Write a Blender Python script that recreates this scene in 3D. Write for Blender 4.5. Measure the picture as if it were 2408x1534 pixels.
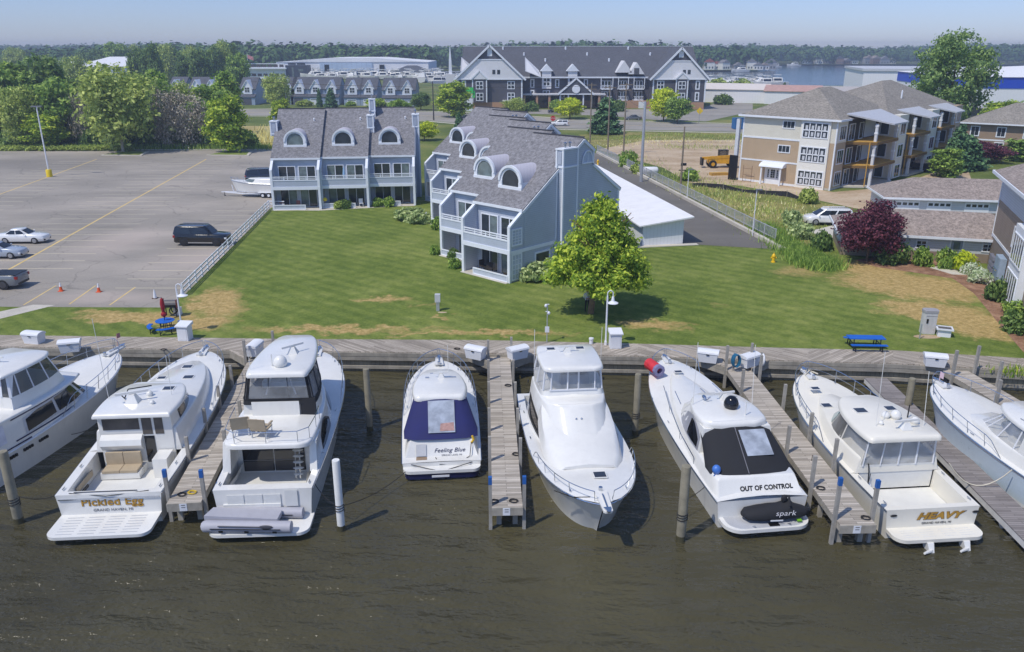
import bpy, math, random
import numpy as np
from mathutils import Vector, Matrix
S = bpy.context.scene
for o in list(bpy.data.objects): bpy.data.objects.remove(o)
R = math.radians
# ---------------------------------------------------------------- camera
CAMH, PITCH, FPX = 20.0, R(19.3), 1870.0
cam = bpy.data.cameras.new('camera'); cam.sensor_width = 36; cam.lens = FPX/2408*36
cam.clip_start = 0.5; cam.clip_end = 20000
camo = bpy.data.objects.new('camera', cam); S.collection.objects.link(camo)
camo.location = (0, 0, CAMH); camo.rotation_euler = (R(90)-PITCH, 0, 0); S.camera = camo
# ---------------------------------------------------------------- light
SUN_EL, SUN_AZ = R(57), R(229)            # azimuth clockwise from +Y, where the sun stands
w = bpy.data.worlds.new('World'); S.world = w; w.use_nodes = True
nt = w.node_tree; bg = nt.nodes['Background']
sky = nt.nodes.new('ShaderNodeTexSky'); sky.sky_type = 'NISHITA'; sky.sun_disc = False
sky.sun_elevation = SUN_EL; sky.sun_rotation = SUN_AZ
sky.air_density = 1.0; sky.dust_density = 0.15; sky.ozone_density = 3.5; sky.altitude = 100
tint = nt.nodes.new('ShaderNodeMix'); tint.data_type = 'RGBA'; tint.blend_type = 'MULTIPLY'; tint.inputs[0].default_value = 1; 
tcw = nt.nodes.new('ShaderNodeTexCoord'); sxw = nt.nodes.new('ShaderNodeSeparateXYZ'); nt.links.new(tcw.outputs['Generated'], sxw.inputs[0])
mrw = nt.nodes.new('ShaderNodeMapRange'); mrw.inputs[1].default_value = .02; mrw.inputs[2].default_value = .45; nt.links.new(sxw.outputs[2], mrw.inputs[0])
hzn = nt.nodes.new('ShaderNodeMix'); hzn.data_type = 'RGBA'; hzn.inputs[6].default_value = (.405, .455, .69, 1); hzn.inputs[7].default_value = (.86, .82, .9, 1); nt.links.new(mrw.outputs[0], hzn.inputs[0]); nt.links.new(hzn.outputs[2], tint.inputs[7])
nt.links.new(sky.outputs[0], tint.inputs[6]); nt.links.new(tint.outputs[2], bg.inputs[0]); bg.inputs[1].default_value = 0.15
sl = bpy.data.lights.new('sun', 'SUN'); sl.energy = 2.75; sl.angle = R(0.6); sl.color = (1, .94, .84)
so = bpy.data.objects.new('sun', sl); S.collection.objects.link(so)
sd = Vector((math.sin(SUN_AZ)*math.cos(SUN_EL), math.cos(SUN_AZ)*math.cos(SUN_EL), math.sin(SUN_EL)))
so.rotation_euler = sd.to_track_quat('Z', 'Y').to_euler()
S.view_settings.view_transform = 'Standard'; S.view_settings.look = 'None'
S.view_settings.gamma = 1; S.view_settings.exposure = 0.26
S.cycles.max_bounces = 8; S.cycles.transparent_max_bounces = 16; S.cycles.volume_bounces = 0
S.cycles.use_denoising = True; S.cycles.sample_clamp_direct = 6; S.cycles.sample_clamp_indirect = 4
# ---------------------------------------------------------------- where a point of the picture lies in the place
GZ = 1.4                                     # height of the land above the river
def ray(px, py):
    u = (px-1204)/FPX; v = (py-767)/FPX
    return Vector((u, math.cos(PITCH)-v*math.sin(PITCH), -math.sin(PITCH)-v*math.cos(PITCH)))
def G(px, py, z=GZ):
    d = ray(px, py); t = (z-CAMH)/d.z
    return Vector((d.x*t, d.y*t, z))
def HZ(p, px, py):                            # height of what stands at p and shows at row py
    d = ray(px, py); t = p[1]/d.y
    return CAMH+d.z*t
# ---------------------------------------------------------------- mesh builder
class MB:
    def __init__(s): s.v = []; s.f = []; s.m = []
    def add(s, vs, fs, mi=0):
        n = len(s.v); s.v += [tuple(p) for p in vs]
        for f in fs: s.f.append(tuple(i+n for i in f)); s.m.append(mi)
        return s
    def quad(s, *p, mi=0): return s.add(p, [tuple(range(len(p)))], mi)
    def bx(s, x0, x1, y0, y1, z0, z1, mi=0):
        return s.add([(x0,y0,z0),(x1,y0,z0),(x1,y1,z0),(x0,y1,z0),(x0,y0,z1),(x1,y0,z1),(x1,y1,z1),(x0,y1,z1)],
                     [(0,3,2,1),(4,5,6,7),(0,1,5,4),(1,2,6,5),(2,3,7,6),(3,0,4,7)], mi)
    def box(s, c, sx, sy, sz, rz=0, mi=0):    # c = centre of the base
        ca, sa = math.cos(rz), math.sin(rz); vs = []
        for z in (0, sz):
            for x, y in ((-1,-1),(1,-1),(1,1),(-1,1)):
                x *= sx/2; y *= sy/2
                vs.append((c[0]+x*ca-y*sa, c[1]+x*sa+y*ca, c[2]+z))
        return s.add(vs, [(0,3,2,1),(4,5,6,7),(0,1,5,4),(1,2,6,5),(2,3,7,6),(3,0,4,7)], mi)
    def prism(s, pts, z0, z1, mi=0, mt=None):
        n = len(pts); z = lambda q, i: q[i] if isinstance(q, (list, tuple)) else q
        vs = [(p[0], p[1], z(z0, i)) for i, p in enumerate(pts)]+[(p[0], p[1], z(z1, i)) for i, p in enumerate(pts)]
        s.add(vs, [tuple(range(n))[::-1]]+[(i, (i+1) % n, n+(i+1) % n, n+i) for i in range(n)], mi)
        s.f.append(tuple(len(s.v)-n+i for i in range(n))); s.m.append(mi if mt is None else mt)
        return s
    def bar(s, a, b, wd, ht, mi=0):           # rectangular bar from a to b
        a, b = Vector(a), Vector(b); d = (b-a).normalized()
        sd_ = d.cross(Vector((0,0,1)))
        if sd_.length < 1e-3: sd_ = Vector((1,0,0))
        sd_.normalize(); up = sd_.cross(d).normalized(); vs = []
        for p in (a, b):
            for i, j in ((-1,-1),(1,-1),(1,1),(-1,1)): vs.append(p+sd_*(i*wd/2)+up*(j*ht/2))
        return s.add(vs, [(0,1,2,3)[::-1],(4,5,6,7),(0,1,5,4),(1,2,6,5),(2,3,7,6),(3,0,4,7)], mi)
    def tube(s, pts, r, n=6, mi=0, r2=None, close=False):
        pts = [Vector(p) for p in pts]; k = len(pts); rings = []; prev = None
        for i, p in enumerate(pts):
            if close: d = pts[(i+1) % k]-pts[i-1]
            else: d = pts[min(i+1, k-1)]-pts[max(i-1, 0)]
            d.normalize()
            if prev is None:
                a = Vector((0,0,1)) if abs(d.z) < .9 else Vector((1,0,0))
                u = d.cross(a).normalized()
            else:
                u = prev-d*prev.dot(d)
                u = u.normalized() if u.length > 1e-4 else d.orthogonal().normalized()
            prev = u; v = d.cross(u)
            rr = r if r2 is None else r+(r2-r)*i/(k-1)
            rings.append([p+(u*math.cos(2*math.pi*j/n)+v*math.sin(2*math.pi*j/n))*rr for j in range(n)])
        return s.loft(rings, mi=mi, c0=not close, c1=not close, wrap=close)
    def loft(s, rings, mi=0, c0=True, c1=True, closed=True, wrap=False):
        n = len(rings[0]); k = len(rings); vs = [p for r_ in rings for p in r_]; fs = []
        for i in range(k if wrap else k-1):
            a = i*n; b = ((i+1) % k)*n
            for j in range(n if closed else n-1):
                fs.append((a+j, a+(j+1) % n, b+(j+1) % n, b+j))
        if c0: fs.append(tuple(range(n))[::-1])
        if c1: fs.append(tuple((k-1)*n+j for j in range(n)))
        return s.add(vs, fs, mi)
    def lathe(s, prof, c=(0,0,0), n=12, mi=0):
        return s.loft([[(c[0]+r*math.cos(2*math.pi*j/n), c[1]+r*math.sin(2*math.pi*j/n), c[2]+z) for j in range(n)] for r, z in prof], mi=mi)
    def ball(s, c, rx, ry, rz, nu=10, nv=6, mi=0):
        return s.loft([[(c[0]+rx*math.cos(2*math.pi*j/nu)*math.sin(max(.02,math.pi*i/nv) if i < nv else math.pi-.02),
                         c[1]+ry*math.sin(2*math.pi*j/nu)*math.sin(max(.02,math.pi*i/nv) if i < nv else math.pi-.02),
                         c[2]-rz*math.cos(math.pi*i/nv)) for j in range(nu)] for i in range(nv+1)], mi=mi)
    def move(s, M, start=0):
        for i in range(start, len(s.v)): s.v[i] = tuple(M @ Vector(s.v[i]))
        return s
    def build(s, name, mats, parent=None, smooth=35):
        return mesh_obj(name, s.v, s.f, s.m, mats, parent, smooth)
def mesh_obj(name, v, f, mi, mats, parent=None, smooth=35):
    me = bpy.data.meshes.new(name); me.from_pydata(v, [], f); me.update()
    for m in (mats if isinstance(mats, (list, tuple)) else [mats]): me.materials.append(m)
    if mi is not None and len(me.materials) > 1: me.polygons.foreach_set('material_index', mi)
    if smooth:
        me.polygons.foreach_set('use_smooth', [True]*len(me.polygons)); me.set_sharp_from_angle(angle=R(smooth))
    o = bpy.data.objects.new(name, me); S.collection.objects.link(o)
    if parent: o.parent = parent
    return o
def tag(o, label, cat, group=None):
    o['label'] = label; o['category'] = cat
    if group: o['group'] = group
    return o
def thing(name, label, cat, loc=(0,0,0), rz=0, group=None):
    o = bpy.data.objects.new(name, None); S.collection.objects.link(o)
    o.empty_display_size = .2; o.location = loc; o.rotation_euler = (0,0,rz)
    return tag(o, label, cat, group)
def struct(name, mb, mats, smooth=0):
    o = mb.build(name, mats, None, smooth); o['kind'] = 'structure'; return o
def kids(o): return [c for c in S.objects if c.parent == o]
def dup(root, loc, rz=0, label=None, group=None, scale=None):
    def cp(o, par):
        c = o.copy(); S.collection.objects.link(c); c.parent = par
        for ch in kids(o): cp(ch, c)
        return c
    r = cp(root, None); r.location = loc; r.rotation_euler = (0,0,rz)
    if scale: r.scale = (scale,)*3 if not isinstance(scale, tuple) else scale
    if label: r['label'] = label
    if group: r['group'] = group
    return r
# ---------------------------------------------------------------- materials
def srgb(*c):
    return tuple(((x/255)/12.92 if x/255 <= .04045 else ((x/255+.055)/1.055)**2.4) for x in c)
class NT:
    def __init__(s, name):
        s.mat = bpy.data.materials.new(name); s.mat.use_nodes = True; s.t = s.mat.node_tree
        s.b = s.t.nodes['Principled BSDF']
    def n(s, ty, **kw):
        nd = s.t.nodes.new(ty)
        for k, v in kw.items():
            if k[0] == 'i' and k[1:].isdigit(): nd.inputs[int(k[1:])].default_value = v
            elif k.startswith('in_'): nd.inputs[k[3:].replace('_', ' ')].default_value = v
            else: setattr(nd, k, v)
        return nd
    def l(s, a, b): s.t.links.new(a, b)
    def co(s, kind='Object', scale=None, rot=None):
        tc = s.n('ShaderNodeTexCoord').outputs[kind]
        if scale or rot:
            mp = s.n('ShaderNodeMapping'); s.l(tc, mp.inputs[0])
            if scale: mp.inputs['Scale'].default_value = scale
            if rot: mp.inputs['Rotation'].default_value = rot
            return mp.outputs[0]
        return tc
    def noise(s, co, scale, detail=3, rough=.55):
        nd = s.n('ShaderNodeTexNoise', in_Scale=scale, in_Detail=detail, in_Roughness=rough); s.l(co, nd.inputs['Vector']); return nd.outputs['Fac']
    def ramp(s, fac, stops):
        rp = s.n('ShaderNodeValToRGB'); s.l(fac, rp.inputs[0]); e = rp.color_ramp.elements
        while len(e) < len(stops): e.new(.5)
        for el, (p, c) in zip(e, stops): el.position = p; el.color = (*c, 1) if len(c) == 3 else c
        return rp.outputs[0]
    def mix(s, fac, a, b, mode='MIX'):
        mx = s.n('ShaderNodeMix', data_type='RGBA', blend_type=mode)
        for v, sk in ((fac, mx.inputs[0]), (a, mx.inputs[6]), (b, mx.inputs[7])):
            if hasattr(v, 'links'): s.l(v, sk)
            elif isinstance(v, (int, float)): sk.default_value = v
            else: sk.default_value = (*v, 1)
        return mx.outputs[2]
    def math(s, op, a, b=None, clamp=False):
        m = s.n('ShaderNodeMath', operation=op, use_clamp=clamp)
        for v, sk in ((a, m.inputs[0]), (b, m.inputs[1])):
            if v is None: continue
            if hasattr(v, 'links'): s.l(v, sk)
            else: sk.default_value = v
        return m.outputs[0]
    def bump(s, h, st=.3, d=.05):
        b = s.n('ShaderNodeBump', in_Strength=st, in_Distance=d); s.l(h, b.inputs['Height']); s.l(b.outputs[0], s.b.inputs['Normal']); return b
    def set(s, **kw):
        for k, v in kw.items(): s.b.inputs[k.replace('_', ' ')].default_value = v
_M = {}
def mat(name, col, rough=.5, metal=0, var=.1, vs=2.5, bump=0, bs=30, spec=.5, coat=0, grime=0):
    if name in _M: return _M[name]
    m = NT(name); c = srgb(*col); co = m.co()
    n1 = m.noise(co, vs, 4, .6)
    lo = tuple(x*(1-var) for x in c); hi = tuple(min(1, x*(1+var)) for x in c)
    out = m.ramp(n1, [(.3, lo), (.7, hi)])
    if grime:
        n3 = m.noise(m.co('Object', (1,1,.25)), 4, 5, .7)
        out = m.mix(m.math('MULTIPLY', m.ramp(n3, [(.5,(0,0,0)),(.8,(1,1,1))]), grime), out, tuple(x*.45 for x in c))
    m.l(out, m.b.inputs['Base Color'])
    rr = m.n('ShaderNodeMapRange', in_To_Min=max(.02, rough-.08), in_To_Max=min(1, rough+.08)); m.l(n1, rr.inputs[0]); m.l(rr.outputs[0], m.b.inputs['Roughness'])
    m.set(Metallic=metal); m.b.inputs['Specular IOR Level'].default_value = spec
    if coat: m.b.inputs['Coat Weight'].default_value = coat; m.b.inputs['Coat Roughness'].default_value = .05
    if bump: m.bump(m.noise(co, bs, 3), bump, .02)
    _M[name] = m.mat; return m.mat
def glass(name, col, alpha=.75, rough=.06):
    if name in _M: return _M[name]
    m = NT(name); co = m.co(); n = m.noise(co, 1.6, 3)
    m.l(m.ramp(n, [(.35, tuple(x*.6 for x in srgb(*col))), (.65, srgb(*col))]), m.b.inputs['Base Color'])
    m.set(Roughness=rough); m.b.inputs['Specular IOR Level'].default_value = .8
    if alpha < 1: m.set(Alpha=alpha)
    m.bump(m.noise(co, 2.2, 2), .08, .05)
    _M[name] = m.mat; return m.mat
def planks(name, cols, width, length, ang=0, kind='Object', gap=.008, rough=.85):
    m = NT(name); co = m.co(kind, None, (0,0,ang))
    br = m.n('ShaderNodeTexBrick', offset=.37, in_Scale=1, in_Mortar_Size=gap, in_Mortar_Smooth=.2, in_Bias=0, in_Brick_Width=length, in_Row_Height=width)
    m.l(co, br.inputs['Vector']); br.inputs['Color1'].default_value = (0,0,0,1); br.inputs['Color2'].default_value = (1,1,1,1); br.inputs['Mortar'].default_value = (0,0,0,1)
    base = m.ramp(br.outputs['Color'], [(0, srgb(*cols[0])), (.5, srgb(*cols[1])), (1, srgb(*cols[2]))])
    gn = m.n('ShaderNodeMapping', in_Scale=(.6, 14, 1)); m.l(co, gn.inputs[0])
    base = m.mix(.5, base, m.ramp(m.noise(gn.outputs[0], 1.5, 4, .7), [(.25, (.35,)*3), (.75, (1.25,)*3)]), 'MULTIPLY')
    base = m.mix(.55, base, m.ramp(m.noise(co, .5, 4), [(.3, (.72,.7,.68)), (.7, (1.15,1.13,1.1))]), 'MULTIPLY')
    base = m.mix(m.math('MULTIPLY', br.outputs['Fac'], .85), base, (.03,.028,.024))
    m.l(base, m.b.inputs['Base Color']); m.set(Roughness=rough)
    m.bump(m.math('SUBTRACT', 1, br.outputs['Fac']), .6, .01)
    return m.mat
def siding(name, col, pitch=.16, var=.08, vert=False, dark=.55):
    m = NT(name); co = m.co(); sx = m.n('ShaderNodeSeparateXYZ'); m.l(co, sx.inputs[0])
    if vert: ax = m.math('ADD', sx.outputs[0], sx.outputs[1])
    else: ax = sx.outputs[2]
    fr = m.math('FRACT', m.math('DIVIDE', ax, pitch))
    c = srgb(*col)
    base = m.ramp(m.noise(co, .8, 4), [(.3, tuple(x*(1-var) for x in c)), (.7, tuple(x*(1+var) for x in c))])
    line = m.ramp(fr, [(0, (dark,)*3), (.14, (1,1,1))])
    m.l(m.mix(1, base, line, 'MULTIPLY'), m.b.inputs['Base Color']); m.set(Roughness=.6)
    m.bump(fr, .5, .03); return m.mat
def shingles(name, col, var=.42, row=.16):
    m = NT(name); co = m.co(); sx = m.n('ShaderNodeSeparateXYZ'); m.l(co, sx.inputs[0])
    c = srgb(*col); n1 = m.noise(co, 3.2, 4, .85); n2 = m.noise(co, .35, 4)
    base = m.ramp(n1, [(.36, tuple(x*(1-var) for x in c)), (.5, c), (.64, tuple(x*(1+var) for x in c))])
    base = m.mix(.5, base, m.ramp(n2, [(.3, (.8,)*3), (.7, (1.15,)*3)]), 'MULTIPLY')
    fr = m.math('FRACT', m.math('DIVIDE', sx.outputs[2], row*.65))
    base = m.mix(.6, base, m.ramp(fr, [(0, (.6,)*3), (.2, (1,1,1))]), 'MULTIPLY')
    m.l(base, m.b.inputs['Base Color']); m.set(Roughness=.9)
    m.bump(m.mix(.5, n1, fr), .4, .03); return m.mat
def rand_leaf(name, dark, mid, light, trans=.4):
    dark, mid, light = (tuple(min(250, x*1.52) for x in q) for q in (dark, mid, light))
    m = NT(name); ge = m.n('ShaderNodeNewGeometry'); co = m.co()
    n1 = m.noise(co, .7, 3); f = m.math('ADD', m.math('MULTIPLY', ge.outputs['Random Per Island'], .55), m.math('MULTIPLY', n1, .45))
    c = m.ramp(f, [(.2, srgb(*dark)), (.5, srgb(*mid)), (.78, srgb(*light))])
    m.l(c, m.b.inputs['Base Color']); m.set(Roughness=.6); m.b.inputs['Specular IOR Level'].default_value = .25
    tr = m.n('ShaderNodeBsdfTranslucent'); m.l(c, tr.inputs[0])
    mx = m.n('ShaderNodeMixShader', i0=trans); m.l(m.b.outputs[0], mx.inputs[1]); m.l(tr.outputs[0], mx.inputs[2])
    m.l(mx.outputs[0], m.t.nodes['Material Output'].inputs[0]); return m.mat
WHITE = mat('white_gelcoat', (226,225,220), .22, var=.05, vs=.7, coat=.5, grime=.13)
CREAM = mat('cream_gelcoat', (226,222,210), .35, var=.04, vs=.8)
NONSKID = mat('pale_deck', (216,216,212), .6, var=.05, vs=1.5, bump=.2, bs=120)
STEEL = mat('polished_steel', (200,204,210), .18, 1, var=.05)
DARKGL = glass('tinted_glass', (24,26,30), 1, .05)
SMOKE = glass('smoked_vinyl', (70,74,80), .62, .1)
CLEARV = glass('clear_vinyl', (206,210,214), .36, .12)
HOUSEGL = glass('house_glass', (56,64,70), 1, .04)
CURTGL = glass('curtained_glass', (120,134,134), 1, .06)
BLACK = mat('black_plastic', (22,22,24), .45, var=.2)
CANVASK = mat('black_canvas', (33,34,38), .85, var=.15, vs=1.2, bump=.25, bs=6)
NAVY = mat('navy_canvas', (34,38,92), .85, var=.12, vs=1.2, bump=.25, bs=6)
BOOT = mat('dark_boot_top', (28,30,40), .45, var=.2)
NAVYP = mat('navy_gelcoat', (30,34,74), .3, var=.1)
TAN = mat('tan_vinyl', (176,160,134), .6, var=.08, bump=.1)
GREYPAD = mat('grey_deck_pad', (176,178,182), .8, var=.08)
GOLD = mat('gold_leaf', (176,134,48), .4, .2, var=.2)
TXTK = mat('black_lettering', (25,25,28), .5, var=.1)
TXTG = mat('grey_lettering', (120,120,124), .5, var=.1)
HATCH = mat('hatch_lens', (48,54,66), .12, var=.15)
ROPE = mat('dark_rope', (40,38,36), .9)
ROPEW = mat('pale_rope', (205,198,180), .9)
WHITEP = mat('white_paint', (226,228,232), .5, var=.04, vs=1, grime=.15)
# ================================================================ the ground, the water
def sheet(name, pts, z, m, kind='structure'):
    o = mesh_obj(name, [(p[0], p[1], z) for p in pts], [tuple(range(len(pts)))], None, m, None, 0)
    if o.data.polygons[0].normal.z < 0: o.data.flip_normals()
    o['kind'] = kind; return o
def water_mat(name, col, sc, st, rough, chop=1):
    m = NT(name); co = m.co('Object')
    a = m.noise(m.co('Object', (.55,1.5,1), (0,0,R(24))), .8*sc, 3, .5)
    b = m.noise(m.co('Object', (.5,1.8,1), (0,0,R(-18))), .38*sc, 2, .5)
    c = m.noise(m.co('Object', (1,1.5,1), (0,0,R(20))), 4.5*sc, 2, .5)
    h = m.math('ADD', m.math('ADD', m.math('MULTIPLY', a, .8), m.math('MULTIPLY', b, 1.3)), m.math('MULTIPLY', c, .16*chop))
    m.bump(h, st, .5)
    big = m.noise(co, .055, 3, .6)
    m.l(m.ramp(big, [(.35, tuple(x*.75 for x in srgb(*col))), (.65, tuple(x*1.25 for x in srgb(*col)))]), m.b.inputs['Base Color'])
    m.set(Roughness=rough, IOR=1.333); return m.mat
RIVER = water_mat('river_water', (76,72,52), 1, .9, .06)
LAKE = water_mat('lake_water', (50,66,80), .35, .35, .12)
sheet('river_water', [(-900,-300),(900,-300),(900,250),(-900,250)], 0, RIVER)
sheet('lake_water', [(-900,250),(3000,250),(3000,1400),(-900,1400)], 0, LAKE)
def ground_mat(name, stops, sc, sc2=9, detail=5, rough=.95, bump=.3, stretch=None):
    m = NT(name); co = m.co('Object', stretch)
    f = m.math('ADD', m.math('MULTIPLY', m.noise(co, sc, detail, .65), .65), m.math('MULTIPLY', m.noise(m.co(), sc2, 3, .7), .35))
    m.l(m.ramp(f, [(p, srgb(*c)) for p, c in stops]), m.b.inputs['Base Color']); m.set(Roughness=rough)
    m.b.inputs['Specular IOR Level'].default_value = .2
    if bump: m.bump(m.noise(m.co(), sc2, 3), bump, .05)
    return m.mat
FIELD = ground_mat('rough_grass', [(.34,(74,88,40)),(.5,(98,112,54)),(.62,(136,134,78))], .06, 3)
shore = [(-900,52),(-45,50.6),(-34.5,50.1),(-14.2,49.2),(-1.8,48.9),(8.2,48.4),(19,47.5),(24.3,47.1),(31.6,45.9),(45,44),(900,38)]
sheet('ground', shore+[(3000,300),(3000,392),(400,405),(150,430),(90,440),(-45,455),(-60,716),(215,730),(240,985),(3000,985),(3000,7000),(-3000,7000),(-3000,60)], GZ-.004, FIELD)
# lawn with dry patches and mowing bands
def lawn_mat():
    m = NT('mown_lawn'); co = m.co()
    patches = [(512,712,72,38,.3,1),(470,760,95,18,0,.9),(330,747,190,12,0,.95),(240,735,90,9,0,.7),(800,774,300,9,0,.8),(900,704,85,7,0,.75),(1000,716,60,5,0,.5),
               (1110,783,330,6,0,.75),(1530,762,110,13,.1,.9),(1600,775,60,6,0,.5),(1880,640,90,16,.2,.6),(2140,672,190,30,-.4,1.2),(2220,738,160,27,-.5,1.2),(2310,775,90,25,-.5,1),(2060,634,90,22,0,1.1),(2260,650,90,14,-.4,.9),(2070,735,50,9,0,.5),(1030,745,40,5,0,.7),(1700,716,60,5,0,.4)]
    acc = None; wob = m.n('ShaderNodeTexNoise', in_Scale=.55, in_Detail=5, in_Roughness=.65); m.l(co, wob.inputs['Vector'])
    wv = m.n('ShaderNodeVectorMath', operation='MULTIPLY_ADD'); m.l(wob.outputs['Color'], wv.inputs[0]); wv.inputs[1].default_value = (5,5,0); wv.inputs[2].default_value = (-2.5,-2.5,0)
    av = m.n('ShaderNodeVectorMath', operation='ADD'); m.l(co, av.inputs[0]); m.l(wv.outputs[0], av.inputs[1])
    for px, py, rx, ry, rot, s in patches:
        c = G(px, py); e = G(px+rx, py); f = G(px, py-ry)
        mp = m.n('ShaderNodeMapping', vector_type='TEXTURE'); m.l(av.outputs[0], mp.inputs[0])
        mp.inputs[1].default_value = (c.x, c.y, 0); mp.inputs[2].default_value = (0,0,rot*1.2); mp.inputs[3].default_value = (abs(e.x-c.x), abs(f.y-c.y)*1.15, 1000)
        ln = m.n('ShaderNodeVectorMath', operation='LENGTH'); m.l(mp.outputs[0], ln.inputs[0])
        v = m.n('ShaderNodeMapRange', clamp=True); m.l(ln.outputs['Value'], v.inputs[0]); v.inputs[1].default_value = 1.25; v.inputs[2].default_value = .35; v.inputs[3].default_value = 0; v.inputs[4].default_value = s
        acc = v.outputs[0] if acc is None else m.math('MAXIMUM', acc, v.outputs[0])
    fine = m.noise(co, 6, 4, .75); mid = m.noise(co, .9, 4, .6); big = m.noise(co, .13, 3)
    g = m.ramp(m.math('ADD', m.math('MULTIPLY', mid, .5), m.math('MULTIPLY', big, .5)), [(.34, srgb(92,110,48)), (.5, srgb(112,127,60)), (.66, srgb(138,146,80))])
    st = m.n('ShaderNodeTexWave', wave_type='BANDS', bands_direction='X', in_Scale=.23, in_Distortion=.8, in_Detail=2, in_Detail_Scale=.4); m.l(m.co('Object', None, (0,0,R(-52))), st.inputs['Vector'])
    g = m.mix(.8, g, m.ramp(st.outputs['Fac'], [(.25, (.86,.9,.86)), (.75, (1.1,1.08,1.05))]), 'MULTIPLY')
    dry = m.ramp(m.noise(co, 2.2, 4, .7), [(.3, srgb(150,132,78)), (.55, srgb(186,160,108)), (.75, srgb(206,184,136))])
    k = m.math('MULTIPLY', acc, m.math('ADD', .35, m.math('MULTIPLY', m.noise(co, 1.3, 5, .7), 1.2)), True)
    col = m.mix(m.ramp(k, [(.28, (0,0,0)), (.72, (1,1,1))]), g, dry)
    col = m.mix(.8, col, m.ramp(fine, [(.25, (.5,.55,.48)), (.75, (1.38,1.33,1.3))]), 'MULTIPLY')
    m.l(col, m.b.inputs['Base Color']); m.set(Roughness=.95); m.b.inputs['Specular IOR Level'].default_value = .15
    m.bump(m.noise(co, 14, 3, .8), .7, .06); return m.mat
LAWN = lawn_mat()
sheet('lawn', [(-60,52.6),(-45,51.9),(-35.1,51.2),(-14.5,50.4),(-1.8,50.2),(8.4,49.5),(19.4,48.6),(24.8,48.3),(32.3,46.9),(45,45),(75,41),(75,62),(48,72),(43,72),(36,73),(31,76.5),(27.3,77),(26.2,75.7),(17.4,77.2),(12,77),(10,104),(-11.5,106),(-29.7,97.5),(-26.05,59.5),(-26.4,57.4),(-60,57.9)], GZ, LAWN)
# parking lot
def asphalt(name, lo, mid, hi, big=.05):
    m = NT(name); co = m.co()
    f = m.math('ADD', m.math('MULTIPLY', m.noise(m.co('Object', (1,2.2,1), (0,0,R(20))), big, 5, .6), .75), m.math('MULTIPLY', m.noise(co, 5, 3, .8), .25))
    c = m.ramp(f, [(.3, srgb(*lo)), (.5, srgb(*mid)), (.68, srgb(*hi))])
    vo = m.n('ShaderNodeTexVoronoi', feature='DISTANCE_TO_EDGE', in_Scale=.16); wv = m.n('ShaderNodeTexNoise', in_Scale=.5, in_Detail=4); m.l(co, wv.inputs['Vector'])
    av = m.n('ShaderNodeVectorMath', operation='MULTIPLY_ADD'); m.l(wv.outputs['Color'], av.inputs[0]); av.inputs[1].default_value = (2.5,2.5,0); m.l(co, av.inputs[2]); m.l(av.outputs[0], vo.inputs['Vector'])
    c = m.mix(m.ramp(vo.outputs['Distance'], [(0, (.42,)*3), (.012, (0,0,0))]), c, (.07,.066,.062))
    sp = m.noise(co, .35, 5, .7)
    c = m.mix(m.ramp(sp, [(.62, (0,0,0)), (.8, (.3,)*3)]), c, (.09,.085,.08))
    if name == 'old_asphalt':
        for px, py, rx, ry in ((150,380,260,22),(520,600,160,30),(330,560,120,40),(300,690,200,20)):
            q = G(px,py); mp = m.n('ShaderNodeMapping', vector_type='TEXTURE'); m.l(av.outputs[0], mp.inputs[0]); mp.inputs[1].default_value = (q.x,q.y,0); mp.inputs[3].default_value = (abs(G(px+rx,py).x-q.x), abs(G(px,py-ry).y-q.y), 1000)
            ln = m.n('ShaderNodeVectorMath', operation='LENGTH'); m.l(mp.outputs[0], ln.inputs[0]); fr = m.ramp(ln.outputs['Value'], [(.25,(.45,)*3),(1.1,(0,0,0))]); c = m.mix(fr, c, srgb(112,108,104) if px == 150 else srgb(198,182,170))
    m.l(c, m.b.inputs['Base Color']); m.set(Roughness=.9); m.bump(m.noise(co, 25, 3), .2, .02); return m.mat
LOT = asphalt('old_asphalt', (128,123,114), (152,145,135), (176,166,154))
ROAD = asphalt('road_asphalt', (130,126,118), (150,145,136), (168,161,150))
DRIVE = asphalt('dark_asphalt', (92,89,84), (108,104,98), (124,120,113))
CONC = ground_mat('concrete', [(.3,(176,170,158)),(.5,(196,190,178)),(.7,(212,207,196))], .4, 6, bump=.1)
DIRT = ground_mat('bare_dirt', [(.32,(140,120,92)),(.46,(178,156,128)),(.6,(196,178,152)),(.72,(206,192,170))], .12, 2.2, stretch=(1,2,1))
SCRUB = ground_mat('scrub', [(.3,(84,96,44)),(.46,(112,118,58)),(.56,(146,138,84)),(.68,(170,156,112))], .16, 2.5)
GRASSY = ground_mat('verge_grass', [(.3,(92,112,46)),(.5,(118,132,60)),(.68,(150,150,84))], .2, 3)
MULCH = ground_mat('brown_mulch', [(.34,(104,76,60)),(.5,(142,108,86)),(.64,(176,142,116))], .8, 8)
REEDS = ground_mat('dry_reeds', [(.3,(128,124,66)),(.5,(172,156,104)),(.7,(196,180,132))], .3, 3)
sheet('parking_lot', [(-130,57.95),(-60,57.85),(-26.5,57.35),(-26.1,60.5),(-29.65,97.3),(-14,101),(-14,124),(-33,156.2),(-97.3,153.6),(-160,153)], GZ+.004, LOT)
sheet('sidewalk', [G(78,717)[:2],G(130,718)[:2],(-39.4,51.5),(-42.5,51.7)], GZ+.008, CONC)
YEL = mat('worn_yellow_paint', (214,186,120), .8, var=.12, vs=1); WLN = mat('worn_stall_paint', (212,200,172), .85, var=.12, vs=.6)
def strip(mb, a, b, wd, z):
    a, b = Vector(a[:2]), Vector(b[:2]); d = (b-a).normalized(); n = Vector((-d.y, d.x))*wd/2
    mb.quad(*[(p.x, p.y, z) for p in (a+n, a-n, b-n, b+n)])
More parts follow.
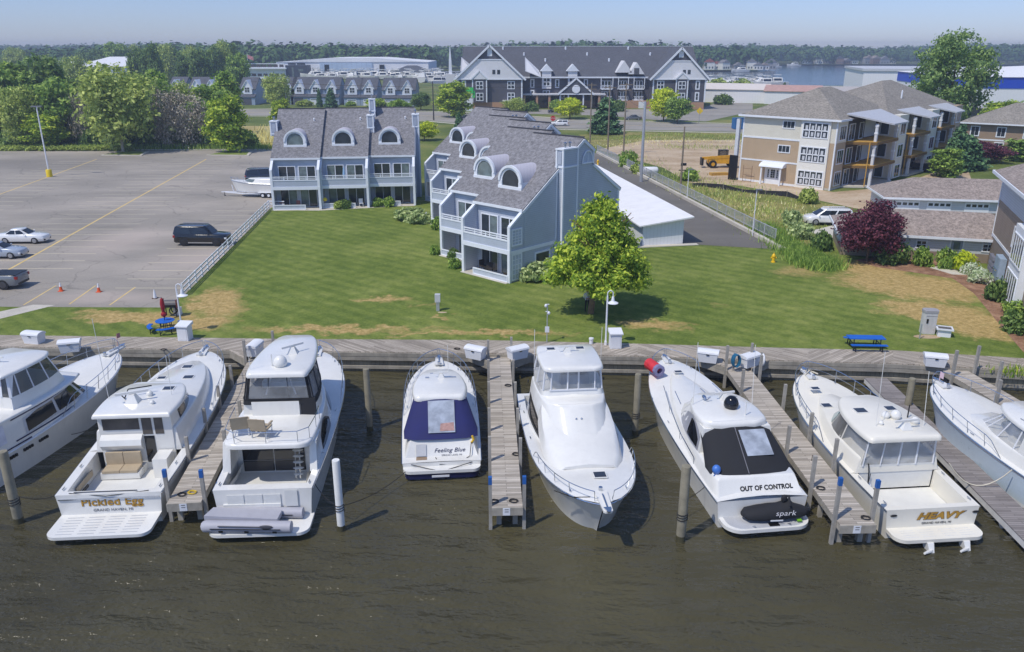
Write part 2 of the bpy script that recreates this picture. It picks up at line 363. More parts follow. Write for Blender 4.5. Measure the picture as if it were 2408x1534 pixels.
mb = MB(); A, B = Vector((-44.6,67.8)), Vector((-53.9,142))
strip(mb, A, B, .22, GZ+.009); strip(mb, A+Vector((-19.3,0)), B+Vector((-19.3,0)), .2, GZ+.009)
for px, py, qx, qy in ((55,718,132,672),(163,716,225,672),(258,718,318,676)): strip(mb, G(px, py), G(qx, qy), .12, GZ+.009)
struct('yellow_line_markings', mb, YEL)
mb = MB()
for k in range(27):
    y = 68.6+k*2.72; t = (y-A.y)/(B.y-A.y); x = A.x+(B.x-A.x)*t
    for x0 in (x, x-19.3): strip(mb, (x0-5.6,y), (x0+5.6,y), .1, GZ+.008)
for k in range(13):
    y = 62.5+k*2.72; x = -26.1-(y-60.5)*.0985
    strip(mb, (x-.4,y), (x-6.2,y), .1, GZ+.008)
struct('stall_markings', mb, WLN)
mb = MB(); KERB = CONC
for a, b in (((-160,153.2),(-33,156.4)),): mb.bar((*a,GZ+.06),(*b,GZ+.06),.3,.14)
for px, hw in ((285,48),(535,50)):
    a = G(px-hw,366); b = G(px+hw,367); a2 = Vector((a.x+2,a.y+5.5)); b2 = Vector((b.x-1,b.y+5.5))
    mb.prism([a[:2],b[:2],b2[:2],a2[:2]], GZ+.004, GZ+.13)
struct('parking_kerb', mb, CONC)
mb = MB()
for px, hw in ((285,43),(535,45)):
    a = G(px-hw,365.4); b = G(px+hw,366.4); mb.quad((a.x,a.y,GZ+.135),(b.x,b.y,GZ+.135),(b.x-1.1,b.y+5,GZ+.135),(a.x+1.9,a.y+5,GZ+.135))
struct('island_grass', mb, GRASSY)
# the road, verges, building site
def gp(*pts, z=GZ): return [G(x, y, z)[:2] for x, y in pts]
road_n = [(-420,262.5)]+gp((400,262),(640,257),(1000,263),(1150,268),(1330,281),(1450,285),(1740,293))+[(170,203)]
road_s = [(170,180)]+gp((1740,311),(1560,307),(1330,303),(1150,296),(1000,283),(640,272),(400,270))+[(-420,226)]
sheet('road', road_n+road_s, GZ+.008, ROAD)
mb = MB()
for off in (-.75,.75):
    for a, b in zip([G(400,266),G(640,264.4),G(1000,272.6),G(1150,281.4),G(1330,291.6)], [G(640,264.4),G(1000,272.6),G(1150,281.4),G(1330,291.6),G(1740,301.5)]):
        strip(mb, (a.x,a.y+off*.2), (b.x,b.y+off*.2), .15, GZ+.013)
struct('road_centre_line', mb, YEL)
mb = MB()
for line, s in ((road_n[1:-1],1),(road_s[1:-1],-1)):
    for a, b in zip(line, line[1:]): strip(mb, (a[0],a[1]+s*2.2), (b[0],b[1]+s*2.2), 1.5, GZ+.006)
struct('roadside_pavement', mb, CONC)
sheet('side_road', gp((1575,283),(1660,286),(1770,262),(1770,244),(1690,240)), GZ+.006, ROAD)
sheet('building_lot_drive', gp((1240,268),(1420,272),(1560,284),(1570,276),(1530,257),(1250,258)), GZ+.005, ROAD)
sheet('scrub_lot', gp((1360,316),(1560,309),(1760,313),(1760,365),(1560,352),(1400,350)), GZ+.003, SCRUB)
sheet('dirt_lot', gp((1405,352),(1520,330),(1740,330),(1760,420),(1960,452),(2100,440),(2270,380),(2300,470),(2090,500),(2010,490),(1900,466),(1740,437),(1620,430),(1560,395)), GZ+.006, DIRT)
sheet('site_scrub', gp((1450,362),(1500,382),(1560,425),(1640,425),(1745,443),(1900,470),(1995,488),(1890,500),(1900,560),(1935,620),(1840,585),(1700,515),(1560,445),(1420,366)), GZ+.005, SCRUB)
sheet('black_driveway', [(17.05,78.1),(26.1,75.8),(25.6,79),(15.9,150.8),(9,150.5),(7,128),(12,110)], GZ+.005, DRIVE)
sheet('dry_slope', gp((1990,620),(2060,612),(2210,625),(2300,645),(2330,700),(2408,770),(2408,830),(2330,790),(2180,720),(2060,660)), GZ+.001, LAWN)
sheet('mulch_bed', gp((2010,612),(2060,605),(2200,612),(2330,645),(2408,775),(2408,830),(2360,775),(2290,690),(2240,655),(2060,628)), GZ+.006, MULCH)
sheet('garage_court', gp((1900,545),(2000,520),(2110,515),(2360,540),(2100,600),(1960,562)), GZ+.007, CONC)
sheet('garden_path', gp((2186,630),(2230,622),(2300,640),(2300,648),(2240,646)), GZ+.010, CONC)
sheet('townhouse_patio', [(-29.2,95.5),(-23.3,95.3),(-12.2,98.6),(-12.4,101.5),(-29,98.5)], GZ+.008, CONC)
sheet('reed_bed', [(-60,156.6),(-33,157),(-36,205),(-68,205)], GZ+.003, REEDS)
for i, (px, py, rx, ry) in enumerate(((2180,792,40,6),(1040,735,14,4))):
    c = G(px, py); e = G(px+rx, py)
    sheet('bare_soil', [(c.x+(e.x-c.x)*math.cos(a)*.8, c.y+(e.x-c.x)*math.sin(a)*.35) for a in [j*.52 for j in range(12)]], GZ+.004+.002*i, DIRT)
# ================================================================ boardwalk and docks
PL_A = planks('deck_planks_diagonal', ((156,147,134),(178,168,154),(200,190,176)), .16, 3.6, R(-38))
PL_B = planks('deck_planks_back_diagonal', ((154,145,132),(174,164,150),(196,186,172)), .16, 3.6, R(38))
PL_C = planks('deck_planks_cross', ((166,158,146),(188,179,166),(208,200,188)), .145, 4.0, 0)
PL_G = planks('grey_deck_boards', ((132,126,124),(146,140,138),(158,152,150)), .15, 4, 0)
FASC = mat('weathered_timber', (158,152,140), .9, var=.25, vs=1.6, bump=.3, bs=14, grime=.5)
WALLT = siding('seawall_timber', (142,134,114), .26, .3, True, .4)
POSTM = mat('grey_post_timber', (158,154,146), .9, var=.18, vs=3, bump=.4, bs=16, grime=.4)
PILE = mat('piling_timber', (138,132,114), .9, var=.22, vs=2, bump=.5, bs=10, grime=.5)
BLUEC = mat('blue_collar', (40,96,168), .6); PVC = mat('white_pvc', (226,226,222), .45, var=.05, grime=.3)
back = [(-60,52.4),(-45,51.7),(-35.1,51.2),(-14.5,50.4),(-1.8,50.2),(8.4,49.5),(19.4,48.6),(24.8,48.3),(32.3,46.9),(45,45),(60,43)]
front = [(-60,50.2),(-45,49.5),(-33.8,49.0),(-13.9,48.2),(-1.75,47.75),(8,47.3),(18.6,46.4),(23.8,46.05),(31,44.9),(45,43),(60,41)]
t = thing('boardwalk', 'long grey plank boardwalk between the lawn and the moored boats', 'boardwalk')
for i in range(len(back)-1):
    mb = MB(); mb.prism([front[i],front[i+1],back[i+1],back[i]], GZ-.10, GZ+.02)
    mb.build('deck_panel', (PL_A, PL_B)[i % 2], t, 0)
mb = MB()
for i in range(len(front)-1):
    a, b = front[i], front[i+1]
    for k, (z0, ht) in enumerate(((GZ-.16,.24),(GZ-.43,.27))):
        mb.bar((a[0],a[1]-.04+.015*k,z0),(b[0],b[1]-.04+.015*k,z0),.07,ht)
mb.build('fascia_board', FASC, t, 0)
for cx, s_ in ((-.8,1.35),(-16.2,1.5),(14.0,1.5),):
    fy = lambda x: next(a[1]+(b[1]-a[1])*(x-a[0])/(b[0]-a[0]) for a, b in zip(front,front[1:]) if a[0] <= x <= b[0])
    for sg in (1,-1):
        x0, x1 = cx+sg*.72, cx+sg*(.72+s_); tri = [(x0,fy(x0)+.01),(x1,fy(x1)+.01),(x0,fy(x0)-s_)]
        MB().prism(tri, GZ-.1, GZ+.016).build('deck_corner', PL_A if sg > 0 else PL_B, t, 0)
        mb = MB(); mb.bar((*tri[1],GZ-.14),(*tri[2],GZ-.14),.06,.26); mb.bar((tri[1][0],tri[1][1],GZ-.4),(tri[2][0],tri[2][1],GZ-.4),.05,.24); mb.build('corner_fascia', FASC, t, 0)
t = thing('seawall', 'dark timber seawall under the edge of the boardwalk', 'seawall')
mb = MB(); sh = [(x,y+.3) for x, y in front]
for a, b in zip(sh, sh[1:]): mb.prism([(a[0],a[1]-.12),(b[0],b[1]-.12),(b[0],b[1]+.15),(a[0],a[1]+.15)], -1, GZ-.12)
mb.build('wall', WALLT, t, 0)
mb = MB()
for a, b in zip(sh, sh[1:]): mb.bar((a[0],a[1]-.2,.32),(b[0],b[1]-.2,.32),.16,.2)
mb.build('waler_beam', FASC, t, 0)
DZ = 1.2
def finger(label, p0, p1, wd, posts, z=DZ, m=PL_C, sign=True, fm=None):
    p0, p1 = Vector(p0), Vector(p1); d = p1-p0; L = d.length; rz = math.atan2(d.x, -d.y)
    t = thing('finger_dock', label, 'dock', (p0.x,p0.y,0), rz, 'finger docks between the boats')
    fm = fm or FASC
    MB().bx(-wd/2, wd/2, -L, .0, z-.05, z).build('deck', m, t, 0)
    mb = MB()
    for s in (-1,1): mb.bx(s*(wd/2-.06), s*(wd/2-.01), -L+.05, 0, z-.34, z-.052)
    mb.build('stringer', fm, t, 0)
    MB().bx(-wd/2-.02, wd/2+.02, -L-.06, -L, z-.40, z-.01).build('end_board', fm, t, 0)
    mb = MB()
    for s in (-1,1): mb.bx(s*(wd/2-.3)-.11, s*(wd/2-.3)+.11, -L+.5, -L+.72, -.9, z-.06)
    k = 3.5
    while k < L-2:
        mb.bx(-wd/2+.1, wd/2-.1, -k, -k+.14, z-.5, z-.06)
        for s in (-1,1): mb.bx(s*(wd/2-.25)-.09, s*(wd/2-.25)+.09, -k+.0, -k+.18, -.9, z-.5)
        k += 4
    mb.build('under_frame', fm, t, 0)
    if sign:
        pl = MB().bx(-.2, .12, -L-.075, -L-.06, z-.38, z-.02).build('number_plate', WHITEP, t, 0)
        mk = MB()
        for q in (.09,.2): mk.bx(-.12,.05,-L-.08,-L-.0755,z-.02-q,z+.02-q)
        mk.build('plate_marks', TXTG, pl, 0)
    for s, y, top, blue in posts:
        p = MB().bx(s*(wd/2+.075)-.075, s*(wd/2+.075)+.075, -y-.075, -y+.075, -1.2, top).build('post', POSTM, t, 0)
        if blue: MB().bx(s*(wd/2+.075)-.08, s*(wd/2+.075)+.08, -y-.08, -y+.08, top-.35, top+.004).build('blue_collar', BLUEC, p, 0)
    return t
finger('long narrow finger dock between the blue canvas cruiser and the bow-out boat', (-.8,47.85), (-.2,29.95), 1.32,
       [(-1,.8,2.6,0),(-1,3.9,2.5,0),(-1,7.2,2.5,0),(-1,10.6,2.5,0),(-1,13.8,2.5,0),(-1,17.75,2.6,1),(1,.6,2.7,0),(1,4.0,2.5,0),(1,7.3,2.5,0),(1,10.6,2.45,0),(1,13.9,2.45,0),(1,17.75,2.6,1)])
finger('finger dock between the gold-lettered boat and the yacht with the inflatable', (-16.2,48.4), (-14.36,30.3), 1.45,
       [(-1,1.6,2.7,0),(-1,5.3,2.5,0),(-1,8.3,2.5,0),(-1,11.2,2.5,0),(-1,14.4,2.5,0),(-1,17.7,2.6,1),(1,.6,2.9,0),(1,3.8,2.5,0),(1,7,2.5,0),(1,10.4,2.5,0),(1,13.8,2.5,0),(1,17.9,2.6,1)])
finger('finger dock between the black canvas cruiser and the boat with two outdrives', (14.0,46.5), (14.45,28.6), 1.5,
       [(-1,1.0,2.8,0),(-1,4.3,2.6,0),(-1,11.7,2.7,0),(-1,14.9,2.8,0),(1,.6,2.8,0),(1,2.4,2.7,0),(1,6.5,2.6,0),(1,10.3,2.7,0),(1,13.3,2.8,0),(1,17.4,3.0,1),(-1,17.5,3.2,1)])
finger('low grey composite dock beside the pale blue hulled cruiser', (22.6,45.6), (21.95,26.5), 1.35, [(1,18.8,1.3,0)], .62, PL_G, False, mat('white_dock_edge', (212,210,206), .6))
finger('plank dock with tall posts behind the pale blue hulled cruiser', (27.3,45.7), (29.2,31), 1.5, [(-1,1.2,2.9,0),(1,.9,3.0,0),(1,2.9,2.8,0),(-1,5,2.6,0)], 1.2, PL_C, False)
def piling(label, base, top, r=.17, m=None, extra=None):
    b = G(base[0], base[1], 0); zt = HZ(b, *top) if not isinstance(top, float) else top
    t = thing('mooring_piling', label, 'piling', (b.x,b.y,0), 0, 'mooring pilings in the river')
    MB().lathe([(r*1.02,-1.5),(r*1.02,.1),(r,zt-.04),(r*.93,zt)], n=12).build('shaft', m or PILE, t, 40)
    MB().lathe([(r*1.045,-.05),(r*1.04,.28)], n=12).build('wet_band', mat('wet_timber', (74,70,48), .6, var=.3), t, 40)
    if extra: MB().tube([(r*1.12*math.cos(a*.6),r*1.12*math.sin(a*.6),extra+.012*a) for a in range(32)], .022, 5).build('rope_wrap', ROPE, t)
piling('thick grey piling in front of the boat at the left edge of the picture', (45,1229), (18,1062), .2, extra=.9)
piling('piling beside the bow of the boat at the left edge', (262,945), (243,862), .19)
piling('grey piling to the right of the yacht carrying the inflatable', (870,1012), (864,868))
piling('white plastic piling with dark rope band', (803,1247), (797,1082), .17, PVC, .95)
piling('grey piling right of the bow-out boat, short and near the boardwalk', (1493,1022), (1498,880), .17, extra=.95)
piling('grey piling left of the black canvas cruiser, nearest to the camera', (1600,1271), (1609,1096), .2, extra=1.0)
piling('grey piling behind the bow of the boat with two outdrives', (2131,975), (2138,890), .19)
# ---- dock boxes, pedestals
def dock_box(label, c, rz, wd=1.25, dp=.75, ht=.72, z=GZ+.02):
    t = thing('dock_box', label, 'dock box', (c[0],c[1],z), rz, 'white dock boxes along the boardwalk')
    MB().loft([[(x*wd/2*f,y*dp/2*f,h) for x, y in ((-1,-1),(1,-1),(1,1),(-1,1))] for f, h in ((.86,0),(.98,ht*.8))]).build('body', WHITEP, t, 0)
    mb = MB(); n = 8
    mb.loft([[(x, dp*.53*math.cos(math.pi*j/n), ht*.8+.02+(.04 if 0 < j < n else 0)+.16*math.sin(math.pi*j/n)) for j in range(n+1)] for x in (-wd*.53, -wd*.2, wd*.2, wd*.53)])
    lid = mb.build('lid', WHITEP, t, 30)
    MB().bx(-.09,.09,-dp*.53-.02,-dp*.53+.01,ht*.72,ht*.84).build('latch', STEEL, lid, 0)
for px, py, rz, lb in ((167,826,.3,'white dock box beside the flybridge boat at the left edge'),(82,806,-.2,'white dock box mostly hidden behind the left flybridge'),
    (600,833,1.45,'white dock box at the head of the dock beside the yacht with the inflatable'),(1119,842,-.5,'white dock box left of the long narrow finger dock'),(1217,842,.55,'white dock box right of the long narrow finger dock'),
    (1664,850,-.35,'white dock box behind the bow of the black canvas cruiser'),(1760,860,.6,'white dock box at the head of the dock beside the hanging blue hose'),(2196,860,-.28,'large white dock box at the right end near the blue bench table')):
    p = G(px, py); dock_box(lb, p, rz)
def pedestal(label, px, py, rz):
    p = G(px, py); t = thing('dock_locker', label, 'locker', (p.x,p.y,GZ+.02), rz, 'square white lockers on the boardwalk')
    MB().bx(-.36,.36,-.36,.36,0,1.0).build('body', WHITEP, t, 0)
    l = MB().prism([(-.44,-.44),(.44,-.44),(.44,.44),(-.44,.44)], .98, [1.06,1.06,1.2,1.2]).build('lid', WHITEP, t, 0)
    MB().bx(-.28,.28,-.375,-.36,.06,.9).build('door', WHITEP, t, 0)
pedestal('square white locker beside the round blue table', 437, 799, -.1); pedestal('square white locker at the foot of the lawn lamp', 1446, 817, .05)
# ================================================================ boats (local: +y towards the bow, +x starboard, z=0 the waterline)
def cr(pts, n=3):                              # Catmull-Rom through (y, halfwidth) points
    P_ = [Vector(p) for p in pts]; out = []
    for i in range(len(P_)-1):
        a, b, c, d = P_[max(i-1,0)], P_[i], P_[i+1], P_[min(i+2,len(P_)-1)]
        for k in range(n):
            t = k/n; out.append(.5*((2*b)+(c-a)*t+(2*a-5*b+4*c-d)*t*t+(3*b-a-3*c+d)*t**3))
    out.append(P_[-1]); return [tuple(p) for p in out]
def ring(pts, z):
    f = z if callable(z) else (lambda y: z)
    return [Vector((w_, y, f(y))) for y, w_ in pts]+[Vector((-w_, y, f(y))) for y, w_ in reversed(pts)]
def inset(pts, d):
    y0, y1 = pts[0][0], pts[-1][0]
    return [(min(max(y, y0+d), y1-d), max(.01, w_-d)) for y, w_ in pts]
def tier(name, levels, m, parent, rnd=.07, bottom=False):
    rs = [ring(p, z) for p, z in levels]
    if rnd:
        p, z = levels[-1]; f = z if callable(z) else (lambda y: z)
        rs.append(ring(inset(p, rnd*.35), lambda y: f(y)+rnd*.6)); rs.append(ring(inset(p, rnd), lambda y: f(y)+rnd))
    mb = MB(); mb.loft(rs, c0=bottom, c1=False)
    n = len(rs[-1])//2; top = rs[-1]; k = len(mb.v)-len(top)
    for i in range(n-1): mb.f.append((k+i, k+i+1, k+2*n-2-i, k+2*n-1-i)); mb.m.append(0)
    o = mb.build(name, m, parent, 40); return rs
def pane(name, A, B, u0, u1, a0, a1, m, parent, off=.014, both=True, v0=None, v1=None, frame=None):
    """a window lying on the side between rings A and B (indices u0..u1 along the ring, heights a0..a1)"""
    n = len(A)//2; outs = []
    def at(i, a):
        j = int(math.floor(i)); j = min(j, n-2); t = i-j
        return (A[j].lerp(A[j+1], t)).lerp(B[j].lerp(B[j+1], t), a)
    us = [u0+(u1-u0)*k/8 for k in range(9)]
    lo = a0 if callable(a0) else (lambda s: a0); hi = a1 if callable(a1) else (lambda s: a1)
    def sheet_(grow, of):
        P0 = []; P1 = []
        for k, u in enumerate(us):
            s = k/8; uu = u+(-grow if k == 0 else grow if k == 8 else 0)*.25
            g = grow*.12; l, h_ = at(uu, lo(s)-g), at(uu, hi(s)+g)
            tg = at(min(u+.1, n-1), .5)-at(max(u-.1, 0), .5); nr = tg.cross(h_-l)
            nr = nr.normalized() if nr.length > 1e-6 else Vector((1,0,0))
            if nr.x < 0: nr.negate()
            P0.append(l+nr*of); P1.append(h_+nr*of)
        return P0, P1
    for s in ((1,-1) if both else (1,)):
        for nm, mm, grow, of in (([('window_frame', frame, .7, off)] if frame else [])+[(name, m, 0, off*(2 if frame else 1))]):
            P0, P1 = sheet_(grow, of); fl = lambda q: Vector((q.x*s, q.y, q.z))
            P0 = [fl(q) for q in P0]; P1 = [fl(q) for q in P1]; k = len(P0)
            mb = MB(); mb.add(P0+P1, [(i, i+1, k+i+1, k+i) for i in range(k-1)]); outs.append(mb.build(nm, mm, parent, 60))
    return outs
def plate(name, pts, m, parent, th=.012, n=None):
    p = [Vector(q) for q in pts]; nr = n or (p[1]-p[0]).cross(p[2]-p[0]).normalized()
    nr = Vector(nr); mb = MB(); k = len(p)
    mb.add([q for q in p]+[q+nr*th for q in p], [tuple(range(k))[::-1], tuple(range(k, 2*k))]+[(i, (i+1) % k, k+(i+1) % k, k+i) for i in range(k)])
    return mb.build(name, m, parent, 0)
class Hull:
    def __init__(s, par, L, B, zs, zb, y0=0, stern=.93, tm=.42, fine=2.4, pw=.8, flare=.22, rake=.09, cock=None, sole=.6, cw=.38, mt=None, boot=None, rail=STEEL, camber=.14, up=1.7, deckm=None, tr=.3, wet=.0, stripe=None):
        mt = mt or WHITE; s.L, s.B, s.y0, s.zs, s.zb = L, B, y0, zs, zb
        s.hb = lambda t: max(.03, B/2*(stern+(1-stern)*math.sin(math.pi/2*min(t/tm,1))) if t < tm else max(.03, B/2*max(0,1-((t-tm)/(1-tm))**fine)**pw))
        s.zsh = lambda t: zs+(zb-zs)*t**up
        N = 26; ts = [1-(1-i/N)**1.35 for i in range(N+1)]
        hs = [0,.12,.26,.5,.75,.9,.96,1]
        def pos(t, h):
            hbW = max(.02, s.hb(min(1,t*1.03))*(.93-flare*t))
            return Vector((hbW+(s.hb(t)-hbW)*h**1.5, y0+L*t-rake*L*(1-h)*t**6, -.35+(s.zsh(t)+.35)*h))
        s.pos = pos
        rows = []
        for t in ts:
            a = [pos(t, h) for h in hs]; rows.append([Vector((-p.x,p.y,p.z)) for p in reversed(a)]+a)
        mb = MB(); mb.loft(rows, c0=False, c1=False, closed=False)
        n = len(rows[0]); q = len(hs)
        for fi, f in enumerate(mb.f):
            j = f[0] % n
            if q-2-wet*1 <= j <= q-wet*0: mb.m[fi] = 1
            if stripe and j in (q-1-6, q-1+6): mb.m[fi] = 2
        mb.f.append(tuple(range(n))); mb.m.append(0)
        s.ob = mb.build('hull', [mt, boot or BOOT]+([stripe] if stripe else []), par, 50)
        for side in (-1, 1):                    # rubbing strake along the sheer
            pts = []
            for t in ts:
                p = pos(t, .985); pts.append((side*(p.x+.015), p.y, p.z-.02))
            MB().tube(pts, .035, 6).build('rub_rail', rail, par)
        tc = 0
        if cock:
            tc = (cock-y0)/L; s.tc = tc
            cs = [tc*i/6 for i in range(7)]; mb = MB()
            O = [pos(t,1) for t in cs]; I = [Vector((p.x-cw, max(p.y, y0+tr), p.z)) for p in O]
            D = [Vector((p.x-.03, p.y, sole)) for p in I]
            for sgn in (1,-1):
                f = lambda v_: Vector((v_.x*sgn, v_.y, v_.z))
                k = len(O); mb.add([f(v_) for v_ in O+I+D], [(i,i+1,k+i+1,k+i) for i in range(k-1)]+[(k+i,k+i+1,2*k+i+1,2*k+i) for i in range(k-1)])
            f = lambda v_: Vector((-v_.x, v_.y, v_.z))
            mb.quad(O[0], I[0], f(I[0]), f(O[0])); mb.quad(I[0], D[0], f(D[0]), f(I[0]))
            mb.build('coaming', mt, par, 40)
            MB().quad(D[0], D[-1], f(D[-1]), f(D[0])).build('cockpit_sole', NONSKID, par, 0)
        s.dk = lambda t, fx: Vector((s.hb(t)*fx, pos(t,1).y, s.zsh(t)+camber*(1-fx*fx)*min(1,s.hb(t)/(B/2)+.2)))
        dt = [tc+(1-tc)*i/22 for i in range(23)]
        mb = MB(); mb.loft([[s.dk(t, fx) for fx in (-1,-.93,-.9,-.5,0,.5,.9,.93,1)] for t in dt], c0=False, c1=False, closed=False)
        mb.build('deck', deckm or WHITE, par, 50)
    def bow_rail(s, par, t0, t1=.985, h=.62, inb=.1, n=7, mid=False, close=True, r=.019):
        mb = MB(); ts = [t0+(t1-t0)*i/20 for i in range(21)]
        top = lambda t, k=1: Vector((max(.06,s.hb(t)-inb+.05*k), s.pos(t,1).y+.05*k, s.zsh(t)+h*k*min(1,(t-t0)/(.12*(1-t0))+.02)))
        sides = []
        for sg in (1,-1):
            pts = [top(t) for t in ts]; sides.append([Vector((p.x*sg,p.y,p.z)) for p in pts])
        if close: mb.tube(sides[0]+sides[1][::-1], r)
        else:
            for q in sides: mb.tube(q, r)
        if mid:
            for sg in (1,-1): mb.tube([Vector((sg*(s.hb(t)-inb), s.pos(t,1).y, s.zsh(t)+h*.5)) for t in ts[3:]], r*.6, 5)
        for k in range(1, n+1):
            t = t0+(t1-t0)*k/n
            for sg in (1,-1):
                a = Vector((max(.06,s.hb(t)-inb)*sg, s.pos(t,1).y-.06, s.zsh(t))); b = top(t); mb.tube([a, (b.x*sg,b.y,b.z)], r*.85, 5)
        return mb.build('bow_rail', STEEL, par)
    def cleats(s, par, ts, inb=.2):
        for t in ts:
            for sg in (1,-1):
                x = sg*(s.hb(t)-inb); y = s.pos(t,1).y; z = s.zsh(t)+.03
                MB().tube([(x,y-.13,z+.05),(x,y+.13,z+.05)], .02, 5).tube([(x,y-.05,z-.03),(x,y-.05,z+.05)], .02, 5).tube([(x,y+.05,z-.03),(x,y+.05,z+.05)], .02, 5).build('cleat', STEEL, par)
def text(body, size, M_, m, parent, name='name_lettering', shear=0, ext=.004, sx=1, off=0):
    cu = bpy.data.curves.new('t', 'FONT'); cu.body = body; cu.size = size; cu.align_x = 'CENTER'; cu.extrude = ext; cu.shear = shear; cu.offset = off; cu.space_character = 1.05
    o = bpy.data.objects.new('t', cu); S.collection.objects.link(o); bpy.context.view_layer.update()
    me = bpy.data.meshes.new_from_object(o.evaluated_get(bpy.context.evaluated_depsgraph_get()))
    bpy.data.objects.remove(o); me.transform(M_ @ Matrix.Diagonal((sx,1,1,1))); me.materials.clear(); me.materials.append(m)
    t = bpy.data.objects.new(name, me); S.collection.objects.link(t); t.parent = parent; t.name = name; return t
def facing_aft(x, y, z, tilt=0):                 # text plane facing -y, leaning forward at the top by tilt
    return Matrix.Translation((x,y,z)) @ Matrix.Rotation(R(90)-tilt, 4, 'X')
def hatch(par, x, y, z, sx=.55, sy=.5, tilt=0, name='deck_hatch'):
    mb = MB(); mb.bx(-sx/2,sx/2,-sy/2,sy/2,0,.03); mb.move(Matrix.Translation((x,y,z)) @ Matrix.Rotation(tilt,4,'X')); f = mb.build(name, WHITE, par, 0)
    mb = MB(); mb.bx(-sx/2+.05,sx/2-.05,-sy/2+.05,sy/2-.05,.03,.042); mb.move(Matrix.Translation((x,y,z)) @ Matrix.Rotation(tilt,4,'X')); mb.build('lens', HATCH, f, 0)
def radar(par, x, y, z, rz=.4, s=1.0):
    MB().loft([[(x+a*r_,y+b*r_*.9,z+h) for a, b in ((-1,-1),(1,-1),(1,1),(-1,1))] for r_, h in ((.32*s,0),(.16*s,.34*s),(.13*s,.42*s))]).build('radar_pedestal', WHITE, par, 30)
    c, q = math.cos(rz), math.sin(rz)
    MB().bar((x-c*.75*s,y-q*.75*s,z+.5*s),(x+c*.75*s,y+q*.75*s,z+.5*s),.1*s,.12*s).build('radar_arm', WHITE, par, 30)
def antenna(par, x, y, z, h, lean=-.1, r=.014): MB().tube([(x,y,z),(x,y+lean*h*.3,z+h*.3),(x,y+lean*h,z+h)], r, 5).build('antenna', WHITE, par)
def dome(par, x, y, z, r, m=None, h=1.3): MB().lathe([(r*.8,0),(r*.85,.05),(r,.1),(r,r*h*.5),(r*.8,r*h*.9),(r*.45,r*h*1.15),(.02,r*h*1.22)], (x,y,z), 14).build('radome', m or WHITE, par, 50)
def platform(par, pts, z0, z1, m=None, name='swim_platform'):
    mb = MB(); p = [Vector((x,y)) for x, y in pts]; mb.prism(pts, z0, z1); c = sum(p, Vector((0,0)))/len(p)
    return mb.build(name, m or WHITE, par, 40)
def rplat(w_, y0, y1, r=.35, n=5):               # platform outline rounded at the aft corners
    out = [(w_, y1)]
    out += [(w_-r+r*math.cos(-a), y0+r-r*math.sin(a)) for a in [math.pi/2*i/n for i in range(n+1)]]
    out += [(-x, y) for x, y in reversed(out)]
    return out
def pulpit(par, hl, ext=.6):
    t = 1.0; y = hl.pos(1,1).y; z = hl.zsh(1)+.02
    MB().prism([(-.27,y-.9),(.27,y-.9),(.2,y+ext-.08),(.12,y+ext),(-.12,y+ext),(-.2,y+ext-.08)], z, z+.09).build('pulpit', WHITE, par, 0)
    a = MB().bar((0,y-.5,z+.14),(0,y+ext-.05,z+.12),.06,.07); a.prism([(-.16,y+ext-.25),(.16,y+ext-.25),(.05,y+ext+.12),(-.05,y+ext+.12)], z+.1, z+.16); a.tube([(0,y-.9,z+.05),(0,y-.9,z+.25)], .09, 8)
    a.build('anchor', STEEL, par, 0)
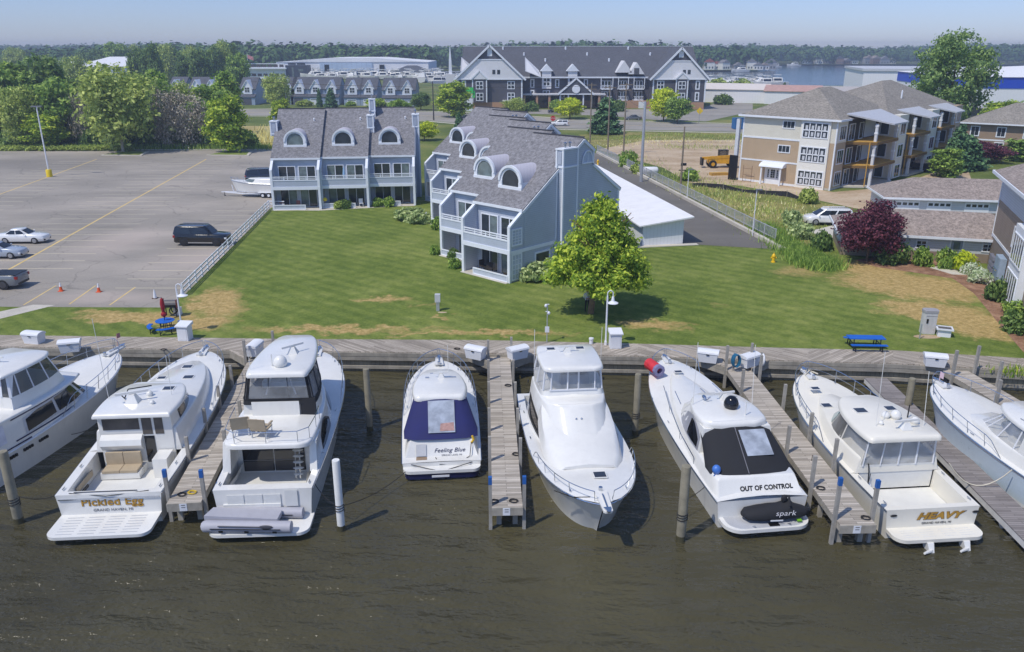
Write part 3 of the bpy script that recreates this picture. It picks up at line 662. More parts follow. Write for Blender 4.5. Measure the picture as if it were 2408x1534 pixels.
# ---------------------------------------------------------------- express sportfisher with gold lettering
def boat_gold():
    t = thing('motor_yacht', 'white hardtop sport boat with tan cockpit seat and gold lettering on its transom', 'boat', (-17.75,30.55,0), R(4.5), 'white boats moored along the docks')
    h = Hull(t, 15.3, 4.85, 1.5, 2.35, cock=3.9, sole=.62, cw=.4, fine=3.1, pw=.62)
    platform(t, rplat(2.15,-1.75,.02,.45), .36, .5)
    mb = MB()
    for r_ in range(7):
        for c in range(4): mb.bx(-1.75+c*.9,-1.75+c*.9+.68,-1.55+r_*.21,-1.52+r_*.21,.5,.512)
    mb.build('platform_grip', GREYPAD, t, 0)
    MB().bx(-2.15,2.15,-.06,-.01,1.26,1.3).build('transom_seam', STEEL, t, 0)
    text('Pickled Egg', .50, facing_aft(.1,-.02,.93), GOLD, t, sx=1.12, off=.008); text('Pickled Egg', .50, facing_aft(.105,-.012,.925), TXTK, t, 'lettering_shadow', sx=1.12, off=.016)
    text('GRAND HAVEN, MI', .19, facing_aft(.1,-.012,.63), TXTG, t, 'port_lettering')
    # cabin, trunk and hardtop
    lo = cr([(3.85,2.0),(5.5,2.04),(8,1.98),(10.8,1.7),(13,1.1),(14.1,.35)]); hi = cr([(3.9,1.85),(5.5,1.87),(7.8,1.78),(10.4,1.45),(12.4,.9),(13.4,.25)])
    A = tier('cabin', [(lo,1.55),(hi,lambda y: 2.62-.0035*max(0,y-5)**2)], WHITE, t, .1)
    l2 = cr([(3.95,1.72),(5.4,1.74),(6.8,1.62),(8.3,1.2),(9.0,.6)]); h2 = cr([(3.95,1.62),(5.2,1.64),(6.0,1.5),(6.8,1.15),(7.1,.6)])
    W_ = tier('windscreen_house', [(l2,2.5),(h2,3.5)], WHITE, t, 0)
    pane('side_window', W_[0], W_[1], 2.2, 7.6, .12, lambda s: .9, DARKGL, t); pane('windscreen', W_[0], W_[1], 8.2, 11.8, .12, .9, DARKGL, t)
    out = cr([(3.5,1.72),(3.65,1.82),(5,1.9),(6.2,1.76),(7.1,1.4),(7.5,.8)]); tier('hardtop', [(out,3.46),(out,3.56)], WHITE, t, .12, True)
    # after bulkhead
    MB().bx(-1.7,1.7,3.82,3.95,.62,3.46).build('bulkhead', WHITE, t, 0)
    y = 3.80
    for nm, x0, x1, z0, z1, m in (('rear_window',-1.5,.2,2.72,3.3,SMOKE),('rear_window',.32,.78,2.45,3.3,SMOKE),('rear_window',.9,1.3,2.45,3.3,SMOKE),('cabin_door',.34,.82,.95,2.36,DARKGL)):
        MB().bx(x0,x1,y,y+.015,z0,z1).build(nm, DARKGL if m is DARKGL else mat('interior_shade',(92,86,80),.2,var=.3,vs=1), t, 0)
    MB().bx(-1.5,.28,3.3,3.82,.62,.98).build('seat_base', WHITE, t, 30)
    MB().loft([[(x,yy,zz) for yy, zz in ((3.78,1.72),(3.62,1.75),(3.42,2.05),(3.5,2.32),(3.78,2.5))] for x in (-1.62,.3)]).build('seat_canopy', WHITE, t, 30)
    for x0, x1 in ((-1.42,-.63),(-.6,.2)):
        MB().bx(x0,x1,2.72,3.4,.98,1.1).build('seat_cushion', TAN, t, 30); MB().bx(x0,x1,3.38,3.52,1.1,1.72).build('seat_back', TAN, t, 30)
    MB().bx(-1.5,.28,2.74,3.36,.66,.98).build('seat_front', WHITE, t, 0)
    MB().bx(.95,1.62,2.75,3.75,.62,1.62).build('side_locker', WHITE, t, 0)
    for s in (1,-1): MB().bx(s*1.82-.02,s*1.82+.02,1.0,2.7,.95,1.25).build('side_bolster', TAN if s < 0 else WHITE, t, 0)
    MB().bx(-1.75,-1.7,.9,1.9,.8,.95).build('rod_rack', BLACK, t, 0)
    for x, yy, z in ((.3,6.3,3.69),): hatch(t,.85,6.4,3.68,.6,.5)
    hatch(t,-.95,10.4,2.62,.5,.4); hatch(t,.5,10.4,2.62,.6,.5); hatch(t,-.1,12.2,2.53,.6,.5)
    radar(t,-.35,4.9,3.68,.35); dome(t,.2,5.6,3.68,.17); dome(t,.65,4.6,3.68,.12)
    MB().tube([(-.9,5.3,3.7),(-.75,5.5,4.1),(.2,6.0,4.05)],.03).tube([(-.9,5.3,3.7),(-.9,5.0,4.0)],.03).build('mast_arm', BLACK, t)
    antenna(t,-1.7,5.4,3.6,4.3,-.05); antenna(t,1.25,5.6,3.6,2.2,0)
    h.bow_rail(t, .52, 1, .65, n=8, close=False); h.cleats(t, (.03,.16,.55,.9)); pulpit(t, h, .5)
    MB().tube([(-1.5,.12,1.55),(1.2,.12,1.55)],.02,5).tube([(-1.7,.1,1.53),(-.1,-.05,1.4),(1.7,.1,1.53)],.018,5).build('stern_line', ROPE, t)
boat_gold()
# ---------------------------------------------------------------- flybridge motor yacht carrying the inflatable
def boat_fly():
    t = thing('motor_yacht', 'white flybridge yacht with black framed enclosure and grey inflatable on its stern', 'boat', (-10.85,29.0,0), R(3.2), 'white boats moored along the docks')
    h = Hull(t, 14.7, 4.6, 1.75, 2.55, y0=1.5, cock=4.6, sole=.9, cw=.32, fine=3.0, pw=.62, tr=.45)
    platform(t, rplat(2.15,0,1.55,.5), .32, .46)
    MB().bx(-1.75,.75,1.42,1.5,.46,1.05).build('transom_step', WHITE, t, 0)
    for x in (-1.2,-.4,.4): MB().bx(x-.36,x+.36,1.465,1.49,.95,1.5).build('transom_locker', NONSKID, t, 0)
    MB().bx(.95,1.5,1.44,1.47,.9,1.7).build('transom_gate', NONSKID, t, 0)
    lo = cr([(4.55,2.06),(6,2.12),(8.5,2.0),(10.6,1.6),(12.4,.95),(13.4,.3)]); hi = cr([(4.6,1.95),(6,1.95),(8.2,1.75),(9.8,1.25),(11.0,.7),(11.6,.2)])
    A = tier('saloon', [(lo,1.75),(hi,3.15)], WHITE, t, .1)
    arch = lambda s: .12+.66*max(0,math.sin(math.pi*(.12+.82*s)))**.6
    pane('side_window', A[0], A[1], 1.2, 4.6, .12, arch, DARKGL, t, frame=mat('window_gasket',(60,60,64),.5))
    pane('side_window', A[0], A[1], 6.3, 10.2, .25, lambda s: .85-.1*s, DARKGL, t)
    pane('windscreen', A[0], A[1], 11, 14.4, .3, .9, BLACK, t)
    MB().bx(-1.9,1.9,4.52,4.64,.9,3.05).build('bulkhead', WHITE, t, 0)
    for x0, x1 in ((-1.6,-.18),(-.14,1.28)):
        d = MB().bx(x0,x1,4.48,4.51,1.0,2.95).build('sliding_door', DARKGL, t, 0); MB().bx(x0,x1,4.465,4.482,1.55,1.58).build('door_bar', mat('grey_trim',(90,92,96),.4), d, 0)
        MB().bx(x0+.04,x1-.04,4.462,4.478,1.0,1.5).build('door_panel', mat('door_grey',(62,60,60),.4), d, 0)
    for s in (1,-1):                               # side wings down from the flybridge
        MB().loft([[(s*(2.12-.02*k),3.0+y*.2,z) for k, (y, z) in enumerate(q)] for q in (((0,1.7),(2.2,3.05),(7.9,3.05),(7.9,1.7)),)]+[[(s*1.78,3.0+y*.2,z) for y, z in ((0.3,1.7),(2.3,3.05),(7.9,3.05),(7.9,1.7))]]).build('side_wing', WHITE, t, 30)
        MB().loft([[(s*x,y,z) for y, x in ((2.0,1.86),(3.3,1.8),(4.5,1.8))] for z in (.9,)]+[[(s*x,y,1.5) for y, x in ((2.0,1.75),(3.3,1.6),(4.5,1.62))]], closed=False, c0=False, c1=False).build('cockpit_seat', WHITE, t, 40)
    ld = MB().tube([(1.15,3.75,.95),(1.15,4.25,3.1)],.03).tube([(.95,3.75,.95),(.95,4.25,3.1)],.018).build('ladder_pole', STEEL, t)
    for k in range(7):
        z = 1.2+k*.28; yy = 3.8+k*.06; MB().ball((1.1,yy-.06,z),.26,.15,.03,10,4).build('ladder_tread', WHITE, t, 40)
    # flybridge deck
    fb = cr([(2.75,1.2),(2.8,1.6),(3.15,1.93),(4.5,2.02),(7,1.95),(9,1.6),(10.4,1.0),(10.9,.4)])
    F = tier('flybridge_deck', [(fb,3.05),(fb,3.2)], WHITE, t, .08, True)
    c0 = cr([(5.9,1.78),(7,1.8),(8.6,1.58),(9.9,1.05),(10.5,.4)]); c1 = cr([(5.9,1.7),(7,1.7),(8.5,1.48),(9.7,.95),(10.2,.35)])
    C = tier('flybridge_coaming', [(c0,3.2),(c1,3.95)], WHITE, t, 0)
    MB().bx(-1.3,.95,5.75,5.9,3.25,4.0).build('helm_back', WHITE, t, 0)
    MB().prism([(1.0,5.78),(1.72,5.7),(1.72,5.9),(1.0,5.9)],3.25,4.15).build('canvas_flap', CANVASK, t, 0)
    e0 = cr([(5.75,1.5),(5.95,1.74),(7.2,1.74),(8.7,1.5),(10.0,.9),(10.4,.4)]); e1 = cr([(6.0,1.3),(6.15,1.5),(7.2,1.52),(8.5,1.38),(9.8,1.0),(10.4,.6)])
    mid = [(a[0]*.82+b[0]*.18, a[1]*.82+b[1]*.18) for a, b in zip(e0, e1)]
    E0 = tier('canvas_band', [(e0,3.85),(mid,4.12)], CANVASK, t, 0)
    E = [ring(mid,4.12), ring(e1,5.28)]; mb = MB(); mb.loft(E, c0=False, c1=False); mb.build('clear_enclosure', CLEARV, t, 40)
    mb = MB()
    for i in (0,1,2,5,8,11,13,15):
        for sg in (1,-1):
            a, b = E[0][i].copy(), E[1][i].copy(); a.x *= sg; b.x *= sg; mb.bar(a, b, .06, .05)
    for q, z in ((E[0],0),(E[1],0)):
        for i in range(len(q)): mb.bar(q[i], q[(i+1) % len(q)], .06, .06)
    for x in (-.42,.42): mb.bar(Vector((x*1.2,5.84,4.12)), Vector((x,6.02,5.28)), .05, .05)
    mb.build('enclosure_frame', CANVASK, t, 0)
    MB().bar((-.75,6.3,4.0),(-.35,6.6,5.25),.05,.05).bar((.75,6.3,4.0),(.3,6.6,5.25),.05,.05).build('inner_strut', WHITEP, t, 0)
    MB().bx(-1.1,1.1,7.2,7.7,3.3,4.4).build('helm_console', NONSKID, t, 0)
    ht = cr([(5.7,1.15),(5.82,1.42),(7,1.55),(9,1.4),(10.6,1.05),(11.1,.6)]); tier('hardtop', [(ht,5.26),(ht,5.36)], WHITE, t, .14, True)
    dome(t,.05,6.6,5.5,.34); radar(t,.3,8.3,5.5,.7,.8); antenna(t,-.35,6.6,5.5,.6,0,.03); antenna(t,-1.3,6.2,5.4,1.2,0)
    mb = MB(); pts = [Vector((1.95,5.3,3.95)),Vector((1.95,4.4,3.85)),Vector((1.85,3.3,3.82)),Vector((1.4,2.9,3.82)),Vector((0,2.85,3.82)),Vector((-1.4,2.9,3.82)),Vector((-1.85,3.3,3.82)),Vector((-1.95,4.4,3.85)),Vector((-1.95,5.3,3.95))]
    mb.tube(pts,.02)
    for p in pts: mb.tube([p,(p.x,p.y,3.2)],.016,5)
    mb.build('aft_rail', STEEL, t)
    for x, yy, rz in ((-1.35,3.85,.25),(-.35,3.6,-.2)):
        c = thing('deck_chair', 'tan deck chair on the flybridge, '+('left one of the pair' if x < -1 else 'right one of the pair'), 'chair', (0,0,0), 0, 'tan chairs on the flybridge')
        M_ = Matrix.Translation((-10.85,29.0,0)) @ Matrix.Rotation(R(3.2),4,'Z') @ Matrix.Translation((x,yy,3.29)); c.location = M_.translation; c.rotation_euler = (0,0,rz+R(3.2))
        MB().bx(-.36,.36,-.3,.4,.36,.44).build('seat', TAN, c, 0)
        MB().loft([[(-.38,-.32,.4),(.38,-.32,.4),(.38,-.25,.4),(-.38,-.25,.4)],[(-.40,-.46,1.02),(.40,-.46,1.02),(.40,-.40,1.02),(-.40,-.40,1.02)]]).build('backrest', TAN, c, 0)
        for s in (1,-1):
            MB().bx(s*.38-.04,s*.38+.04,-.36,.36,.58,.64).build('armrest', TAN, c, 0)
            for q in (-.26,.34): MB().bx(s*.34-.025,s*.34+.025,q-.025,q+.025,0,.6).build('leg', STEEL, c, 0)
    h.bow_rail(t, .55, 1, .7, n=7, close=False); h.cleats(t, (.03,.5,.9)); pulpit(t, h, .4)
    MB().tube([(1.7,4.45,3.0),(1.72,4.4,2.75)],.06).build('life_ring_strobe', mat('red_orange',(200,60,40)), t)
    # grey inflatable lying across the stern platform
    d = thing('inflatable_tender', 'folded grey inflatable dinghy lying across the swim platform', 'dinghy', (0,0,0), 0)
    M_ = Matrix.Translation((-10.85,29.0,0)) @ Matrix.Rotation(R(3.2),4,'Z') @ Matrix.Translation((-.35,.72,.46)); d.location = M_.translation; d.rotation_euler = (0,0,R(-1))
    RUB = mat('grey_inflatable_fabric', (168,168,176), .6, var=.06)
    for yy, x0, x1, r_ in ((-.52,-1.75,1.75,.26),(.62,-1.65,1.95,.24)):
        MB().tube([(x0-.1,yy+.05,r_*.8),(x0,yy,r_),(x0+.3,yy,r_),(x1-.3,yy,r_),(x1-.04,yy,r_),(x1+.1,yy,r_)],r_,12).build('side_tube', RUB, d, 60)
        MB().bar((x0+.2,yy-r_-.005,r_*1.1),(x1-.3,yy-r_-.005,r_*1.1),.03,.03).build('grab_line', BLACK, d, 0)
    MB().prism([(-1.95,-.3),(1.2,-.3),(1.2,.42),(-1.8,.42)],.3,[.62,.5,.5,.6]).build('dinghy_floor', RUB, d, 0)
    MB().tube([(-1.2,-.78,.42),(.6,-.78,.4)],.025).ball((.85,-.77,.4),.3,.03,.1).build('oar', mat('dark_grey_oar',(80,80,86)), d)
    for x in (-1.1,0,1.2): MB().bx(x-.09,x+.09,-.80,-.77,.12,.2).build('lifting_handle', BLACK, d, 0)
boat_fly()
# ---------------------------------------------------------------- blue canvas cruiser
def canvas_aft(t, lo, hi, m, win, wm, parent_name='aft_canvas'):
    """sloping canvas from the transom (lo ring part) to the hardtop"""
    mb = MB(); n = 6; rows = []
    for k in range(n+1):
        s = k/n; rows.append([Vector(a).lerp(Vector(b), s)+Vector((0,-.05*math.sin(math.pi*s),.05*math.sin(math.pi*s)*(1-abs(j-len(lo)/2)/len(lo)))) for j, (a, b) in enumerate(zip(lo, hi))])
    mb.loft(rows, c0=False, c1=False, closed=False); c = mb.build(parent_name, m, t, 60)
    x0, x1, s0, s1 = win; a = Vector(lo[len(lo)//2]); b = Vector(hi[len(hi)//2])
    p = lambda x, s: Vector((x, a.y+(b.y-a.y)*s-.09, a.z+(b.z-a.z)*s+.04))
    plate('canvas_window', [p(x0,s0), p(x1,s0), p(x1,s1), p(x0,s1)], wm, c)
    return c, p
WINV = glass('vinyl_window', (176,184,196), 1, .12)
def boat_blue():
    t = thing('cabin_cruiser', 'white cruiser with navy blue cockpit canvas and navy bottom stripe', 'boat', (-3.42,34.35,0), R(5.5), 'white boats moored along the docks')
    h = Hull(t, 10.9, 4.05, .8, 1.85, up=1.2, y0=.3, fine=2.9, pw=.6, boot=NAVYP, stern=.95, wet=1, camber=.03)
    platform(t, rplat(1.9,-.15,.9,.4), .42, .58); platform(t, rplat(1.82,-.08,.6,.35), .1, .42, NAVYP, 'stern_band')
    MB().bx(-.5,.35,-.17,-.14,.22,.32).build('stern_emblem', WHITEP, t, 0)
    b0 = cr([(.75,1.75),(.85,1.85),(2.5,1.9),(5,1.8),(8,1.35),(10.2,.4)]); b1 = cr([(1.35,1.45),(1.45,1.6),(2.6,1.66),(4.8,1.5),(7.6,1.1),(9.6,.3)])
    T = tier('deck_moulding', [(b0,.8),(b1,lambda y: 1.42+min(.3,.1*max(0,y-1.6)))], WHITE, t, .1)
    # transom moulding faces
    plate('transom_door', [(-1.25,.78,.88),(-.75,.78,.88),(-.75,1.2,1.32),(-1.25,1.2,1.32)], GREYPAD, t, .03, (0,-.72,.69)); MB().bx(-1.25,-.72,.5,.86,.58,.85).build('boarding_step', mat('teak',(150,128,104),.7), t, 0)
    a = math.atan2(.6,.65)
    mm = facing_aft(.4,.915,1.0,.77); text('Feeling Blue', .3, mm, NAVYP, t, shear=.35); text('SPRING LAKE, MI', .13, facing_aft(.5,.77,.86,.77), TXTG, t, 'port_lettering')
    lo = [(-1.88,2.3,1.58),(-1.84,1.45,1.55),(-1.25,1.25,1.55),(-.4,1.22,1.55),(.4,1.22,1.55),(1.25,1.25,1.55),(1.84,1.45,1.55),(1.88,2.3,1.58)]
    hi = [(-1.38,3.6,2.75),(-1.3,3.25,2.85),(-.9,3.05,2.95),(-.3,3.0,3.0),(.3,3.0,3.0),(.9,3.05,2.95),(1.3,3.25,2.85),(1.38,3.6,2.75)]
    c, p = canvas_aft(t, lo, hi, NAVY, (-.62,.72,.16,.94), WINV)
    plate('window_patch', [p(-.05,.2)+Vector((0,-.02,.01)), p(.68,.2)+Vector((0,-.02,.01)), p(.66,.4)+Vector((0,-.02,.01)), p(.0,.38)+Vector((0,-.02,.01))], mat('muted_red_patch',(168,132,124),.4,var=.3,vs=4), c, .004)  # thin muted red patch laid over the lower right of the canvas window
    s0 = cr([(3.0,1.5),(4.5,1.5),(6.2,1.2),(7.1,.6)]); s1 = cr([(3.2,1.32),(4.5,1.32),(5.8,1.05),(6.4,.5)])
    W_ = tier('cabin_side', [(s0,1.7),(s1,2.85)], WHITE, t, 0); pane('side_window', W_[0], W_[1], 1.0, 5.4, .2, .85, DARKGL, t); pane('windscreen', W_[0], W_[1], 6.0, 8.8, .15, .9, DARKGL, t)
    ht = cr([(2.95,.9),(3.05,1.25),(4,1.45),(5.3,1.32),(6.3,.95),(6.75,.5)]); tier('hardtop', [(ht,2.86),(ht,2.98)], WHITE, t, .16, True)
    radar(t,.1,5.4,3.14,.05,.55); MB().bx(-.5,.5,5.95,6.02,3.14,3.16).build('top_rail', STEEL, t, 0); MB().bx(-.75,-.55,5.3,5.4,3.12,3.2).bx(.3,.9,5.25,5.33,3.12,3.2).build('horn', STEEL, t, 0)
    plate('bow_cover', [(-.95,8.4,1.86),(.95,8.4,1.86),(.6,9.4,1.86),(-.6,9.4,1.86)], NAVY, t, .06, (0,.05,1))
    antenna(t,.5,6.2,3.1,1.6,0)
    h.bow_rail(t, .42, 1, .72, n=9, mid=True); h.cleats(t, (.07,.5,.88)); pulpit(t, h, .25)
    mb = MB()
    for pts in (((-1.5,.3,.72),(-.6,0,.6),(-.2,-.1,.55)),((1.5,.3,.72),(.7,.05,.62),(.2,-.1,.55)),((1.5,1.1,1.4),(1.4,.6,.9),(.8,.35,.64),(-.1,.3,.66),(-.3,.6,.9))): mb.tube(pts,.02,5)
    mb.build('stern_line', ROPE, t)
    MB().tube([(1.55,1.3,1.65),(1.62,1.25,1.45),(1.5,1.2,1.3)],.06).build('yellow_fitting', mat('yellow_plastic',(220,180,40)), t)
boat_blue()
# ---------------------------------------------------------------- bow-out convertible
def boat_bow():
    t = thing('motor_yacht', 'white flybridge sport boat moored bow out with smooth covered front', 'boat', (2.55,42.1,0), R(185.5), 'white boats moored along the docks')
    h = Hull(t, 13.5, 4.85, 1.2, 2.15, cock=2.6, sole=.6, fine=3.0, pw=.64, flare=.32, rake=.11)
    lo = cr([(2.6,2.0),(4,2.05),(6,1.92),(8,1.6),(9.5,1.15),(10.4,.55)]); hi = cr([(2.7,1.75),(4,1.78),(5.3,1.66),(6.0,1.5),(6.4,1.3),(6.7,.7)])
    H_ = tier('house', [(lo,1.35),(hi,3.35)], WHITE, t, .12)
    tri = lambda s: .22+.42*min(1,s*3)*(1-.25*s)
    pane('side_window', H_[0], H_[1], 1.2, 8.2, lambda s: .2+.03*s, lambda s: .58-.3*s**2, DARKGL, t, frame=BLACK)
    # smooth cover over the windscreen down to the foredeck
    rows = []
    for y, w_, z in ((5.35,1.55,3.52),(6.2,1.7,3.2),(7.2,1.76,2.84),(8.3,1.72,2.5),(9.3,1.6,2.24),(10.1,1.3,2.06)):
        zd = lambda x: h.zsh(y/13.5)+.1
        rows.append([(-w_*1.1,y,max(1.7,z-.75)),(-w_,y,z-.2),(-w_*.85,y,z-.04),(0,y,z+.06),(w_*.85,y,z-.04),(w_,y,z-.2),(w_*1.1,y,max(1.7,z-.75))])
    rows.append([(x*.8,10.1,1.9) for x, _, _ in rows[-1]])
    MB().loft(rows, c0=True, c1=True, closed=False).build('windscreen_cover', WHITE, t, 40)
    # flybridge
    f0 = cr([(2.2,1.55),(3.4,1.72),(4.6,1.68),(5.4,1.55),(5.55,1.2)]); f1 = cr([(2.2,1.55),(3.4,1.68),(4.6,1.64),(5.3,1.5),(5.4,1.15)])
    tier('flybridge', [(f0,3.3),(f1,3.72)], WHITE, t, 0, True)
    e1 = cr([(2.5,1.42),(3.4,1.5),(4.6,1.48),(5.25,1.4),(5.38,1.1)])
    E = [ring(f1,3.74), ring(e1,4.82)]; mb = MB(); mb.loft(E, c0=False, c1=False); mb.build('clear_enclosure', CLEARV, t, 40)
    mb = MB()
    for x in (-1.12,-.28,.28,1.12): mb.bar((x,5.42,3.72),(x*.97,5.4,4.82),.07,.05)
    for i in (1,5,9):
        for sg in (1,-1):
            a, b = E[0][i].copy(), E[1][i].copy(); a.x *= sg; b.x *= sg; mb.bar(a, b, .07, .06)
    mb.bar((-1.2,5.43,3.76),(1.2,5.43,3.76),.05,.08); mb.build('enclosure_frame', WHITEP, t, 0)
    MB().bx(-.95,.5,4.2,4.7,3.6,4.25).build('helm_console', mat('pale_grey_console',(170,174,182),.5), t, 0); MB().bx(-.4,.3,3.4,3.8,3.55,4.3).build('helm_seat', WHITEP, t, 30)
    ht = cr([(2.25,1.25),(2.4,1.5),(3.6,1.6),(5,1.56),(5.5,1.42),(5.68,1.0)]); tier('hardtop', [(ht,4.82),(ht,4.9)], WHITE, t, .12, True)
    hatch(t,.8,2.95,5.02,.5,.4); hatch(t,-.75,2.95,5.02,.5,.4); radar(t,0,3.4,5.0,.1,.65)
    for s in (1,-1): antenna(t,s*1.75,3.6,3.4,3.0,.02); MB().bx(s*2.02-.03,s*2.02+.03,3.2,3.3,3.3,3.45).build('side_light', BLACK, t, 0)
    MB().tube([(.12,6.7,3.05),(.12,7.25,3.02)],.02).tube([(-.08,6.7,3.05),(-.08,7.25,3.02)],.02).ball((.14,7.3,3.04),.06,.06,.06).ball((-.12,7.3,3.04),.06,.06,.06).bx(-.15,.18,6.66,6.72,3.05,3.2).build('windscreen_wiper', STEEL, t)
    hatch(t,-.3,11.0,2.06,.62,.55)
    h.bow_rail(t, .6, .985, .55, n=5, close=False); h.cleats(t, (.2,.45,.9)); pulpit(t, h, .75)
    MB().tube([(1.9,12.0,2.0),(1.2,12.7,2.05),(.5,12.9,2.15)],.02,5).build('bow_line', ROPE, t)
boat_bow()
# ---------------------------------------------------------------- black canvas cruiser
def boat_black():
    t = thing('motor_yacht', 'long white cruiser with black cockpit canvas and covered jet ski on its stern', 'boat', (11.15,29.35,0), R(7.2), 'white boats moored along the docks')
    h = Hull(t, 14.3, 4.45, 1.3, 2.3, y0=1.1, fine=3.0, pw=.62, flare=.2, camber=.18)
    platform(t, rplat(1.95,0,1.3,.75,7), .34, .5); platform(t, rplat(1.75,.12,1.25,.65,7), .5, .515, GREYPAD, 'platform_pad')
    MB().tube([(-.75,.25,.5),(-.7,.1,.62),(-.65,.25,.5)],.03).tube([(.85,.25,.5),(.9,.1,.62),(.95,.25,.5)],.03).build('chock', STEEL, t)
    MB().bx(.0,.45,.14,.4,.515,.54).build('platform_ladder_cover', BLACK, t, 0)
    b0 = cr([(1.25,1.85),(1.4,2.02),(3.5,2.1),(7,1.98),(10.4,1.65),(13.2,.9),(14.6,.2)]); b1 = cr([(1.85,1.7),(2.0,1.86),(3.6,1.92),(6.8,1.72),(9.9,1.3),(12.6,.6),(13.8,.12)])
    T = tier('deck_moulding', [(b0,1.15),(b1,lambda y: 1.85+.1*min(1,max(0,(y-2)/4))+.022*max(0,y-9)**1.3)], WHITE, t, .12)
    plate('transom_gate', [(-1.45,1.42,.75),(-.85,1.42,.75),(-.85,1.85,1.8),(-1.45,1.85,1.8)], NONSKID, t, .03, (0,-.9,.35))
    text('OUT OF CONTROL', .29, facing_aft(.35,1.525,1.49,.709), TXTK, t, shear=.05, off=.012, sx=.92); text('SPRING LAKE, MI', .17, facing_aft(.4,1.325,1.25,.709), mat('pale_lettering',(170,170,176)), t, 'port_lettering')
    lo = [(-1.95,3.1,1.9),(-1.95,2.5,1.9),(-1.5,2.15,1.96),(-.5,2.05,2.0),(.5,2.05,2.0),(1.5,2.15,1.96),(1.95,2.5,1.9),(1.95,3.1,1.9)]
    hi = [(-1.62,5.1,3.05),(-1.52,4.75,3.14),(-1.05,4.5,3.22),(-.35,4.38,3.26),(.35,4.38,3.26),(1.05,4.5,3.22),(1.52,4.75,3.14),(1.62,5.1,3.05)]
    c, p = canvas_aft(t, lo, hi, CANVASK, (-.1,1.15,.36,.9), WINV)
    MB().bar(p(-.32,.02),p(-.22,.97),.03,.02).build('canvas_zip', mat('zip_grey',(120,120,126)), c, 0)
    s0 = cr([(4.2,1.85),(6,1.8),(8.2,1.45),(9.8,.75)]); s1 = cr([(4.4,1.62),(5.8,1.6),(7.2,1.25),(7.9,.6)])
    W_ = tier('cabin_side', [(s0,1.92),(s1,3.15)], WHITE, t, 0)
    pane('side_window', W_[0], W_[1], .6, 6.4, .06, lambda s: .12+.84*math.sin(math.pi*(.15+.8*s))**.7, mat('grey_window_surround',(150,152,160),.3), t)
    pane('side_glass', W_[0], W_[1], 1.0, 3.4, .14, lambda s: .26+.62*math.sin(math.pi*(.1+.5*s)), DARKGL, t, .03)
    pane('windscreen', W_[0], W_[1], 6.9, 8.8, .1, .9, WHITE, t)
    ht = cr([(4.3,.8),(4.45,1.25),(4.8,1.58),(6,1.62),(7.2,1.35),(7.9,.75)]); tier('hardtop', [(ht,3.16),(ht,3.3)], WHITE, t, .16, True)
    dome(t,.25,5.9,3.46,.36,mat('black_dome',(20,22,28),.15),1.4); radar(t,.3,6.9,3.46,.1,.7); antenna(t,-1.45,6.5,3.4,3.3,.0); antenna(t,1.5,6.3,3.4,3.0,.1); antenna(t,.6,5.0,3.45,.7,0,.03)
    mb = MB(); mb.ball((-.75,6.9,3.62),.1,.2,.1); mb.bar((-.7,6.7,3.5),(-.5,6.7,3.7),.05,.05); mb.build('searchlight', STEEL, t)
    for x, yy in ((.1,13.2),): hatch(t,x,yy,2.32,.5,.35)
    mb = MB()
    for x, a, b in ((-1.0,9.4,11),(.9,9.6,11.2)): mb.bar((x,a,2.1),(x*.8,b,2.13),.04,.03)
    mb.build('sunpad_rail', STEEL, t, 0)
    for s in (1,-1): MB().tube([(s*2.05,4.3,1.75),(s*2.0,6.5,1.95),(s*1.75,9,2.2),(s*1.4,11.2,2.4)],.02).tube([(s*2.05,4.3,1.4),(s*2.05,4.3,1.75)],.016).tube([(s*2.0,6.5,1.6),(s*2.0,6.5,1.95)],.016).tube([(s*1.75,9,1.85),(s*1.75,9,2.2)],.016).build('side_rail', STEEL, t)
    h.bow_rail(t, .86, 1, .62, n=2); h.cleats(t, (.06,.5,.9)); pulpit(t, h, .2)
    M_ = Matrix.Translation((11.15,29.35,0)) @ Matrix.Rotation(R(7.2),4,'Z')
    f = thing('fender', 'blue ball fender lying by the black canvas', 'fender', (M_ @ Vector((-1.72,2.35,2.02))), .3); MB().ball((0,0,.16),.2,.2,.22).build('ball', mat('blue_fender',(70,120,200),.4), f, 60); MB().tube([(0,0,-.05),(-.15,-.1,-.1)],.04).build('neck', BLUEC, f)
    tb = thing('towable_tube', 'rolled red towable with grey end lying on the bow', 'water toy', (M_ @ Vector((-1.3,13.35,2.33))), R(20)); 
    MB().lathe([(.3,-.65),(.34,-.6),(.34,.4),(.33,.42)],(0,0,0),10).move(Matrix.Translation((0,0,.3)) @ Matrix.Rotation(R(90),4,'X')).build('roll', mat('red_vinyl',(206,52,60),.5,var=.15), tb)
    MB().lathe([(.18,.42),(.35,.40),(.35,.62),(.18,.64),(.17,.3)],(0,0,0),10).move(Matrix.Translation((0,0,.3)) @ Matrix.Rotation(R(90),4,'X')).build('rolled_end', mat('grey_violet_vinyl',(128,124,160),.5), tb)
    j = thing('jet_ski', 'small jet ski under a black cover lying across the platform', 'jet ski', (M_ @ Vector((.35,.72,.5))), R(4))
    rows = []
    for x, w_, z0, z1 in ((-1.42,.12,.25,.42),(-1.2,.42,.1,.56),(-.7,.5,.05,.66),(-.2,.52,.04,.72),(.15,.5,.04,.74),(.5,.46,.06,.86),(.68,.42,.08,.95),(.9,.44,.1,.72),(1.3,.34,.16,.6),(1.6,.1,.3,.48)):
        rows.append([(x,w_*math.cos(a)*(1 if math.sin(a) < 0 else .9),z0+(z1-z0)*(.5+.5*math.sin(a))) for a in [2*math.pi*k/12 for k in range(12)]])
    MB().loft(rows).build('cover', CANVASK, j, 60)
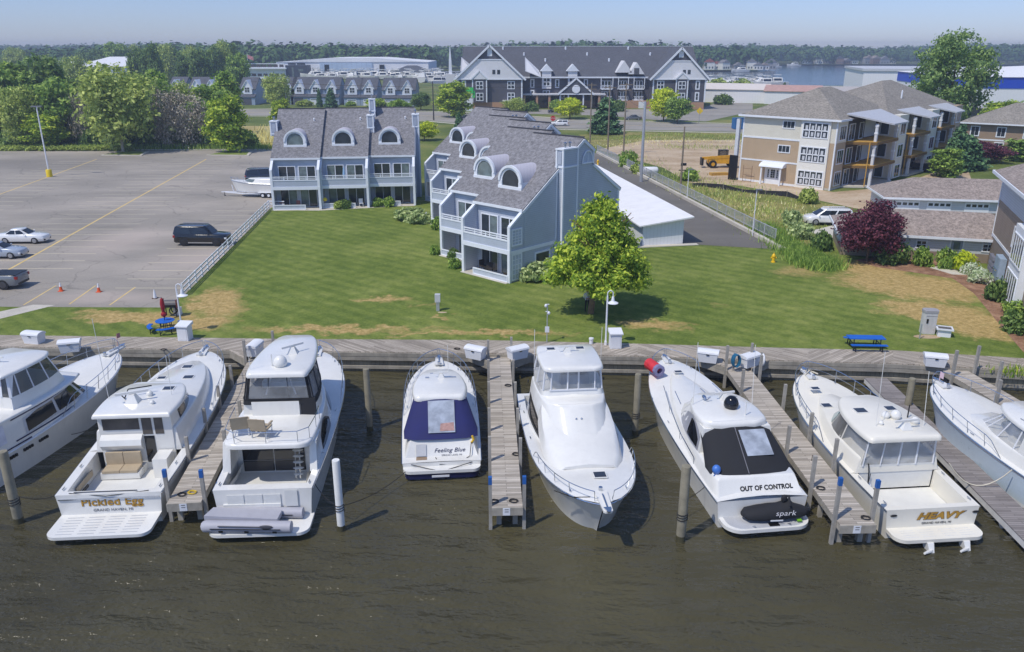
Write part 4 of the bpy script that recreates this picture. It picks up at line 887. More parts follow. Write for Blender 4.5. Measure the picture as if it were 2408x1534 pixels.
    MB().tube([(.55,-.42,.88),(.62,0,1.12),(.55,.42,.88)],.05).ball((.42,0,1.0),.14,.1,.2).build('covered_handlebar', CANVASK, j, 60)
    text('spark', .3, Matrix.Translation((.35,-.5,.47)) @ Matrix.Rotation(R(62),4,'X'), mat('pale_grey_print',(190,190,194)), j, 'cover_lettering', shear=.3, sx=1.3)
    MB().bx(-.3,.25,-.535,-.52,.22,.28).build('cover_stripe', WHITEP, j, 0); MB().bx(.95,1.15,-.43,-.3,.1,.16).build('green_tag', mat('lime_green',(120,180,40)), j, 0)
boat_black()
# ---------------------------------------------------------------- hardtop fishing boat with two outdrives
def boat_heavy():
    t = thing('motor_yacht', 'cream white fishing boat with clear cockpit curtain and two white outdrives', 'boat', (18.05,29.55,0), R(5.2), 'white boats moored along the docks')
    h = Hull(t, 12.7, 4.5, 1.4, 2.35, cock=3.0, sole=.55, cw=.36, fine=2.9, pw=.64, mt=CREAM, deckm=CREAM)
    platform(t, rplat(2.0,-.95,.0,.5), .34, .5, CREAM)
    mb = MB()
    for x in (-1.55,-.75,.2,.95):
        for k in range(4): mb.bx(x,x+.6,-.75+k*.16,-.72+k*.16,.5,.508)
    mb.build('platform_grip', NONSKID, t, 0)
    for x in (-.55,1.05):
        o = MB().loft([[(x-.14,-1.0,.35),(x+.14,-1.0,.35),(x+.16,-.6,.35),(x-.16,-.6,.35)],[(x-.09,-1.25,-.1),(x+.09,-1.25,-.1),(x+.1,-.85,-.2),(x-.1,-.85,-.2)]]).tube([(x,-1.1,.05),(x-.45,-1.35,.12)],.09,8,r2=.05).build('outdrive', WHITE, t, 30)
        MB().lathe([(.07,0),(.09,.12),(.05,.26)],(x,-1.12,-.12),8).build('drive_leg', WHITE, o)
        MB().bx(x-.07,x+.07,-1.02,-.97,.05,.3).build('drive_hinge', STEEL, o, 0)
    text('HEAVY', .44, facing_aft(.3,-.022,.88), GOLD, t, shear=.3, sx=1.4, off=.02); text('HEAVY', .44, facing_aft(.315,-.012,.87), TXTK, t, 'lettering_shadow', shear=.3, sx=1.4, off=.03)
    text('GRAND HAVEN, MI', .15, facing_aft(.25,-.012,.62), TXTK, t, 'port_lettering')
    for x in (-1.75,1.95): MB().ball((x,-.02,1.12),.16,.03,.06).build('scupper', BLACK, t)
    b0 = cr([(2.95,2.0),(4.5,2.05),(6.5,1.9),(8.6,1.5),(10.4,.85),(11.4,.25)]); b1 = cr([(3.0,1.85),(4.5,1.88),(6.3,1.65),(8.1,1.2),(9.8,.6),(10.5,.15)])
    tier('cabin', [(b0,1.5),(b1,lambda y: 2.15-.005*max(0,y-5)**2+.012*max(0,y-5))], CREAM, t, .1)
    l2 = cr([(3.0,1.78),(4.8,1.78),(6.6,1.5),(7.9,.7)]); h2 = cr([(2.95,1.62),(4.6,1.64),(5.9,1.4),(6.7,.6)])
    W_ = [ring(l2,2.1), ring(h2,3.2)]; mb = MB(); mb.loft(W_, c0=False, c1=False, closed=False)
    mb.f = [f for f in mb.f]; mb.build('clear_enclosure', CLEARV, t, 40)
    pane('side_window', W_[0], W_[1], 3.4, 5.9, .05, .95, SMOKE, t, frame=CREAM); pane('windscreen', W_[0], W_[1], 6.3, 8.6, .08, .92, glass('green_tint_glass',(96,150,142),1,.08), t, frame=CREAM)
    plate('aft_curtain', [(-1.78,3.02,.62),(1.78,3.02,.62),(1.78,2.98,1.9),(-1.78,2.98,1.9)], mat('white_vinyl_curtain',(222,221,216),.5,var=.04,vs=3), t)
    plate('curtain_window', [(-1.78,2.975,1.9),(1.78,2.975,1.9),(1.66,2.93,3.15),(-1.66,2.93,3.15)], CLEARV, t)
    mb = MB()
    for x in (-1.6,-.8,0,.8,1.6): mb.bar((x*1.06,2.95,1.85),(x,2.9,3.2),.07,.04)
    mb.build('curtain_frame', WHITEP, t, 0)
    MB().bx(-1.5,-.2,4.2,5.0,1.0,2.1).bx(.35,1.4,4.4,5.2,1.0,2.0).build('helm_console', CREAM, t, 0); MB().bx(.5,1.2,3.5,4.0,.8,1.9).build('helm_seat', mat('brown_seat',(120,86,62),.6), t, 30)
    MB().tube([(.25+.22*math.cos(a),3.9,2.0+.22*math.sin(a)) for a in [k*.52 for k in range(12)]],.025,5,close=True).build('steering_wheel', STEEL, t)
    ht = cr([(2.6,1.4),(2.72,1.72),(4,1.8),(5.6,1.6),(6.8,1.15),(7.3,.6)]); tier('hardtop', [(ht,3.2),(ht,3.32)], CREAM, t, .13, True)
    hatch(t,-.75,5.4,3.46,.62,.55); hatch(t,.8,5.5,3.46,.55,.5); radar(t,.35,3.4,3.46,.1,.8); dome(t,.05,4.6,3.46,.2); dome(t,.5,4.5,3.46,.26); dome(t,1.1,3.9,3.46,.2); dome(t,-.55,3.9,3.46,.12)
    antenna(t,-.85,3.8,3.45,3.6,.06); antenna(t,1.35,3.6,3.45,2.6,.12); MB().tube([(1.1,4.5,3.46),(1.1,4.5,4.1)],.03).build('short_mast', BLACK, t)
    hatch(t,-.75,8.6,2.24,.55,.5); hatch(t,-.55,10.4,2.42,.5,.4)
    MB().tube([(-1.55,2.5,.9),(-1.4,2.85,1.6),(-1.45,2.9,2.0)],.03).build('rod_holder', BLACK, t)
    MB().bx(-2.0,-1.95,.5,2.6,1.0,1.25).build('side_bolster', CREAM, t, 0)
    h.bow_rail(t, .45, 1, .72, n=6, mid=True); h.cleats(t, (.04,.2,.9)); pulpit(t, h, .45)
    MB().tube([(-.2,12.4,2.6),(.1,12.9,2.5),(.5,12.3,2.45)],.04).tube([(.2,12.7,2.55),(-.3,12.2,2.5)],.035).build('coiled_line', ROPEW, t)
boat_heavy()
# ---------------------------------------------------------------- pale blue hulled cruiser at the right edge
def boat_pale():
    PB = mat('pale_blue_gelcoat', (202,216,225), .3, var=.03)
    t = thing('cabin_cruiser', 'cruiser with pale blue hull and white soft enclosure, cut by the right edge', 'boat', (25.75,29.6,0), R(10.5), 'white boats moored along the docks')
    h = Hull(t, 11.4, 4.1, 1.55, 2.4, cock=2.5, sole=.6, fine=2.8, pw=.62, mt=PB, boot=mat('white_boot',(222,224,226),.4), deckm=WHITE, wet=1, stripe=WHITE)
    b0 = cr([(2.4,1.75),(4.5,1.8),(6.5,1.5),(8.3,1.0),(9.4,.3)]); b1 = cr([(2.5,1.65),(4.5,1.65),(6.2,1.35),(7.8,.8),(8.7,.2)])
    tier('deck_moulding', [(b0,1.6),(b1,lambda y: 2.2-.02*max(0,y-5)**2)], WHITE, t, .1)
    l2 = cr([(2.0,1.62),(4,1.62),(5.8,1.3),(7.2,.6)]); h2 = cr([(2.2,1.45),(3.8,1.46),(5,1.15),(5.7,.5)])
    W_ = [ring(l2,2.15), ring(h2,3.35)]; MB().loft(W_, c0=False, c1=False).build('clear_enclosure', CLEARV, t, 40)
    pane('vinyl_curtain', W_[0], W_[1], 0, 2.6, 0, 1, mat('white_vinyl_curtain',(222,221,216),.5), t)
    mb = MB()
    for i in (0,3,5,7,8):
        for sg in (1,-1):
            a, b = W_[0][i].copy(), W_[1][i].copy(); a.x *= sg; b.x *= sg; mb.bar(a, b, .07, .06)
    for i in range(len(W_[0])): mb.bar(W_[0][i], W_[0][(i+1) % len(W_[0])], .05, .06)
    mb.build('enclosure_frame', WHITEP, t, 0); MB().bx(-1.2,1.2,4.2,4.8,1.6,2.5).build('helm_console', NONSKID, t, 0)
    ht = cr([(1.6,1.35),(1.8,1.55),(3.5,1.6),(5,1.3),(6.0,.8),(6.3,.4)]); tier('hardtop', [(ht,3.35),(ht,3.45)], WHITE, t, .12, True); hatch(t,-.2,4.6,3.58,.5,.35); hatch(t,.3,3.0,3.58,.5,.45)
    for s in (-1,1): MB().bar((s*1.2,2.6,3.6),(s*1.15,4.4,3.6),.03,.04).build('roof_rail', STEEL, t, 0)
    h.bow_rail(t, .36, 1, .62, n=6); h.cleats(t, (.2,.55,.9)); pulpit(t, h, .2)
    MB().bx(-.02,.02,11.2,11.24,2.4,3.1).quad((0,11.22,2.75),(.0,10.95,2.75),(.0,10.95,3.1),(0,11.22,3.1)).build('bow_pennant', mat('pale_pennant',(216,190,200),.8), t, 0)
boat_pale()
# ---------------------------------------------------------------- old flybridge boat at the left edge
def boat_left():
    t = thing('motor_yacht', 'white flybridge cruiser with dark trim lines, cut by the left edge', 'boat', (-26.85,33.0,0), R(-12), 'white boats moored along the docks')
    h = Hull(t, 12.6, 4.6, 1.5, 2.5, fine=2.9, pw=.65, deckm=WHITE, rail=WHITEP)
    platform(t, rplat(2.0,-.9,.02,.3), .3, .42, mat('teak_platform',(176,120,72),.6,var=.25,vs=5))
    lo = [(0.1,2.12),(2,2.2),(4.5,2.2),(6.8,2.0),(8.4,1.55)]; hi = [(0.1,2.02),(2,2.08),(4.5,2.05),(6.1,1.8),(7.2,1.4)]
    lo, hi = cr(lo), cr(hi)
    A = tier('house', [(lo,1.55),(hi,3.0)], WHITE, t, 0)
    pane('side_window', A[0], A[1], 4.4, 6.9, lambda s: .3+.08*s, lambda s: .86-.35*max(0,.35-s), DARKGL, t, frame=mat('window_trim',(190,192,196),.3)); pane('side_window', A[0], A[1], 7.2, 10.6, lambda s: .36, lambda s: .9, DARKGL, t, frame=mat('window_trim',(190,192,196),.3))
    pane('windscreen', A[0], A[1], 11.2, 12, .3, .9, DARKGL, t)
    for z, u0, u1, nm in ((.96,3.4,11.8,'trim_line'),(.2,3.4,11.8,'trim_line'),(.06,0,4.5,'trim_line')): pane(nm, A[0], A[1], u0, u1, z-.025, z+.025, NAVYP, t, .03)
    for x in (1.6,2.6,3.6):
        for s in (1,-1):
            for k in range(4): MB().bx(s*2.25-.06,s*2.25+.03,x+k*.16,x+k*.16+.1,1.14,1.28).build('vent_slot', BLACK, t, 0)
    deck = cr([(-.1,1.9),(0,2.05),(2,2.14),(4.5,2.12),(6.6,1.9),(7.9,1.45)]); tier('upper_deck', [(deck,3.0),(deck,3.08)], WHITE, t, .06, True)
    f0 = cr([(3.1,1.75),(4,1.85),(5.6,1.75),(6.9,1.45)]); f1 = cr([(3.1,1.62),(4,1.7),(5.6,1.62),(6.6,1.35)]); tier('flybridge', [(f0,3.1),(f1,3.75)], WHITE, t, 0)
    e1 = cr([(3.3,1.45),(4,1.5),(5.4,1.45),(6.1,1.25)]); E = [ring(f1,3.76), ring(e1,4.8)]; MB().loft(E, c0=False, c1=False).build('clear_enclosure', SMOKE, t, 40)
    mb = MB()
    for i in (0,2,4,6,9):
        for sg in (1,-1):
            a, b = E[0][i].copy(), E[1][i].copy(); a.x *= sg; b.x *= sg; mb.bar(a, b, .12 if i == 0 else .06, .06)
    for x in (-1.1,-.35,.4,1.1): mb.bar((x,3.08,3.76),(x*.95,3.28,4.8),.12,.05)
    mb.build('enclosure_frame', WHITEP, t, 0)
    for s in (1,-1): MB().quad((s*1.72,3.0,3.1),(s*1.5,3.3,4.8),(s*1.48,3.9,4.8),(s*1.72,3.6,3.1)).build('side_curtain', WHITEP, t, 0)
    ht = cr([(2.9,1.4),(3.0,1.55),(4.4,1.62),(5.8,1.5),(6.5,1.1)]); tier('bimini_top', [(ht,4.8),(ht,4.86)], WHITE, t, .1, True); radar(t,-.2,4.4,4.95,.2,.6)
    # after deck enclosure with vinyl curtain
    MB().bx(-2.0,2.0,.1,.16,1.5,3.0).build('after_curtain', mat('white_vinyl_curtain',(222,221,216),.5), t, 0)
    for s in (1,-1):
        pane('deck_curtain', A[0], A[1], .4, 2.8, .3, .95, mat('lilac_vinyl',(206,206,216),.3,var=.12,vs=3), t) if s == 1 else None
    h.bow_rail(t, .42, 1, .8, n=7, mid=True); h.cleats(t, (.05,.5,.9)); pulpit(t, h, .8)
    MB().tube([(0,12.9,2.6),(0,12.95,3.5)],.014).quad((0,12.95,3.2),(0,13.25,3.18),(0,13.25,3.48),(0,12.95,3.5)).build('bow_flag', mat('faded_red_flag',(190,130,130),.8), t, 0)
    # tender with outboard
    d = thing('tender', 'small tender with dark blue outboard at the lower left corner', 'dinghy', (-24.75,31.7,.0), R(-12))
    MB().tube([(-1.6,-.55,.25),(-.2,-.55,.25),(.1,-.5,.25)],.22,10).tube([(-1.6,.55,.25),(-.2,.55,.25),(.1,.5,.25)],.22,10).build('tube', mat('pale_grey_hypalon',(190,190,192),.6), d, 60)
    MB().bx(-1.6,-.05,-.45,.45,.12,.2).bx(-.1,0,-.45,.45,.1,.55).build('floor', GREYPAD, d, 0)
    MB().loft([[(.05+x*sx,y*.17*sx,z) for x, y in ((-.2,-1),(.42,-.8),(.5,0),(.42,.8),(-.2,1))] for sx, z in ((.8,.55),(1.05,.7),(1.05,.95),(.75,1.08))]).build('outboard_cowl', NAVYP, d, 40)
    MB().bx(.0,.2,-.07,.07,-.4,.55).bx(-.02,.3,-.09,.09,.45,.58).build('outboard_leg', BLACK, d, 0)
boat_left()
# ================================================================ buildings
BLUEW = siding('blue_grey_siding', (184,192,206), .17, .06)
BLUET = mat('blue_grey_boards', (184,191,202), .6, var=.06)
TRIM = mat('white_trim', (228,232,238), .5, var=.04, vs=1.5, grime=.12)
ROOFG = shingles('grey_shingles', (126,125,128)); ROOFD = shingles('dark_shingles', (86,88,95)); ROOFT = shingles('taupe_shingles', (140,134,125)); ROOFB = shingles('brown_shingles', (148,136,128))
METALR = siding('pale_standing_seam', (186,184,194), .4, .04, True, .86)
def facew(name, par, o, ux, n, x0, x1, z0, z1, m, d0=0, d1=.05):
    """solid rectangle on a wall: o origin, ux along, n outward"""
    o, ux, n = Vector(o), Vector(ux), Vector(n); mb = MB(); vs = []
    for d in (d0, d1):
        for x, z in ((x0,z0),(x1,z0),(x1,z1),(x0,z1)): vs.append(o+ux*x+n*d+Vector((0,0,z)))
    mb.add(vs, [(0,3,2,1),(4,5,6,7),(0,1,5,4),(1,2,6,5),(2,3,7,6),(3,0,4,7)]); return mb.build(name, m, par, 0)
def frame_mb(mb, o, ux, n, x0, x1, z0, z1, w_, d0, d1, nx=1, nz=1, mw=.05):
    o, ux, n = Vector(o), Vector(ux), Vector(n)
    def rc(a, b, c, d):
        vs = []
        for q in (d0, d1):
            for x, z in ((a,c),(b,c),(b,d),(a,d)): vs.append(o+ux*x+n*q+Vector((0,0,z)))
        mb.add(vs, [(0,3,2,1),(4,5,6,7),(0,1,5,4),(1,2,6,5),(2,3,7,6),(3,0,4,7)])
    rc(x0-w_,x1+w_,z0-w_,z0); rc(x0-w_,x1+w_,z1,z1+w_); rc(x0-w_,x0,z0,z1); rc(x1,x1+w_,z0,z1)
    d1 -= .012
    for k in range(1, nx): x = x0+(x1-x0)*k/nx; rc(x-mw/2,x+mw/2,z0,z1)
    for k in range(1, nz): z = z0+(z1-z0)*k/nz; rc(x0,x1,z-mw/2,z+mw/2)
def win(par, o, ux, n, x0, x1, z0, z1, g=None, nx=1, nz=1, w_=.1, mw=.05, fm=None, name='window', d=.0):
    mb = MB(); frame_mb(mb, o, ux, n, x0, x1, z0, z1, w_, d, d+.07, nx, nz, mw); f = mb.build(name, fm or TRIM, par, 0)
    facew('pane', f, o, ux, n, x0, x1, z0, z1, g or HOUSEGL, d-.01, d+.03); return f
X_, Y_, NX, NY = (1,0,0), (0,1,0), (-1,0,0), (0,-1,0)
ROW = 'blue grey waterfront townhouses'
def townhouse(label, x, y, rz, W=5.75, chim='R', tall=False, gable=False, open_right=False, seed=0, patio=(.3,3.9)):
    rnd = random.Random(seed); t = thing('townhouse', label, 'townhouse', (x,y,GZ), rz, ROW)
    RZ = lambda yy: 5.95+(yy-1.6)*.669
    prof = [(1.75,0),(1.75,5.9),(9.3,10.98),(10.75,10.05),(10.75,8.7),(14.8,6.2),(14.8,0)]
    mb = MB()
    for x0, x1 in ((0,.22),(W-.22,W)): mb.loft([[(xx,yy,z) for yy, z in prof] for xx in (x0,x1)])
    mb.bx(.22,W-.22,1.75,1.9,0,5.85); mb.bx(.22,W-.22,14.6,14.8,0,6.1)
    wl = mb.build('wall', BLUEW, t, 0)
    # fins beside the balcony
    for x0, x1 in ((0,.2),(W-.2,W)):
        f = MB().loft([[(xx,yy,z) for yy, z in ((.12,0),(.12,4.72),(.3,4.85),(1.74,5.8),(1.74,0))] for xx in (x0+.03,x1-.03)]).build('side_fin', BLUEW, t, 0)
        MB().bx(x0-.04,x1+.04,-.06,.13,0,4.75).bar(((x0+x1)/2,.05,4.74),((x0+x1)/2,1.85,5.97),.3,.16).build('fin_trim', TRIM, f, 0)
    # roof
    mb = MB(); th = .16
    mb.loft([[(xx,yy,z) for yy, z in ((1.45,5.86),(1.45,6.0),(9.3,11.24),(10.9,10.18),(10.9,10.02),(9.3,11.05))] for xx in (-.06,W+.06)])
    mb.loft([[(xx,yy,z) for yy, z in ((10.7,8.75),(10.7,8.9),(15.1,6.2),(15.1,6.05))] for xx in (-.06,W+.06)])
    rf = mb.build('roof', ROOFG, t, 0)
    MB().bx(-.05,W+.05,1.38,1.45,5.8,6.02).build('eave_trim', TRIM, rf, 0)
    MB().bar((-.05,9.3,11.27),(W+.05,9.3,11.27),.24,.06).build('ridge_cap', mat('ridge_cap_dark',(70,70,76),.8), rf, 0)
    # barrel dormer
    cx = W*.47; yf = 3.35; zb = 6.95; zc = 7.78; ro, ri = 1.34, .98
    A_ = [math.pi*k/14 for k in range(15)]
    rows = []
    for yy in (yf-.12, 7.4): rows.append([(cx+ro*math.cos(a), yy, zc+ro*math.sin(a)) for a in A_])
    inner = [[(cx+(ro-.1)*math.cos(a), yy, zc+(ro-.1)*math.sin(a)) for a in reversed(A_)] for yy in (yf-.12, 7.4)]
    dm = MB().loft([rows[0]+inner[0], rows[1]+inner[1]]).build('dormer', METALR, t, 40)
    mb = MB(); mb.loft([[(cx+r_*math.cos(a),yy,zc+r_*math.sin(a)) for a in A_]+[(cx+q*math.cos(a),yy,zc+q*math.sin(a)) for a in reversed(A_)] for yy, r_, q in ((yf-.22,ro+.03,ro-.17),(yf,ro+.03,ro-.17))])
    mb.loft([[(cx+(ro-.18)*math.cos(a),yy,zc+(ro-.18)*math.sin(a)) for a in A_]+[(cx+ri*math.cos(a),yy,zc+ri*math.sin(a)) for a in reversed(A_)] for yy in (yf-.1,yf+.05)])
    mb.bx(cx-ro-.02,cx-ri,yf-.14,yf+1.0,zb+.1,zc); mb.bx(cx+ri,cx+ro+.02,yf-.14,yf+1.0,zb+.1,zc); mb.bx(cx-ro-.04,cx+ro+.04,yf-.2,yf+.1,zb-.1,zb+.42)
    mb.build('dormer_trim', TRIM, dm, 30)
    gp_ = [(cx+ri*math.cos(a),yf-.03,zc+ri*math.sin(a)) for a in A_]+[(cx-ri,yf-.03,zb+.42),(cx+ri,yf-.03,zb+.42)]
    MB().add(gp_,[tuple(range(len(gp_)))]).build('dormer_window', (HOUSEGL,CURTGL,HOUSEGL)[seed % 3], dm, 0)
    # upper doors and ground floor doors
    pick = lambda: (HOUSEGL, CURTGL)[rnd.random() < .45]
    for x0, x1 in ((.75,2.65),(3.15,5.05)):
        g1, g2 = pick(), pick()
        f = win(t, (0,1.74,0), X_, NY, x0, x1, 3.0, 4.95, HOUSEGL, 2, 1, .1, .09, name='sliding_door')
        if rnd.random() < .6: s = rnd.choice((0,1)); facew('curtain', f, (0,1.74,0), X_, NY, x0+s*.95+.05, x0+s*.95+.9, 3.02, 4.93, CURTGL, .031, .036)
        f = win(t, (0,1.74,0), X_, NY, x0, x1, .08, 2.12, HOUSEGL, 2, 1, .07, .07, name='sliding_door', fm=mat('grey_white_frame',(196,200,206),.5))
        if rnd.random() < .5: s = rnd.choice((0,1)); facew('curtain', f, (0,1.74,0), X_, NY, x0+s*.95+.05, x0+s*.95+.9, .1, 2.1, CURTGL, .031, .036)
    # balcony
    b = MB().bx(.2,W-.2,.02,1.74,2.52,2.72).build('balcony', TRIM, t, 0)
    MB().bx(-.02,W+.02,-.07,-.0,2.42,2.78).build('balcony_band', TRIM, b, 0)
    MB().bx(.2,W-.2,.0,.1,2.78,3.5).build('balcony_panel', BLUEW, b, 0)
    mb = MB().bx(.18,W-.18,-.04,.13,3.5,3.62).bx(.18,W-.18,.0,.08,3.74,3.8).bx(.18,W-.18,-.02,.1,3.92,4.0)
    for k in range(5): mb.bx(.22+(W-.5)*k/4,.3+(W-.5)*k/4,.01,.09,3.62,3.92)
    mb.build('balcony_rail', TRIM, b, 0)
    # patio screen wall and slab
    MB().bx(.1,W-.1,-.4,1.74,-.02,.03).build('patio_slab', CONC, t, 0)
    mb = MB(); frame_mb(mb, (0,-.1,0), X_, NY, patio[0]+.1, patio[1]-.1, .14, .52, .1, -.1, .02); pw = mb.build('patio_wall', TRIM, t, 0); MB().bx(patio[0],patio[1],-.08,-.0,.05,.6).build('patio_panel', BLUET, pw, 0)
    for x0 in (-.03, W-.2): MB().bx(x0,x0+.23,-.07,.12,0,2.45).build('corner_board', TRIM, t, 0)
    # chimney chase
    def chimney(x0, x1, y0, y1, zt, full=None):
        zb_ = 0 if full else RZ(y0)-.4
        c = MB().bx(x0+.05,x1-.05,y0+.05,y1-.05,zb_,zt).build('chimney', BLUEW, t, 0); mb = MB()
        for xx in (x0,x1-.16):
            for yy in (y0,y1-.16): mb.bx(xx,xx+.16,yy,yy+.16,zb_,zt)
        mb.bx(x0-.03,x1+.03,y0-.03,y1+.03,zt,zt+.12); mb.bx(x0-.02,x1+.02,y0-.02,y1+.02,zt-1.5,zt-1.36)
        mb.build('chimney_trim', TRIM, c, 0); facew('louvre', c, (x0,y0,0), X_, NY, .22, x1-x0-.22, zt-1.2, zt-.18, mat('louvre_grey',(170,178,192),.6), -.02, .0)
        for k in (.35,.65):
            q = (x0+(x1-x0)*.5, y0+(y1-y0)*k); MB().lathe([(.09,0),(.09,.35),(.16,.36),(.16,.42),(.02,.5)],(q[0],q[1],zt+.12),8).build('flue', STEEL, c)
    if chim in ('R','B'): chimney(W-.25,W+.62,5.9,7.95,10.45, gable)
    if chim in ('L','B'): chimney(-.62,.3,5.6,7.2,9.9, False)
    if tall: chimney(.0,.8,7.6,8.7,12.3, False)
    MB().lathe([(.07,8.2),(.07,9.9),(.12,9.92),(.02,10.05)],(W*.8,7.3,.2),8).build('vent_pipe', TRIM, rf)
    if gable:                                       # the free end wall
        o = (W,0,0)
        MB().bx(W,W+.05,.1,14.8,2.42,2.72).bx(W,W+.06,14.62,14.84,0,6.1).bx(W,W+.05,5.72,5.9,0,9.2).build('gable_trim', TRIM, t, 0)
        mb = MB(); mb.bar((W+.06,1.5,5.78),(W+.06,9.3,10.98),.14,.24); mb.bar((W+.06,9.3,10.98),(W+.06,10.85,9.98),.14,.24); mb.bar((W+.06,10.75,8.74),(W+.06,14.95,6.02),.14,.24); mb.bx(W,W+.06,10.7,10.85,8.7,10); mb.build('rake_board', TRIM, t, 0)
        win(t, o, Y_, X_, 3.2, 4.9, 1.15, 1.95, HOUSEGL, 1, 1, .14)
        mb = MB(); ar = [(W+.05,9.9+.75*math.cos(a),9.0+1.05*math.sin(a)) for a in [math.pi*k/10 for k in range(11)]]; mb.add(ar,[tuple(range(11))]); f = mb.build('gable_window', mat('frosted_pane',(176,188,206),.4), t, 0)
        MB().tube([(W+.07,p[1],p[2]) for p in ar],.06,6).bar((W+.07,9.1,9.0),(W+.07,10.7,9.0),.1,.12).bar((W+.07,9.9,9),(W+.07,9.9,10),.05,.05).build('window_frame', TRIM, f, 0)
        for z0, z1 in ((.25,2.3),(3.2,4.4)):           # latticed side openings
            mb = MB(); frame_mb(mb, (W-.02,0,0), Y_, X_, .32, 1.35, z0, z1, .12, -.03, .06, 3, 5, .04); l = mb.build('side_lattice', TRIM, t, 0); facew('lattice_back', l, (W-.02,0,0), Y_, X_, .3, 1.37, z0, z1, mat('pale_screen',(190,198,208),.6), -.03, .012)
        MB().ball((W+.16,6.9,5.2),.12,.12,.1).bx(W,W+.16,6.85,6.95,5.2,5.26).build('wall_lamp', TRIM, t)
    return t
a = R(5)
townhouse('leftmost unit of the three-unit townhouse row by the parking lot', -28.9, 95.55, a, chim='L', seed=1, patio=(.1,3.9))
townhouse('middle unit of the three-unit townhouse row by the parking lot', -23.28, 96.75, a, chim='R', seed=2, patio=(.1,4.1))
townhouse('rightmost unit of the three-unit townhouse row with tall chimney', -17.75, 98.2, a, chim='R', tall=True, gable=True, seed=5, patio=(.1,3.9))
a = R(-43.5); f_ = Vector((-.7254,.6884)); g_ = Vector((.6884,.7254)); o_ = Vector((-.18,63.9))
for k, (dp, lb) in enumerate(((0,'nearest end unit of the angled townhouse row, gable wall facing right'),(2.56,'second unit of the angled townhouse row from the near end'),(8.8,'third unit of the angled townhouse row, mostly hidden by the second'),
                              (11.35,'fourth unit of the angled townhouse row from the near end'),(17.7,'fifth unit of the angled townhouse row, mostly hidden'),(20.3,'farthest unit of the angled townhouse row'))):
    p = o_+f_*(5.75+5.72*k)+g_*dp; townhouse(lb, p.x, p.y, a, gable=(k in (0,2,4)), chim='R', seed=k+3, patio=(1.4,5.6) if k == 0 else (.1,3.6))
def fan_bush(): pass
# ---------------------------------------------------------------- long white carport behind the townhouses
RIBW = siding('white_ribbed_metal', (226,228,232), .45, .03, True, .82); WROOF = siding('white_metal_roof', (234,234,235), .62, .05, True, .9)
t = thing('garage', 'long low white garage with flat white metal roof beside the black driveway', 'garage', (0,0,0))
P0, P1 = Vector((12.9,77.1)), Vector((17.1,78.0)); dv = Vector((-.162,.987)); Lg = 47
MB().prism([P0,P1,P1+dv*Lg,P0+dv*Lg], GZ-.02, [GZ+2.0,GZ+2.6,GZ+2.6,GZ+2.0]).build('wall', RIBW, t, 0)
q = [P0+Vector((-.4,-.5)),P1+Vector((.9,-.35)),P1+dv*Lg+Vector((.9,.3)),P0+dv*Lg+Vector((-.4,.3))]
MB().prism(q, [GZ+2.0,GZ+2.72,GZ+2.72,GZ+2.0],[GZ+2.12,GZ+2.86,GZ+2.86,GZ+2.12]).build('roof', WROOF, t, 0)
MB().prism([P0+Vector((-1.0,-.9)),P1+Vector((1.5,-.5)),P1+Vector((1.4,.1)),P0+Vector((-1.2,.1))], GZ, GZ+.06).build('footing', CONC, t, 0)
for k in range(7):
    a_ = P1+dv*(2+k*6.2); n_ = Vector((.987,.162)); mb = MB(); mb.add([(a_+n_*.03).to_3d()+Vector((0,0,GZ+.1)),(a_+dv*4.6+n_*.03).to_3d()+Vector((0,0,GZ+.1)),(a_+dv*4.6+n_*.03).to_3d()+Vector((0,0,GZ+2.3)),(a_+n_*.03).to_3d()+Vector((0,0,GZ+2.3))],[(0,1,2,3)]); mb.build('garage_door', NONSKID, t, 0)
